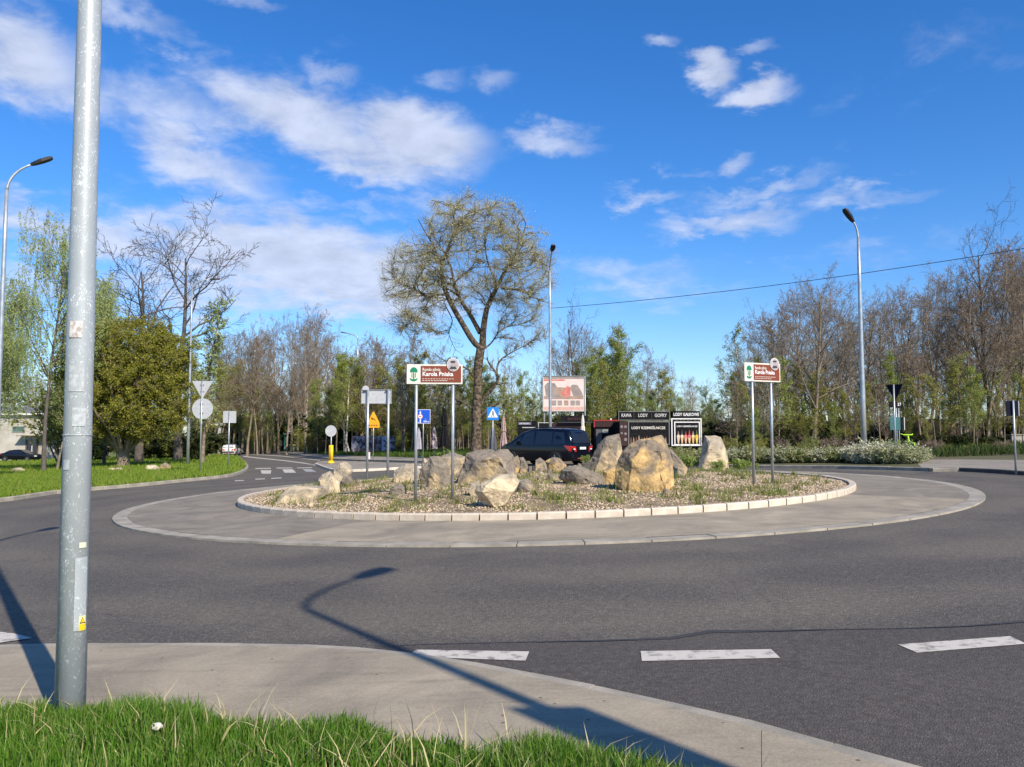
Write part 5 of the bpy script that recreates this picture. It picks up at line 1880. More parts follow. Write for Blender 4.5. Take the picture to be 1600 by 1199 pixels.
mb.box((1 * k2, 0, 10 * k2), (11 * k2, .8, 1.6 * k2), mat('dull_yellow', (0.55, 0.48, 0.10), .6))
mb.build('lid', e)
g3 = P(454, 706.5, 116)
g3.z = gz(g3.x) + .12
e = empty('bus_stop_sign', g3, 'blue bus stop sign with a white header plate in front of the shelter', 'road sign')
k3 = 116 / F
post(e, 0, 40 * k3, .05, .03)
plate(e, rect(-5 * k3, 4 * k3, 28 * k3, 38 * k3), -.02, 0, BLUE)
plate(e, rect(-3.5 * k3, 2.8 * k3, 30.5 * k3, 36.5 * k3), -.03, -.02, WHITE, 'white_field')
plate(e, rect(-2.4 * k3, 1.8 * k3, 32.6 * k3, 34.4 * k3), -.04, -.03, BLACKP, 'bus_symbol')
plate(e, rect(-4.5 * k3, 3.6 * k3, 38.3 * k3, 40.5 * k3), -.02, 0, SIGNBACK, 'header_plate')


# two waiting people in dark clothes by the shelter
def person(loc, h, rz, label, top, legs, lean=0.0):
    e = empty('person', loc, label, 'person', None, rz)
    J = [(0, 0, .50), (0, .01, .60), (0, 0, .74), (0, 0, .82), (0, 0, .86), (0, -.01, .91), (0, -.01, .97),
         (.055, 0, .48), (.06, -.01, .27), (.065, .01, .05), (.07, -.05, .015), (-.055, 0, .48), (-.065, .015, .27), (-.07, .02, .05), (-.075, -.04, .015),
         (.115, 0, .80), (.135, .01, .64), (.12, -.05, .50), (.118, -.06, .455), (-.115, 0, .80), (-.14, 0, .64), (-.125, -.05, .50), (-.122, -.06, .455)]
    E_ = [(0, 1), (1, 2), (2, 3), (3, 4), (4, 5), (5, 6), (0, 7), (7, 8), (8, 9), (9, 10), (0, 11), (11, 12), (12, 13), (13, 14), (3, 15), (15, 16), (16, 17), (17, 18), (3, 19), (19, 20), (20, 21), (21, 22)]
    rad = [.085, .08, .09, .07, .03, .052, .045, .05, .034, .024, .022, .05, .034, .024, .022, .036, .028, .021, .016, .036, .028, .021, .016]
    me = bpy.data.meshes.new('body')
    me.from_pydata([(x * h, y * h, z * h) for x, y, z in J], E_, [])
    o = link('body', me, e)
    md = o.modifiers.new('Skin', 'SKIN')
    for sv, r_ in zip(me.skin_vertices[0].data, rad):
        sv.radius = (r_ * h, r_ * h * .85)
    me.skin_vertices[0].data[0].use_root = True
    ss_ = o.modifiers.new('Sub', 'SUBSURF')
    ss_.levels = ss_.render_levels = 1
    dg = bpy.context.evaluated_depsgraph_get()
    me2 = bpy.data.meshes.new_from_object(o.evaluated_get(dg))
    o.modifiers.clear()
    o.data = me2
    me2.materials.clear()
    skin = mat('skin', (0.45, 0.30, 0.23), .6)
    for m_ in (top, legs, skin, mat('dark_shoe', (0.02, .018, .016), .6)):
        me2.materials.append(m_)
    for p in me2.polygons:
        z = p.center.z / h
        p.material_index = 2 if z > .85 or (abs(p.center.x) > .09 * h and z < .485 and z > .40) else (0 if z > .50 else (3 if z < .045 else 1))
        p.use_smooth = True
    mb = MB()
    mb.tube([(0, .005, .925 * h), (0, .012, .955 * h), (0, .01, .985 * h), (0, .005, 1.0 * h)], [.050 * h, .054 * h, .043 * h, .015 * h], 12, mat('dark_hair', (0.03, .022, .018), .8))
    mb.build('hair', e, smooth=True)
    return e


for (u, v, Y, h, lab, c) in ((431.5, 706, 124, 1.62, 'person in a black jacket standing left of the bus shelter', (0.03, .025, .03)), (437.5, 706, 122, 1.78, 'person in a greyish purple jacket standing next to the bus shelter', (0.13, .10, .12))):
    g = P(u, v, Y)
    g.z = gz(g.x) + .12
    person(g, h, R(rnd.uniform(-40, 40)), lab, mat('jacket_%d' % int(u), c, .9), mat('trousers', (0.025, .025, .03), .9))

# lime hire bicycle parked at the hedge end
g = P(1410, 722, 33.5)
g.z = gz(g.x) + .12
e = empty('bicycle', g, 'bright lime bicycle parked behind the right end of the hedge', 'bicycle', None, R(-78))
LIME = mat('lime_frame', (0.34, 0.62, 0.02), .5, col2=(0.32, 0.58, 0.02))


def torus(mb, c, r, t, m, n=28, k_=6):
    V, Fs = [], []
    for i in range(n):
        a = 2 * math.pi * i / n
        for j in range(k_):
            b = 2 * math.pi * j / k_
            V.append((c[0] + (r + t * math.cos(b)) * math.cos(a), c[1] + t * math.sin(b), c[2] + (r + t * math.cos(b)) * math.sin(a)))
    for i in range(n):
        for j in range(k_):
            Fs.append((i * k_ + j, i * k_ + (j + 1) % k_, ((i + 1) % n) * k_ + (j + 1) % k_, ((i + 1) % n) * k_ + j))
    mb.add(V, Fs, m)


for x in (-.52, .52):
    mb = MB()
    torus(mb, (0, 0, 0), .31, .025, RUB)
    for i in range(8):
        a = math.pi * i / 8
        mb.tube([(.3 * math.cos(a), 0, .3 * math.sin(a)), (-.3 * math.cos(a), 0, -.3 * math.sin(a))], .004, 3, RIM)
    mb.build('wheel', e, (x, 0, .335))
mb = MB()
for a, b_, r_ in (((.52, 0, .335), (.38, 0, .98), .035), ((.41, 0, .82), (-.05, 0, .32), .05), ((-.05, 0, .32), (-.20, 0, .86), .035), ((-.52, 0, .335), (-.05, 0, .32), .025), ((-.52, 0, .335), (-.17, 0, .72), .025)):
    mb.tube([a, b_], r_, 8, LIME)
mb.tube([(-.82, 0, .45), (-.72, 0, .66), (-.52, 0, .72), (-.30, 0, .64)], .045, 6, LIME)
mb.tube([(.86, 0, .45), (.74, 0, .68), (.52, 0, .72), (.38, 0, .66)], .045, 6, LIME)
mb.build('frame', e)
mb = MB()
mb.tube([(.30, -.28, 1.06), (.37, -.2, 1.02), (.37, .2, 1.02), (.30, .28, 1.06)], .025, 6, LIME)
mb.build('handlebar', e)
mb = MB()
mb.box((-.22, 0, .90), (.26, .15, .06), BLACK)
mb.build('saddle', e)

# low white building far left
YB = 104
g = P(20, 722, YB)
g.z = gz(g.x)
e = empty('white_building', g, 'low off-white industrial building with a flat grey roof beyond the left verge', 'building', None, R(0))
k = YB / F
X = lambda u: (u - 20) * k
Zk = lambda v: P(20, v, YB).z - g.z
WALL = mat('old_render', (0.52, 0.49, 0.43), .9, col2=(0.36, 0.33, 0.27), scale=.5, detail=8)
mb = MB()
mb.box((X(-60), 6, Zk(649) / 2 - .2), (X(98) - X(-218), 12, Zk(649) + .4), WALL)
mb.build('wall', e)
mb = MB()
RF = mat('grey_roof', (0.17, 0.175, 0.18), .8)
mb.prism([(X(-220), Zk(648.8)), (X(99), Zk(648.8)), (X(99), Zk(646)), (X(-220), Zk(646))], -.5, 12.3, WHITE)
mb.add([(X(-219), -.4, Zk(645.8)), (X(98), -.4, Zk(645.8)), (X(98), 6, Zk(633.5)), (X(-219), 6, Zk(633.5)), (X(-219), 12.2, Zk(645.8)), (X(98), 12.2, Zk(645.8))], [(0, 1, 2, 3), (3, 2, 5, 4), (1, 5, 2), (0, 3, 4), (0, 4, 5, 1)], RF)
mb.build('roof', e)
for u0, u1, v0, v1 in ((17, 37, 666, 676), (-25, -5, 666, 676), (-70, -50, 666, 676)):
    mb = MB()
    panel_frame(mb, X(u0), X(u1), Zk(v1), Zk(v0), -.005, .1, .06, mat('window_frame', (0.28, 0.30, 0.27), .7))
    w_ = mb.build('window', e)
    mb = MB()
    mb.prism(rect(X(u0) + .1, X(u1) - .1, Zk(v1) + .1, Zk(v0) - .1), -.03, -.01, mat('greenish_glass', (0.10, 0.16, 0.13), .3))
    mb.build('pane', w_)
mb = MB()
mb.prism(rect(X(33), X(90), Zk(681.5), Zk(680.4)), -1.3, -.01, BARK2)
mb.build('canopy', e)
for u0, u1 in ((51, 55), (60, 63.5)):
    mb = MB()
    mb.prism(rect(X(u0), X(u1), 0, Zk(681.6)), -1.2, -1.0, DGREY)
    mb.build('column', e)
for u0, u1 in ((39, 46), (56, 59)):
    mb = MB()
    mb.prism(rect(X(u0), X(u1), 0, Zk(687)), -.06, -.01, mat('door_brown', (0.12, 0.09, 0.075), .7))
    mb.build('door', e)

# grey-white block behind the right sign
g = P(1599, 711, 48)
g.z = gz(g.x) + .1
mb = MB()
mb.box((0, 0, .3), (1.6, .5, .62), CON3)
mb.box((0, 0, .64), (1.7, .6, .08), CON)
tag(mb.build('concrete_block', None, g), 'pale concrete block on the grass behind the right-edge sign', 'concrete block')
# crumpled paper in the near grass
g = G(246, 1166, .035)
bm = bmesh.new()
bmesh.ops.create_icosphere(bm, subdivisions=2, radius=.032)
for v in bm.verts:
    v.co *= 1 + rnd.uniform(-.35, .25)
    v.co.z *= .6
me = bpy.data.meshes.new('crumpled_paper')
bm.to_mesh(me)
bm.free()
me.materials.append(CREAM)
tag(link('crumpled_paper', me, None, (g.x, g.y, g.z + .10)), 'crumpled white paper caught in the near grass right of the lamp post', 'litter')

# ------------------------------------------------------------------ vegetation
rng = np.random.default_rng(11)


def unit(v):
    return v / np.maximum(np.linalg.norm(v, axis=-1, keepdims=True), 1e-9)


def tubes_np(Pn, Rn, s):
    """(n,k,3) polylines and (n,k) radii to tube verts and quads"""
    n, k, _ = Pn.shape
    T = np.empty_like(Pn)
    T[:, 1:-1] = Pn[:, 2:] - Pn[:, :-2]
    T[:, 0] = Pn[:, 1] - Pn[:, 0]
    T[:, -1] = Pn[:, -1] - Pn[:, -2]
    T = unit(T)
    ref = unit(np.broadcast_to(np.array([0.31, 0.17, 0.11]), (n, 1, 3)) + rng.normal(0, .4, (n, 1, 3)))
    a = unit(np.cross(T, ref))
    b = np.cross(T, a)
    an = np.arange(s) * 2 * np.pi / s
    V = Pn[:, :, None, :] + Rn[:, :, None, None] * (a[:, :, None, :] * np.cos(an)[None, None, :, None] + b[:, :, None, :] * np.sin(an)[None, None, :, None])
    idx = np.arange(n * k * s).reshape(n, k, s)
    Q = np.stack([idx[:, :-1], np.roll(idx[:, :-1], -1, 2), np.roll(idx[:, 1:], -1, 2), idx[:, 1:]], -1).reshape(-1, 4)
    return V.reshape(-1, 3), Q


def spawn(Pn, Rn, nc, t0, t1, ang, lr, k, wig, up, rr, fall=0.5, rmin=.006, lj=.3):
    n, kk, _ = Pn.shape
    t = (np.arange(nc)[None] + rng.uniform(.1, .9, (n, nc))) / nc
    t = t0 + (t1 - t0) * t
    f = t * (kk - 1)
    i = np.minimum(f.astype(int), kk - 2)
    w = (f - i)[..., None]
    ar = np.arange(n)[:, None]
    base = Pn[ar, i] * (1 - w) + Pn[ar, i + 1] * w
    rad = Rn[ar, i] * (1 - w[..., 0]) + Rn[ar, i + 1] * w[..., 0]
    tan = unit(Pn[ar, i + 1] - Pn[ar, i])
    L = np.linalg.norm(np.diff(Pn, axis=1), axis=-1).sum(1)[:, None] * lr * (1 - fall * t) * rng.uniform(1 - lj, 1 + lj, (n, nc))
    pr = unit(np.cross(tan, rng.normal(size=(n, nc, 3))))
    # spread children evenly round the parent
    a = np.radians(rng.uniform(ang[0], ang[1], (n, nc)))[..., None]
    d = unit(tan * np.cos(a) + pr * np.sin(a))
    m = n * nc
    base, d, L, rad = base.reshape(m, 3), d.reshape(m, 3), L.reshape(m), rad.reshape(m)
    out = np.empty((m, k, 3))
    out[:, 0] = base
    st = (L / (k - 1))[:, None]
    for j in range(1, k):
        out[:, j] = out[:, j - 1] + d * st
        d = unit(d + rng.normal(0, wig, (m, 3)) + np.array([0, 0, up]))
    r0 = np.maximum(rad * rr, rmin)
    tt = np.linspace(1, 0.25, k)[None]
    return out, np.maximum(r0[:, None] * tt, rmin * .6)


def leaves_np(Pn, per, size, spread, droop=0.0, tmin=.2, aspect=1.0):
    """small leaf faces scattered along twigs"""
    n, k, _ = Pn.shape
    t = rng.uniform(tmin, 1, (n, per)) * (k - 1)
    i = np.minimum(t.astype(int), k - 2)
    w = (t - i)[..., None]
    ar = np.arange(n)[:, None]
    c = (Pn[ar, i] * (1 - w) + Pn[ar, i + 1] * w).reshape(-1, 3) + rng.normal(0, spread, (n * per, 3))
    m = len(c)
    a = unit(rng.normal(size=(m, 3)) + np.array([0, 0, -droop]))
    b = unit(np.cross(a, rng.normal(size=(m, 3))))
    s = (size * rng.uniform(.6, 1.4, (m, 1)))
    V = np.stack([c - a * s, c + b * s * .55 * aspect, c + a * s, c - b * s * .55 * aspect], 1).reshape(-1, 3)
    Q = np.arange(m * 4).reshape(m, 4)
    return V, Q


def merge(parts):
    V, Q, o = [], [], 0
    for v, q_ in parts:
        V.append(v)
        Q.append(q_ + o)
        o += len(v)
    return np.concatenate(V), np.concatenate(Q)


def trunk_line(h, r, k=9, lean=.06, wig=.03):
    p = np.zeros((1, k, 3))
    d = np.array([rng.normal(0, lean), rng.normal(0, lean), 1.0])
    for j in range(1, k):
        p[0, j] = p[0, j - 1] + unit(d) * h / (k - 1)
        d = d + rng.normal(0, wig, 3) * np.array([1, 1, 0])
    p[0, 0, 2] = -.25
    return p, np.linspace(r, r * .2, k)[None] * np.concatenate([[1.25], np.ones(k - 1)])[None]


class TreeProto:
    """trunk mesh (bark) + crown mesh (twigs, leaves)"""
    def __init__(s, name, trunkparts, twigparts, leafparts, bark, twigm, leafm):
        V, Q = merge(trunkparts)
        s.trunk = npmesh(name + '_trunk', V, Q, mats=[bark], smooth=True)
        V1, Q1 = merge(twigparts)
        if leafparts:
            V2, Q2 = merge(leafparts)
            V = np.concatenate([V1, V2])
            Q = np.concatenate([Q1, Q2 + len(V1)])
            mi = np.concatenate([np.zeros(len(Q1)), np.ones(len(Q2))])
            s.crown = npmesh(name + '_crown', V, Q, mats=[twigm, leafm], mi=mi)
        else:
            s.crown = npmesh(name + '_crown', V1, Q1, mats=[twigm])
        s.h = float(max(V[:, 2].max(), .1))


def bare_tree(name, h=12, r=.2, n1=14, ang=(30, 60), lr=.42, t0=.3, wide=1.0, bark=BARK2, leafm=L_BROWN, nleaf=1, lsize=.045, up=.05, n2=6, n3=5, n4=4, wig=.12, tw=.010):
    tr = trunk_line(h * .92, r, wig=.05)
    a = spawn(*tr, n1, t0, .98, ang, lr * wide, 8, wig, up, .55, .45)
    b = spawn(*a, n2, .15, 1, (25, 60), .5, 6, wig, up * .8, .6, .4, rmin=.014)
    c = spawn(*b, n3, .2, 1, (25, 60), .5, 4, .14, up * .6, .65, .3, rmin=tw)
    d = spawn(*c, n4, .25, 1, (20, 60), .55, 3, .15, .03, .7, .2, rmin=tw * .8)
    lf = [leaves_np(d[0], nleaf, lsize, .03)] if nleaf else []
    return TreeProto(name, [tubes_np(*tr, 10), tubes_np(*a, 6)], [tubes_np(*b, 4), tubes_np(*c, 3), tubes_np(*d, 3)], lf, bark, bark, leafm)


def slim_tree(name, h=9, r=.07, leafm=L_OLIVE, bark=BARK3, nleaf=3, lsize=.05, n1=26, lr=.2, t0=.2, ang=(25, 55), n2=6, n3=4, spread=.07):
    tr = trunk_line(h * .97, r, lean=.05, wig=.03)
    a = spawn(*tr, n1, t0, .99, ang, lr, 6, .10, .10, .45, .55, rmin=.012)
    b = spawn(*a, n2, .2, 1, (20, 55), .5, 4, .12, .08, .6, .3, rmin=.009)
    c = spawn(*b, n3, .2, 1, (20, 60), .55, 3, .14, .03, .7, .2, rmin=.008)
    return TreeProto(name, [tubes_np(*tr, 8)], [tubes_np(*a, 4), tubes_np(*b, 3), tubes_np(*c, 3)], [leaves_np(c[0], nleaf, lsize, spread), leaves_np(b[0], 2, lsize, spread)], bark, BARK2, leafm)


def shrub(name, h=3, w=2, stems=12, leafm=L_OLIVE, nleaf=5, lsize=.06, n2=8, n3=5, bark=BARK2, spread=.08, up=.05, r=.03):
    n = stems
    k = 7
    a0 = rng.uniform(0, 2 * np.pi, n)
    P0 = np.zeros((n, k, 3))
    P0[:, 0, 0] = np.cos(a0) * w * .1
    P0[:, 0, 1] = np.sin(a0) * w * .1
    P0[:, 0, 2] = -.1
    out = rng.uniform(.05, 1, n) * w / h * .8
    d = unit(np.stack([np.cos(a0) * out, np.sin(a0) * out, np.ones(n)], -1))
    hl = h * rng.uniform(.65, 1.0, n)
    for j in range(1, k):
        P0[:, j] = P0[:, j - 1] + d * (hl / (k - 1))[:, None]
        d = unit(d + rng.normal(0, .10, (n, 3)) + np.array([0, 0, up]))
    R0 = np.linspace(r, r * .3, k)[None] * np.ones((n, 1))
    b = spawn(P0, R0, n2, .15, 1, (20, 65), .38, 5, .14, .05, .6, .4, rmin=.008)
    c = spawn(*b, n3, .2, 1, (20, 65), .5, 3, .16, .02, .7, .2, rmin=.006)
    return TreeProto(name, [tubes_np(P0, R0, 5)], [tubes_np(*b, 3), tubes_np(*c, 3)], [leaves_np(c[0], nleaf, lsize, spread), leaves_np(b[0], nleaf // 2 + 1, lsize, spread)], bark, bark, leafm)


def plant(proto, name, base, H, label, group=None, cat='tree', rz=None, sxy=1.0, crown_name='crown'):
    e = empty(name, base, label, cat, group, rnd.uniform(0, 6.28) if rz is None else rz)
    s = H / proto.h
    e.scale = (s * sxy, s * sxy, s)
    link('trunk', proto.trunk, e)
    link(crown_name, proto.crown, e)
    return e


def put(proto, name, u, vt, Y, label, group=None, cat='tree', dz=.1, sxy=1.0, rz=None, crown_name='crown', minh=.4):
    top = P(u, vt, Y)
    b = Vector((top.x, Y, gz(top.x) + dz))
    return plant(proto, name, b, max(minh, top.z - b.z), label, group, cat, rz, sxy, crown_name)


LANDS = [(30, 'the white building'), (120, 'the near lamp post'), (200, 'the big bush'), (313, 'the triangular sign'), (357, 'the pale square sign'), (397, 'the straight white birch trunk'), (455, 'the bus stop'), (517, 'the yellow bollard'), (557, 'the double lamp mast'),
         (590, 'the wide blank board'), (678, 'the near brown sign'), (748, 'the big forked tree'), (862, 'the central lamp post'), (945, 'the red-edged bistro'), (1008, 'the wide black kiosk'), (1073, 'the scoop kiosk'),
         (1118, 'the smooth pale boulder'), (1195, 'the far brown sign'), (1351, 'the right lamp post'), (1400, 'the dark triangular sign'), (1440, 'the lime bicycle'), (1586, 'the right-edge sign')]
PEND = []
ORD = ['nearest', 'second', 'third', 'fourth', 'fifth', 'sixth', 'seventh', 'eighth', 'ninth', 'tenth', 'eleventh', 'twelfth', 'thirteenth', 'fourteenth']


def later(e, u, kind):
    PEND.append((e, u, kind))
    return e


def finish_labels():
    """each plant is told apart by the landmark it stands beside"""
    slots = {}
    for e, u, kind in PEND:
        lu, ln = min(LANDS, key=lambda q_: abs(q_[0] - u))
        slots.setdefault((kind, ln, 'left' if u < lu else 'right'), []).append((abs(u - lu), e))
    for (kind, ln, side), lst in slots.items():
        lst.sort(key=lambda q_: q_[0])
        for i, (_, e) in enumerate(lst):
            e['label'] = '%s, %s to the %s of %s' % (kind, ORD[min(i, 13)], side, ln)


# prototypes
B1 = bare_tree('bare_a', 13, .15, 16, (30, 60), .40, .25, nleaf=1, lsize=.032)
B2 = bare_tree('bare_b', 13, .13, 17, (20, 45), .38, .22, nleaf=1, leafm=L_BROWN, lsize=.03, n2=7)
B3 = bare_tree('bare_c', 13, .13, 18, (25, 55), .32, .35, nleaf=2, lsize=.042)
B4 = bare_tree('bare_d', 12, .24, 12, (35, 65), .52, .30, nleaf=0, bark=BARKG, wig=.17, up=.07)
B5 = bare_tree('bare_e', 13, .13, 18, (18, 40), .42, .12, nleaf=1, bark=BARK2, lsize=.03)
S1 = slim_tree('slim_a', 9, .07, L_OLIVE, BARK3, nleaf=6, lsize=.05, n1=34, spread=.10)
S2 = slim_tree('slim_b', 9, .06, L_OLIVE2, BARK2, n1=38, nleaf=6, lsize=.05, spread=.10)
S3 = slim_tree('slim_c', 9, .08, L_FRESH, BARK3, nleaf=5, lsize=.045, n1=34, spread=.10, lr=.24)
S4 = slim_tree('slim_d', 10, .07, L_BROWN, BARK2, nleaf=2, lsize=.045, n1=34)
S5 = slim_tree('slim_e', 9, .05, L_OLIVE, BARK3, t0=.40, n1=24, nleaf=4, lsize=.06)
BI1 = slim_tree('birch', 9, .09, L_BIRCH, BIRCH, nleaf=3, lsize=.05, t0=.3)
SH1 = shrub('shrub_a', 3.5, 2.2, 14, L_OLIVE)
SH2 = shrub('shrub_b', 3.5, 2.4, 14, L_OLIVE2, nleaf=5)
SH3 = shrub('shrub_c', 3, 2.4, 14, L_BROWN, nleaf=2)
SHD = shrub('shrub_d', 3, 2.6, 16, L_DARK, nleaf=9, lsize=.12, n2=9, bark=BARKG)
SHF = shrub('shrub_e', 3.5, 2.2, 12, L_FRESH, nleaf=5)


def interp(tab, u):
    xs = [p[0] for p in tab]
    return float(np.interp(u, xs, [p[1] for p in tab]))


WL = 'bare and budding trees of the wood left of the big tree'
WM = 'trees of the wood behind the kiosks'
WR = 'bare trees of the wood at the right'
# ---- wood left of the centre (u 330..740)
sky_l = [(330, 500), (375, 482), (410, 500), (440, 480), (470, 467), (500, 474), (520, 500), (545, 528), (575, 512), (610, 512), (650, 512), (690, 530), (740, 560)]
for i in range(52):
    u = 338 + i * 8.0 + rnd.uniform(-5, 5)
    Y = rnd.choice([118, 108, 98, 128]) if u < 560 else rnd.choice([92, 84, 100])
    vt = interp(sky_l, u) + abs(rnd.gauss(0, 16)) + (0 if i % 2 else 14)
    if u < 385:
        Y = 128
    pr_ = rnd.choice([B1, B2, B3, B5] if u < 540 else [B3, B2, B5, S4, B3])
    later(put(pr_, 'bare_tree', u, vt, Y, 'tree', WL, sxy=rnd.uniform(.75, 1.0)), u, 'tall leafless brown wood tree')
for i in range(60):
    u = 340 + i * 7.0 + rnd.uniform(-5, 5)
    Y = rnd.uniform(80, 112) if u < 540 else rnd.uniform(68, 88)
    vt = rnd.uniform(545, 630)
    if 425 < u < 490:
        Y = max(Y, 132)
    if u < 388:
        Y = max(Y, 116)
    elif u < 445:
        Y = max(Y, 108)
    if 540 < u < 630:
        Y = max(Y, 87)
    pr_ = rnd.choice([S1, S2, S1, S2, S5, S4])
    later(put(pr_, 'young_tree', u, vt, Y, 'tree', 'young budding trees left of the big tree', sxy=rnd.uniform(1.0, 1.6)), u, 'slim young tree in olive bud')
# ---- wood behind the kiosks (u 760..1150)
sky_m = [(700, 560), (760, 545), (800, 560), (830, 575), (860, 540), (895, 482), (930, 505), (960, 500), (990, 503), (1015, 530), (1050, 565), (1080, 560), (1105, 600), (1125, 590)]
for i in range(30):
    u = 755 + i * 12.4 + rnd.uniform(-6, 6)
    Y = rnd.uniform(80, 100)
    vt = interp(sky_m, u) + abs(rnd.gauss(0, 14))
    pr_ = rnd.choice([B2, B5, S4, B1])
    later(put(pr_, 'bare_tree', u, vt, Y, 'tree', WM, sxy=rnd.uniform(.65, .9)), u, 'tall leafless brown wood tree')
for i in range(42):
    u = 745 + i * 9.3 + rnd.uniform(-5, 5)
    Y = rnd.uniform(66, 84)
    vt = {0: 590, 1: 620}.get(i % 2) + rnd.uniform(-15, 25)
    if 895 < u < 960:
        vt -= 55
    if 835 < u < 925:
        Y = max(Y, 72)
    if u > 1060:
        vt += 15
    pr_ = rnd.choice([S1, S2, S3, S2, S5])
    later(put(pr_, 'young_tree', u, vt, Y, 'tree', 'young budding trees behind the kiosks', sxy=rnd.uniform(1.0, 1.5)), u, 'slim young tree in fresh bud')
# ---- wood at the right (u 1120..1640)
sky_r = [(1120, 590), (1150, 520), (1175, 470), (1200, 465), (1230, 440), (1265, 418), (1300, 425), (1330, 450), (1370, 440), (1420, 425), (1460, 420), (1500, 400), (1530, 350), (1560, 350), (1600, 390), (1650, 380)]
for i in range(50):
    u = 1165 + i * 9.7 + rnd.uniform(-5, 5)
    Y = rnd.choice([50, 56, 62, 70])
    vt = interp(sky_r, u) + abs(rnd.gauss(0, 18)) + (0 if i % 2 else 22)
    pr_ = rnd.choice([B1, B2, B3, B5, B5])
    later(put(pr_, 'bare_tree', u, vt, Y, 'tree', WR, sxy=rnd.uniform(.8, 1.1)), u, 'tall leafless brown wood tree')
for i in range(64):
    u = 1135 + i * 8.3 + rnd.uniform(-5, 5)
    Y = rnd.uniform(42, 54)
    vt = rnd.uniform(545, 640)
    pr_ = rnd.choice([S1, S2, S1, S2, S4, S5])
    later(put(pr_, 'young_tree', u, vt, Y, 'tree', 'young budding trees at the right', sxy=rnd.uniform(1.0, 1.6)), u, 'slim young tree in olive bud')
put(B4, 'bare_tree', 1532, 338, 52, 'tallest bare tree of the right wood, above the cable near the right edge', sxy=.62)
put(B1, 'bare_tree', 1265, 412, 47, 'bare tree with spread branches whose top stands left of the right lamp post', sxy=1.0)
put(BI1, 'birch_tree', 1160, 498, 60, 'green budding birch at the left end of the right wood, beside the gap of sky', sxy=1.1)
put(BI1, 'birch_tree', 1140, 555, 66, 'smaller pale green birch left of the tall birch by the gap of sky', sxy=1.2)
put(S3, 'young_tree', 1118, 600, 70, 'light green young tree lowest in the gap of sky right of the kiosks', sxy=1.3)
put(S3, 'young_tree', 935, 530, 70, 'dense fresh green tree right of the billboard', sxy=1.6)
put(S2, 'young_tree', 965, 505, 70, 'tall olive budding tree above the wide kiosk', sxy=1.3)
put(B4, 'bare_tree', 898, 474, 72, 'bare dark tree whose top shows right of the central lamp post', sxy=.6)
# dark undergrowth filling the wood floor
k_ = 0
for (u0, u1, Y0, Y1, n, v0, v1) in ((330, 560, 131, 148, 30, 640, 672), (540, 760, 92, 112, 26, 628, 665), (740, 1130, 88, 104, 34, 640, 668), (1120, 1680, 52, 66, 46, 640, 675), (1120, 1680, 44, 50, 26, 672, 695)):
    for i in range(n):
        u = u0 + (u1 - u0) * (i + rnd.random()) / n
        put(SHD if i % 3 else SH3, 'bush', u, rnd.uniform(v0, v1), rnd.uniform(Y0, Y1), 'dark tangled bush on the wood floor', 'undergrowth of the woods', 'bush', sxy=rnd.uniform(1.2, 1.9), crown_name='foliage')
for (u0, u1, Y0, Y1, n, v0, v1) in ((388, 428, 112, 120, 8, 655, 685), (472, 552, 96, 108, 12, 655, 688), (560, 760, 86, 91, 16, 655, 690), (740, 1130, 68, 76, 20, 655, 688), (1120, 1680, 39, 43, 34, 675, 705)):
    for i in range(n):
        u = u0 + (u1 - u0) * (i + rnd.random()) / n
        later(put(rnd.choice([SH1, SH2, SH3, SH1]), 'bush', u, rnd.uniform(v0, v1), rnd.uniform(Y0, Y1), 'bush', 'bushes along the wood edges', 'bush', sxy=rnd.uniform(.9, 1.3), crown_name='foliage'), u, 'olive wood-edge bush')
# white trunks that catch the light
for (ub, vb, ut, vt, Y, r0, lab) in ((482, 704, 511, 590, 110, .20, 'pale leaning birch trunk rising to the right beside the curved lamp post'), (396, 706, 398, 560, 116, .30, 'straight white birch trunk beside the far road bend'),
                                (546, 707, 530, 640, 84, .12, 'thin pale trunk leaning left behind the yellow bollard'), (540, 708, 545, 610, 83, .11, 'thin upright pale trunk left of the lamp mast')):
    b = P(ub, vb, Y)
    b.z = gz(b.x) + .1
    t = P(ut, vt, Y)
    e = empty('birch_tree', b, lab, 'tree')
    d = t - b
    n = 7
    P0 = np.array([[(d.x * s * (1 + .12 * math.sin(5 * s)), rnd.uniform(-.1, .1) * s, d.z * s) for s in np.linspace(0, 1.15, n)]])
    R0 = np.linspace(r0, r0 * .35, n)[None]
    V, Q = tubes_np(P0, R0, 8)
    link('trunk', npmesh('trunk', V, Q, mats=[BIRCH], smooth=True), e)
    a = spawn(P0, R0, 14, .45, 1, (25, 60), .28, 5, .12, .05, .45, .4, rmin=.02)
    c = spawn(*a, 5, .2, 1, (25, 60), .5, 3, .12, .0, .6, .3, rmin=.012)
    V1, Q1 = merge([tubes_np(*a, 3), tubes_np(*c, 3)])
    V2, Q2 = leaves_np(c[0], 4, .07, .1)
    link('crown', npmesh('crown', np.concatenate([V1, V2]), np.concatenate([Q1, Q2 + len(V1)]), mats=[BARK2, L_OLIVE], mi=np.concatenate([np.zeros(len(Q1)), np.ones(len(Q2))])), e)

# ---- the big tree in the middle: limbs follow the photograph
YT = 62.0
bt = P(744, 716, YT)
bt.z = gz(bt.x) + .1
e = empty('big_tree', bt, 'big old forked tree with a fine yellow-green haze of buds above the roundabout', 'tree')


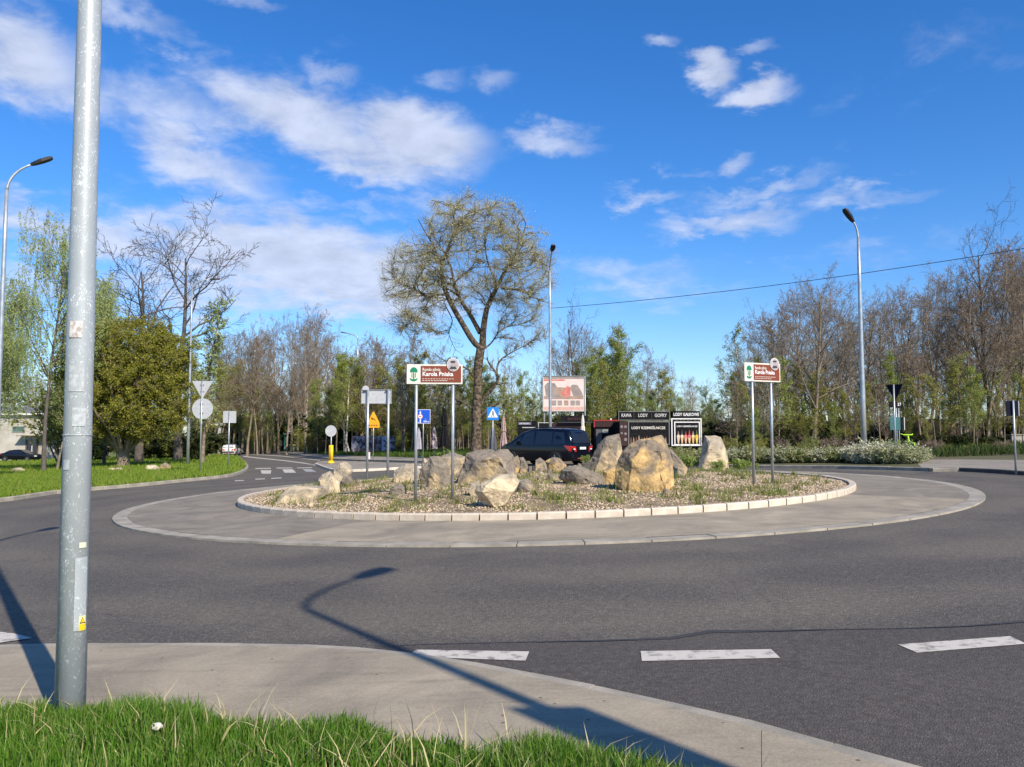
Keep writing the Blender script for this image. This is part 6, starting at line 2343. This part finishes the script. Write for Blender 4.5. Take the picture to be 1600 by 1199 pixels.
def limb(pts, r0, r1, ys=0.0, ye=0.0, k=14):
    r0, r1, ys, ye = r0 * .72, r1 * .85, ys * 1.24, ye * 1.24
    W = [P(u, v, YT) - bt for u, v in pts]
    W = [Vector((p.x, ys + (ye - ys) * i / (len(W) - 1), p.z)) for i, p in enumerate(W)]
    # arc length resample through a spline
    out = []
    q_ = [W[0] * 2 - W[1]] + W + [W[-1] * 2 - W[-2]]
    dense = []
    for i in range(1, len(q_) - 2):
        for s in range(8):
            t = s / 8
            dense.append(0.5 * ((2 * q_[i]) + (q_[i + 1] - q_[i - 1]) * t + (2 * q_[i - 1] - 5 * q_[i] + 4 * q_[i + 1] - q_[i + 2]) * t * t + (3 * q_[i] - q_[i - 1] - 3 * q_[i + 1] + q_[i + 2]) * t ** 3))
    dense.append(q_[-2])
    L_ = [0]
    for a, b in zip(dense[:-1], dense[1:]):
        L_.append(L_[-1] + (b - a).length)
    for j in range(k):
        t = L_[-1] * j / (k - 1)
        i = max(i for i in range(len(L_)) if L_[i] <= t + 1e-9)
        i = min(i, len(dense) - 2)
        f = (t - L_[i]) / max(L_[i + 1] - L_[i], 1e-9)
        out.append(dense[i].lerp(dense[i + 1], min(f, 1)))
    return np.array([[tuple(p) for p in out]]), np.linspace(r0, r1, k)[None]


limbs = [
    limb([(753, 545), (741, 536), (726, 512), (706, 477), (693, 445), (691, 416), (697, 401)], .34, .17, 0, -.6),
    limb([(697, 401), (708, 375), (712, 358), (710, 340)], .16, .04, -.6, -1.2),
    limb([(692, 425), (682, 395), (668, 372), (660, 358)], .12, .03, -.5, -2.2),
    limb([(700, 462), (685, 464), (672, 468), (650, 458), (626, 449)], .13, .03, -.3, -1.8),
    limb([(674, 468), (664, 488), (650, 503), (636, 512)], .08, .03, -.8, -.8),
    limb([(750, 520), (735, 492), (719, 466), (709, 442), (702, 412), (690, 385), (675, 362)], .28, .05, .2, 2.0),
    limb([(754, 545), (755, 518), (761, 482), (773, 458), (788, 428), (804, 401), (815, 375), (820, 362)], .40, .06, .1, -.8),
    limb([(775, 455), (770, 430), (761, 405), (756, 366), (757, 340)], .12, .03, 0, .8),
    limb([(783, 450), (800, 453), (817, 458), (832, 468), (848, 473)], .15, .03, 0, -1.0),
    limb([(800, 408), (790, 380), (784, 350)], .13, .03, -.4, 1.6),
    limb([(806, 402), (825, 395), (842, 396), (858, 405)], .10, .03, -.5, .6),
    limb([(792, 422), (812, 412), (832, 414), (850, 424)], .09, .03, -.4, -2.0),
    limb([(757, 545), (768, 535), (778, 520), (790, 510), (806, 506)], .10, .03, 0, .8),
    limb([(764, 614), (775, 600), (779, 590), (773, 580), (765, 570), (761, 560)], .22, .05, 0, -.5),
    limb([(776, 586), (778, 570), (786, 559), (800, 550), (816, 541)], .13, .03, -.3, .5),
    limb([(741, 590), (731, 577), (715, 572), (698, 566), (682, 556)], .13, .03, 0, -.8),
    limb([(738, 640), (729, 632), (716, 626), (704, 619)], .11, .03, 0, .5),
    limb([(748, 640), (757, 622), (768, 607), (770, 598)], .2, .12, 0, -.2),
    limb([(748, 655), (762, 640), (779, 630)], .19, .15, 0, -.4),
    limb([(709, 440), (720, 425), (735, 412), (742, 392), (740, 360), (735, 348)], .10, .03, .6, 2.4),
    limb([(697, 480), (706, 500), (700, 520), (710, 545)], .07, .02, 0, 1.2),
]
trk = limb([(743, 722), (744, 690), (745, 640), (747, 600), (747, 575), (751, 545)], .62, .42, 0, 0)
trk[1][0][:] = np.array([.62, .50, .43, .40, .38, .37, .36, .35, .34, .34, .34, .34, .34, .33])
V, Q = tubes_np(*trk, 14)
link('trunk', npmesh('trunk', V, Q, mats=[BARK], smooth=True), e)
LP = np.concatenate([l[0] for l in limbs])
LR = np.concatenate([l[1] for l in limbs])
for i in range(len(limbs)):
    V, Q = tubes_np(LP[i:i + 1], LR[i:i + 1], 8)
    link('limb', npmesh('limb', V, Q, mats=[BARK], smooth=True), e)
up_i = [i for i in range(len(limbs)) if i not in (17, 18)]
UL, UR = LP[up_i], LR[up_i]
# branches reach from the limbs to points spread through the rounded crown
lobes = [(738, 398, 118, 98, 4.6, 0), (650, 440, 55, 70, 3.6, -.5), (822, 430, 54, 82, 3.6, -.5), (735, 345, 85, 48, 3.6, .3), (650, 505, 48, 32, 2.4, -.6), (815, 520, 46, 36, 2.2, .2)]
nl = [190, 85, 85, 70, 30, 28]


def lobe_points(scale, shell):
    pts = []
    for (u, v, ru, rv, ry, y0), n_ in zip(lobes, nl):
        m = int(n_ * scale)
        d = unit(rng.normal(size=(m, 3)))
        rr = rng.uniform(shell, 1.0, (m, 1)) ** .6
        c = P(u, v, YT) - bt
        pts.append(np.array([c.x, y0, c.z]) + d * rr * np.array([ru * YT / F, ry * 1.25, rv * YT / F]))
    return np.concatenate(pts)


def reach(tgt, srcP, srcR, r0, r1, k, sag=.10, back=.35, rmax=None):
    """each target is joined to a point of the older wood somewhat below it"""
    S = srcP.reshape(-1, 3)
    SR = srcR.reshape(-1)
    # direction of growth at the source
    T = np.gradient(srcP, axis=1).reshape(-1, 3)
    T = unit(T)
    out = np.empty((len(tgt), k, 3))
    rad = np.empty((len(tgt), k))
    for i, t in enumerate(tgt):
        d = t - S
        L_ = np.linalg.norm(d, axis=1)
        cost = L_ * (1 + .7 * (1 - (d * T).sum(1) / np.maximum(L_, .01))) + np.maximum(0, S[:, 2] - t[2]) * .6 + rng.uniform(0, back, len(S))
        j = int(cost.argmin())
        a, b_ = S[j], t
        L1 = L_[j]
        m1 = a + unit(T[j] + .25 * unit(d[j])) * L1 * .38
        tt = np.linspace(0, 1, k)[:, None]
        c = (1 - tt) ** 2 * a + 2 * tt * (1 - tt) * m1 + tt ** 2 * b_
        c[1:-1] += rng.normal(0, L1 * .022, (k - 2, 3))
        out[i] = c
        rs = min(max(r0 * (L1 / 2.0) ** .5, r1), SR[j] * .8)
        rad[i] = np.linspace(max(rs, r1), r1, k)
    return out, rad


g1 = reach(lobe_points(.42, .25), UL, UR, .055, .022, 9)
allP = np.concatenate([g1[0]])
g2 = reach(lobe_points(3.0, .3), allP, g1[1], .028, .012, 7)
a3 = spawn(*g2, 7, .1, 1.0, (25, 75), .45, 4, .15, .02, .6, .1, rmin=.0075, lj=.5)
a3b = spawn(*g1, 9, .3, 1.0, (25, 65), .22, 4, .14, .03, .5, .1, rmin=.0085)
a3 = (np.concatenate([a3[0], a3b[0]]), np.concatenate([a3[1], a3b[1]]))
a4 = spawn(*a3, 3, .1, 1.0, (20, 70), .75, 3, .16, .02, .7, .1, rmin=.0055, lj=.5)
# low bare twigs on the stubs and hanging branches
lw = spawn(LP[[3, 4, 12, 13, 14, 15, 16, 20]], LR[[3, 4, 12, 13, 14, 15, 16, 20]], 12, .2, 1, (30, 75), .30, 6, .14, .03, .45, .2, rmin=.014)
lw2 = spawn(*lw, 7, .15, 1, (20, 60), .5, 4, .14, .03, .6, .2, rmin=.009)
V1, Q1 = merge([tubes_np(*g1, 5), tubes_np(*g2, 4), tubes_np(*lw, 4)])
V3, Q3 = merge([tubes_np(*a3, 3), tubes_np(*a4, 3), tubes_np(*lw2, 3)])
hi = a4[0][a4[0][:, -1, 2] > 9.5]
V2, Q2 = merge([leaves_np(hi, 1, .042, .06), leaves_np(a4[0][::2], 1, .03, .05)])
link('crown', npmesh('crown', np.concatenate([V1, V3, V2]), np.concatenate([Q1, Q3 + len(V1), Q2 + len(V1) + len(V3)]), mats=[BARK, TWIG, L_WILLOW], mi=np.concatenate([np.zeros(len(Q1)), np.ones(len(Q3)), np.full(len(Q2), 2)])), e)

# ---- left side: weeping birches, big olive bush, two bare locust trees
def weeping(name, h, w, r, n1=16, seed=0, nleaf=3, lsize=.05):
    tr = trunk_line(h * .96, r, lean=.05, wig=.05)
    a = spawn(*tr, n1 + 8, .42, .98, (25, 60), w / h * 1.0, 7, .12, .08, .5, .35, rmin=.02)
    b = spawn(*a, 8, .2, 1, (30, 70), .45, 6, .12, -.10, .5, .3, rmin=.012)
    c = spawn(*b, 6, .15, 1, (50, 100), 1.35, 8, .06, -1.0, .6, .2, rmin=.006, lj=.5)
    return TreeProto(name, [tubes_np(*tr, 10), tubes_np(*a, 6)], [tubes_np(*b, 4), tubes_np(*c, 3)], [leaves_np(c[0], nleaf * 9, lsize * 1.45, .07, .5, .1)], BARKG, BARK2, L_BIRCH)


W1 = weeping('weeping_a', 15, 7, .22)
W2 = weeping('weeping_b', 14, 6, .2)
put(W1, 'birch_tree', 84, 318, 50, 'tallest weeping birch, its hanging twigs showing just left of the lamp post', rz=.5, sxy=.66)
put(W2, 'birch_tree', -14, 412, 54, 'weeping birch at the left edge with pale hanging twigs', rz=2.0, sxy=.75)
put(W2, 'birch_tree', 172, 418, 64, 'yellow-green weeping birch behind the big bush right of the lamp post', rz=3.6, sxy=.62)
put(W2, 'birch_tree', -18, 492, 42, 'low green birch cut off by the left edge of the photograph', rz=1.0, sxy=1.0)
put(S3, 'young_tree', 96, 530, 52, 'dense green tree hidden mostly behind the lamp post', sxy=1.1)
for u, v in ((45, 574), (66, 578), (30, 582), (58, 590)):
    later(put(B3, 'bare_tree', u, v, 160, 'tree', 'distant bare trees above the white building', sxy=.9), u, 'distant bare tree above a roof')
LOC = bare_tree('locust', 13, .26, 9, (30, 60), .55, .42, nleaf=0, bark=BARKG, n2=6, n3=5, n4=4, wig=.2, up=.06, tw=.016)
LOC2 = bare_tree('locust_b', 13, .24, 10, (25, 55), .5, .42, nleaf=0, bark=BARKG, n2=6, n3=5, n4=4, wig=.2, up=.07, tw=.016)
put(LOC, 'bare_tree', 228, 350, 70, 'left of two black leafless trees standing above the big bush', rz=1.4, sxy=.95)
put(LOC2, 'bare_tree', 288, 342, 74, 'right of two black leafless trees above the big bush, against the cloud', rz=2.1, sxy=.95)
# big rounded bush: many stems from one short trunk
bush_lobes = [(0, 0, 3.6, 4.2, 3.6, 2.2), (0, 0, 6.0, 4.4, 4.0, 3.6), (-1.6, .3, 4.6, 3.0, 3.0, 3.0), (1.9, -.3, 4.4, 2.9, 3.0, 3.0), (.4, .4, 7.6, 3.0, 2.9, 2.3), (2.0, 0, 6.6, 2.4, 2.4, 2.2), (-2.2, 0, 6.4, 2.3, 2.4, 2.2)]


def bush_points(m, shell):
    out = []
    for (x_, y_, z_, rx, ry, rz_) in bush_lobes:
        d_ = unit(rng.normal(size=(m, 3)))
        out.append(np.array([x_, y_, z_]) + d_ * rng.uniform(shell, 1, (m, 1)) ** .5 * np.array([rx, ry, rz_]) * .98)
    q_ = np.concatenate(out)
    return q_[q_[:, 2] > 1.5]


n, k = 9, 8
a0 = np.arange(n) * 2 * np.pi / n + rng.uniform(-.2, .2, n)
P0 = np.zeros((n, k, 3))
P0[:, 0] = np.stack([np.cos(a0) * .15, np.sin(a0) * .15, np.full(n, .9)], -1)
out = rng.uniform(.3, 1.0, n)
d = unit(np.stack([np.cos(a0) * out, np.sin(a0) * out, np.full(n, .9)], -1))
for j in range(1, k):
    P0[:, j] = P0[:, j - 1] + d * .62
    d = unit(d + rng.normal(0, .10, (n, 3)) + np.array([0, 0, .05]))
R0 = np.linspace(.15, .05, k)[None] * np.ones((n, 1))
tr = np.array([[(0, 0, -.2), (0.02, 0, .3), (0, 0.03, .8), (0, 0, 1.4)]])
trr = np.array([[.50, .36, .34, .22]])
b = reach(bush_points(30, .2), P0, R0, .05, .02, 7)
c = reach(bush_points(300, .35), b[0], b[1], .022, .010, 6)
d4 = spawn(*c, 8, .1, 1, (20, 70), .40, 3, .15, .02, .6, .1, rmin=.007, lj=.5)
LB1 = leaf_mat('bush_leaf', [(0.13, 0.115, 0.022), (0.20, 0.205, 0.024), (0.28, 0.30, 0.03), (0.23, 0.17, 0.045)])
bb = TreeProto('bush', [tubes_np(tr, trr, 10), tubes_np(P0, R0, 6)], [tubes_np(*b, 4), tubes_np(*c, 3), tubes_np(*d4, 3)], [leaves_np(d4[0], 9, .058, .08), leaves_np(c[0], 7, .058, .11)], BARK2, BARK2, LB1)
put(bb, 'big_bush', 200, 484, 57, 'big rounded olive-green bush on a short trunk on the left verge', cat='bush', dz=.12, rz=0, sxy=1.0, crown_name='foliage')
put(SH1, 'bush', 120, 560, 60, 'olive bush hidden behind the lamp post beside the big bush', cat='bush', sxy=1.4, crown_name='foliage')
PO = slim_tree('poplar', 10, .10, L_BIRCH, BARK3, nleaf=3, lsize=.07, n1=30, lr=.17, t0=.15, ang=(15, 35), spread=.06)
put(PO, 'poplar_tree', 322, 462, 60, 'narrow upright young poplar with bright separate leaves beside the triangular sign', sxy=1.25, dz=.13)
put(S2, 'young_tree', 300, 520, 66, 'green-brown budding tree just left of the poplar', sxy=1.5)
put(S1, 'young_tree', 338, 560, 112, 'olive young tree just right of the poplar', sxy=1.4)
put(SHD, 'bush', 308, 668, 70, 'dark bush at the foot of the poplar', cat='bush', sxy=.7, crown_name='foliage')
for i, u in enumerate((140, 195, 240, 270, 300)):
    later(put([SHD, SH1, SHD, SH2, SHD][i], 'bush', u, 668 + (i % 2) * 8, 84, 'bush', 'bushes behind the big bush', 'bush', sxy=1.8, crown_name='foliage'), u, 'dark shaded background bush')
for i in range(16):
    u = 105 + i * 16
    later(put(rnd.choice([S2, S1, B3]), 'young_tree', u, rnd.uniform(560, 620), rnd.uniform(90, 110), 'tree', 'young trees behind the big bush', sxy=rnd.uniform(1.0, 1.5)), u, 'dim young tree in the background')

# ---- flowering hedge on the right
def spray_shrub(name, h, w, stems, leafm, nleaf):
    n = stems
    k = 7
    a0 = rng.uniform(0, 2 * np.pi, n)
    P0 = np.zeros((n, k, 3))
    rr = np.sqrt(rng.uniform(0, 1, n)) * w * .35
    P0[:, 0] = np.stack([np.cos(a0) * rr, np.sin(a0) * rr, np.full(n, -.05)], -1)
    o = rng.uniform(.1, 1.0, n)
    d = unit(np.stack([np.cos(a0) * o, np.sin(a0) * o, np.ones(n)], -1))
    hl = h * 1.15 * rng.uniform(.6, 1.1, n)
    for j in range(1, k):
        P0[:, j] = P0[:, j - 1] + d * (hl / (k - 1))[:, None]
        d = unit(d + rng.normal(0, .10, (n, 3)) + np.array([0, 0, -.12]))
    R0 = np.linspace(.012, .005, k)[None] * np.ones((n, 1))
    b = spawn(P0, R0, 7, .2, 1, (20, 60), .35, 4, .12, .04, .6, .3, rmin=.005)
    return TreeProto(name, [tubes_np(P0, R0, 4)], [tubes_np(*b, 3)], [leaves_np(b[0], nleaf, .045, .03, tmin=.1), leaves_np(P0, nleaf * 5, .045, .035, tmin=.15)], BARK2, BARK2, leafm)


F1 = spray_shrub('spray_a', 1.1, 1.5, 90, L_FLOWER, 10)
F2 = spray_shrub('spray_b', 1.0, 1.5, 90, L_FLOWER2, 9)
hedge = [(1060, 693, 1, 36.0), (1092, 696, 1, 35.5), (1150, 692, 0, 34.6), (1185, 692, 1, 34), (1218, 690, 0, 33.6), (1250, 695, 1, 33.3), (1282, 692, 0, 33.0), (1312, 694, 1, 32.6), (1342, 688, 0, 32.0), (1370, 680, 0, 31.0), (1398, 684, 0, 30.3), (1420, 698, 0, 30.2)]
wh = ['directly right of the scoop ice cream kiosk foot', 'left of the smooth pale boulder', 'right beside the smooth pale boulder', 'behind the left post of the far brown sign', 'behind the right post of the far brown sign', 'third left of the right lamp post', 'second left of the right lamp post', 'just left of the right lamp post',
      'in front of the right lamp post foot', 'right of the lamp post foot, the tallest and whitest', 'under the dark triangular sign', 'at the right end of the hedge by the bicycle']
for (u, vt, t, Y), w_ in zip(hedge, wh):
    pr_ = F1 if not t else F2
    put(pr_, 'flowering_shrub', u, vt, Y, 'white-flowering shrub ' + w_, 'flowering shrubs of the hedge', 'shrub', sxy=1.25, crown_name='foliage')
    later(put(F2 if t else F1, 'flowering_shrub', u + 14, vt + 3, Y + 1.3, 'shrub', 'back row of the flowering hedge', 'shrub', sxy=1.3, crown_name='foliage'), u + 14, 'back-row flowering shrub')

# ---- grass and stones (uncountable)
def blades(xy, z, h, w, m, name, lean=.5, cols=None, seg=2):
    n = len(xy)
    base = np.column_stack([xy, z])
    a = rng.uniform(0, 2 * np.pi, n)
    f = rng.uniform(0, 2 * np.pi, n)
    L_ = h * rng.uniform(.45, 1.2, n)
    ln = np.abs(rng.normal(0, lean, n))
    d = np.column_stack([np.cos(a) * ln, np.sin(a) * ln, np.ones(n)])
    wd = np.column_stack([np.cos(f), np.sin(f), np.zeros(n)]) * (w * rng.uniform(.6, 1.3, n))[:, None]
    mid = base + d * (L_ * .55)[:, None]
    tip = mid + unit(d + np.column_stack([np.cos(a) * ln * 1.3, np.sin(a) * ln * 1.3, np.zeros(n)])) * (L_ * .5)[:, None]
    V = np.stack([base - wd, base + wd, mid + wd * .75, mid - wd * .75, tip], 1).reshape(-1, 3)
    o = np.arange(n) * 5
    Q = np.stack([o, o + 1, o + 2, o + 3], -1)
    T = np.stack([o + 3, o + 2, o + 4], -1)
    return tag(link(name, npmesh(name, V, Q, T, mats=[m])), kind='stuff')


inn = np.array([(p.x, p.y) for p in inner])
# foreground grass behind the apron edge
N_ = 72000
x = rng.uniform(-4.8, 2.6, N_)
ye = np.interp(x, inn[:, 0], inn[:, 1])
dd = rng.exponential(.55, N_)
y = ye - dd + .03 + rng.normal(0, .03, N_) + .05 * np.sin(x * 5) + .04 * np.sin(x * 13)
keep = (y > 2.3)
x, y = x[keep], y[keep]
dens = np.sin(x * 7 + y * 3) + np.sin(x * 3.1 - y * 5) + rng.normal(0, 1.0, len(x)) > -1.3
x, y = x[dens], y[dens]
hh = .135 * (1 + .25 * np.sin(x * 2.3) + .2 * np.sin(x * 6.1 + 1)) * np.where(np.interp(x, inn[:, 0], inn[:, 1]) - y < .12, .75, 1)
blades(np.column_stack([x, y]), SL * x + .03, hh * .95, .0042, L_GRASS, 'near_grass', .30)
n = 1100
x = rng.uniform(-4.8, 2.6, n)
y = np.interp(x, inn[:, 0], inn[:, 1]) - rng.exponential(.6, n)
blades(np.column_stack([x, y]), SL * x + .03, .22, .0035, mat('dry_straw', (0.42, 0.36, 0.18), .7), 'dry_grass', .9)


def inpoly(x, y, poly):
    r = np.zeros(len(x), bool)
    n = len(poly)
    for i in range(n):
        x0, y0 = poly[i]
        x1, y1 = poly[(i + 1) % n]
        c = ((y0 > y) != (y1 > y)) & (x < (x1 - x0) * (y - y0) / (y1 - y0 + 1e-12) + x0)
        r ^= c
    return r


lvp = [(p.x, p.y) for p in lvo] + [(-60, 230), (-220, 230), (-220, 0)]
# denser near the kerb: sample by the view angle
n = 120000
u = rng.uniform(-60, 400, n)
v = rng.uniform(712, 800, n)
dx = (u - 800) / F
yv = -(v - 599.5) / F
dy = math.cos(PITCH) - yv * math.sin(PITCH)
dz_ = math.sin(PITCH) + yv * math.cos(PITCH)
t = (CAMH - .125) / (SL * dx - dz_)
x, y = dx * t, dy * t
k = inpoly(x, y, lvp) & (y < 110) & (y > 15)
x, y = x[k], y[k]
blades(np.column_stack([x, y]), SL * x + .12, .13 + .0016 * y, .006 + .00032 * y, L_GRASS2, 'verge_grass', .5)
# far verge grass strips
fvp = [(p.x, p.y) for p in feo]
n = 60000
u = rng.uniform(330, 800, n)
v = rng.uniform(704, 716, n)
dx = (u - 800) / F
yv = -(v - 599.5) / F
dy = math.cos(PITCH) - yv * math.sin(PITCH)
dz_ = math.sin(PITCH) + yv * math.cos(PITCH)
t = (CAMH - .112) / (SL * dx - dz_)
x, y = dx * t, dy * t
lim = np.interp(u, [330, 410, 470, 505, 560, 640, 760], [703.5, 704.5, 705.5, 710, 712, 714.5, 716])
k = (v < lim) & (y < 130)
x, y = x[k], y[k]
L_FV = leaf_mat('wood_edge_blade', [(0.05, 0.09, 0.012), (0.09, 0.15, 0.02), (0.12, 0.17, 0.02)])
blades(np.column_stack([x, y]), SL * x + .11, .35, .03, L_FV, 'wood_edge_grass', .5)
n = 40000
x = rng.uniform(8, 60, n)
y = rng.uniform(33.5, 48, n)
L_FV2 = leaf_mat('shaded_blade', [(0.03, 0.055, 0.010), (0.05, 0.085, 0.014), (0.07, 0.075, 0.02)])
u = 800 + F * x / y
k = (y > np.interp(u, [1050, 1425, 1440, 1600, 1900], [37.5, 36.6, 34.6, 34.8, 33])) & ~((u > 1420) & (y < 34.6))
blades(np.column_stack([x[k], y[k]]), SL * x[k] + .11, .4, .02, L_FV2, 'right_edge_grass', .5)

# leaf litter and pebbles on the island
n = 60000
r = np.sqrt(rng.uniform(0, 1, n)) * (R2 - .2)
a = rng.uniform(0, 2 * np.pi, n)
x, y = CX + r * np.cos(a), CY + r * np.sin(a)
k = rng.uniform(0, 1, n) < np.where(y < CY, 1.0, .55)
x, y = x[k], y[k]
n = len(x)
z = SL * x + .17 + .22 * np.maximum(0, 1 - ((x - CX) ** 2 + (y - CY) ** 2) / (R2 - .2) ** 2)
s = rng.uniform(.012, .034, n)
oc = np.array([[1, 0, 0], [-1, 0, 0], [0, 1, 0], [0, -1, 0], [0, 0, 1.0], [0, 0, -1.0]])
V = np.column_stack([x, y, z])[:, None, :] + oc[None] * s[:, None, None] * rng.uniform(.6, 1.25, (n, 6, 1)) * np.array([1, 1, .65])
# random turn about z
o = np.arange(n)[:, None] * 6
T = np.concatenate([o + np.array(t)[None] for t in ((0, 2, 4), (2, 1, 4), (1, 3, 4), (3, 0, 4), (2, 0, 5), (1, 2, 5), (3, 1, 5), (0, 3, 5))])
tag(link('gravel', npmesh('gravel', V.reshape(-1, 3), None, T, mats=[L_PEB])), kind='stuff')
# weeds: clumps of narrow blades with a few greener ones
cl_n = 470
r = np.sqrt(rng.uniform(0, 1, cl_n)) * (R2 - .35)
a = rng.uniform(0, 2 * np.pi, cl_n)
cx, cy = CX + r * np.cos(a), CY + r * np.sin(a)
greens = [G(u, v, .2) for u, v in ((463, 786), (440, 778), (478, 788), (497, 784), (510, 780), (425, 775), (522, 778), (650, 775), (845, 782), (862, 786), (876, 786), (945, 786), (958, 788), (1085, 773), (1092, 772), (1210, 772), (1218, 770), (1205, 774), (1150, 742), (1165, 740), (1120, 738), (1095, 738), (1130, 740), (1145, 736), (1068, 735), (1075, 740), (700, 775), (735, 790), (820, 765), (1060, 755), (933, 738), (1160, 735), (1180, 737))]
px_, py_, hh_ = [], [], []
for i in range(cl_n):
    m = rng.integers(8, 40)
    sp = rng.uniform(.05, .16)
    px_.append(cx[i] + rng.normal(0, sp, m))
    py_.append(cy[i] + rng.normal(0, sp, m))
    hh_.append(np.full(m, rng.uniform(.07, .21)))
x, y, h_ = map(np.concatenate, (px_, py_, hh_))
k = (x - CX) ** 2 + (y - CY) ** 2 < (R2 - .25) ** 2
x, y, h_ = x[k], y[k], h_[k]
mz = lambda x, y: SL * x + .17 + .22 * np.maximum(0, 1 - ((x - CX) ** 2 + (y - CY) ** 2) / (R2 - .2) ** 2)
blades(np.column_stack([x, y]), mz(x, y), h_, .008, L_WEED, 'dry_weeds', .6)
L_GW = leaf_mat('green_weed_blade', [(0.10, 0.15, 0.02), (0.17, 0.23, 0.04), (0.25, 0.27, 0.07), (0.30, 0.25, 0.10)])
px_, py_ = [], []
for g in greens:
    m = rng.integers(20, 60)
    px_.append(g.x + rng.normal(0, rng.uniform(.06, .2), m))
    py_.append(g.y + rng.normal(0, .12, m))
x, y = map(np.concatenate, (px_, py_))
k = (x - CX) ** 2 + (y - CY) ** 2 < (R2 - .2) ** 2
x, y = x[k], y[k]
blades(np.column_stack([x, y]), mz(x, y), .19, .008, L_GW, 'green_weeds', .7)
# short bushy growth round the feet of the pale boulder and among the rocks
WP = shrub('weed_bush', .5, .5, 14, L_FRESH, nleaf=5, lsize=.03, n2=4, n3=3, spread=.03, r=.006)
for u, v, h_ in ((1100, 733, .42), (1120, 735, .36), (1150, 733, .38), (1165, 731, .3), (1075, 728, .45), (1060, 722, .4), (697, 716, .6), (932, 737, .3), (915, 722, .35), (1180, 733, .2)):
    g = G(u, v, .2)
    later(plant(WP, 'weed_bush', Vector((g.x, g.y, gz(g.x) + .22)), h_, 'weed', 'leafy weeds on the island', 'plant', crown_name='foliage', sxy=1.2), u, 'small leafy weed on the island')

for o_, u_ in small_stones:
    later(o_, u_, 'small broken stone among the boulders')
finish_labels()
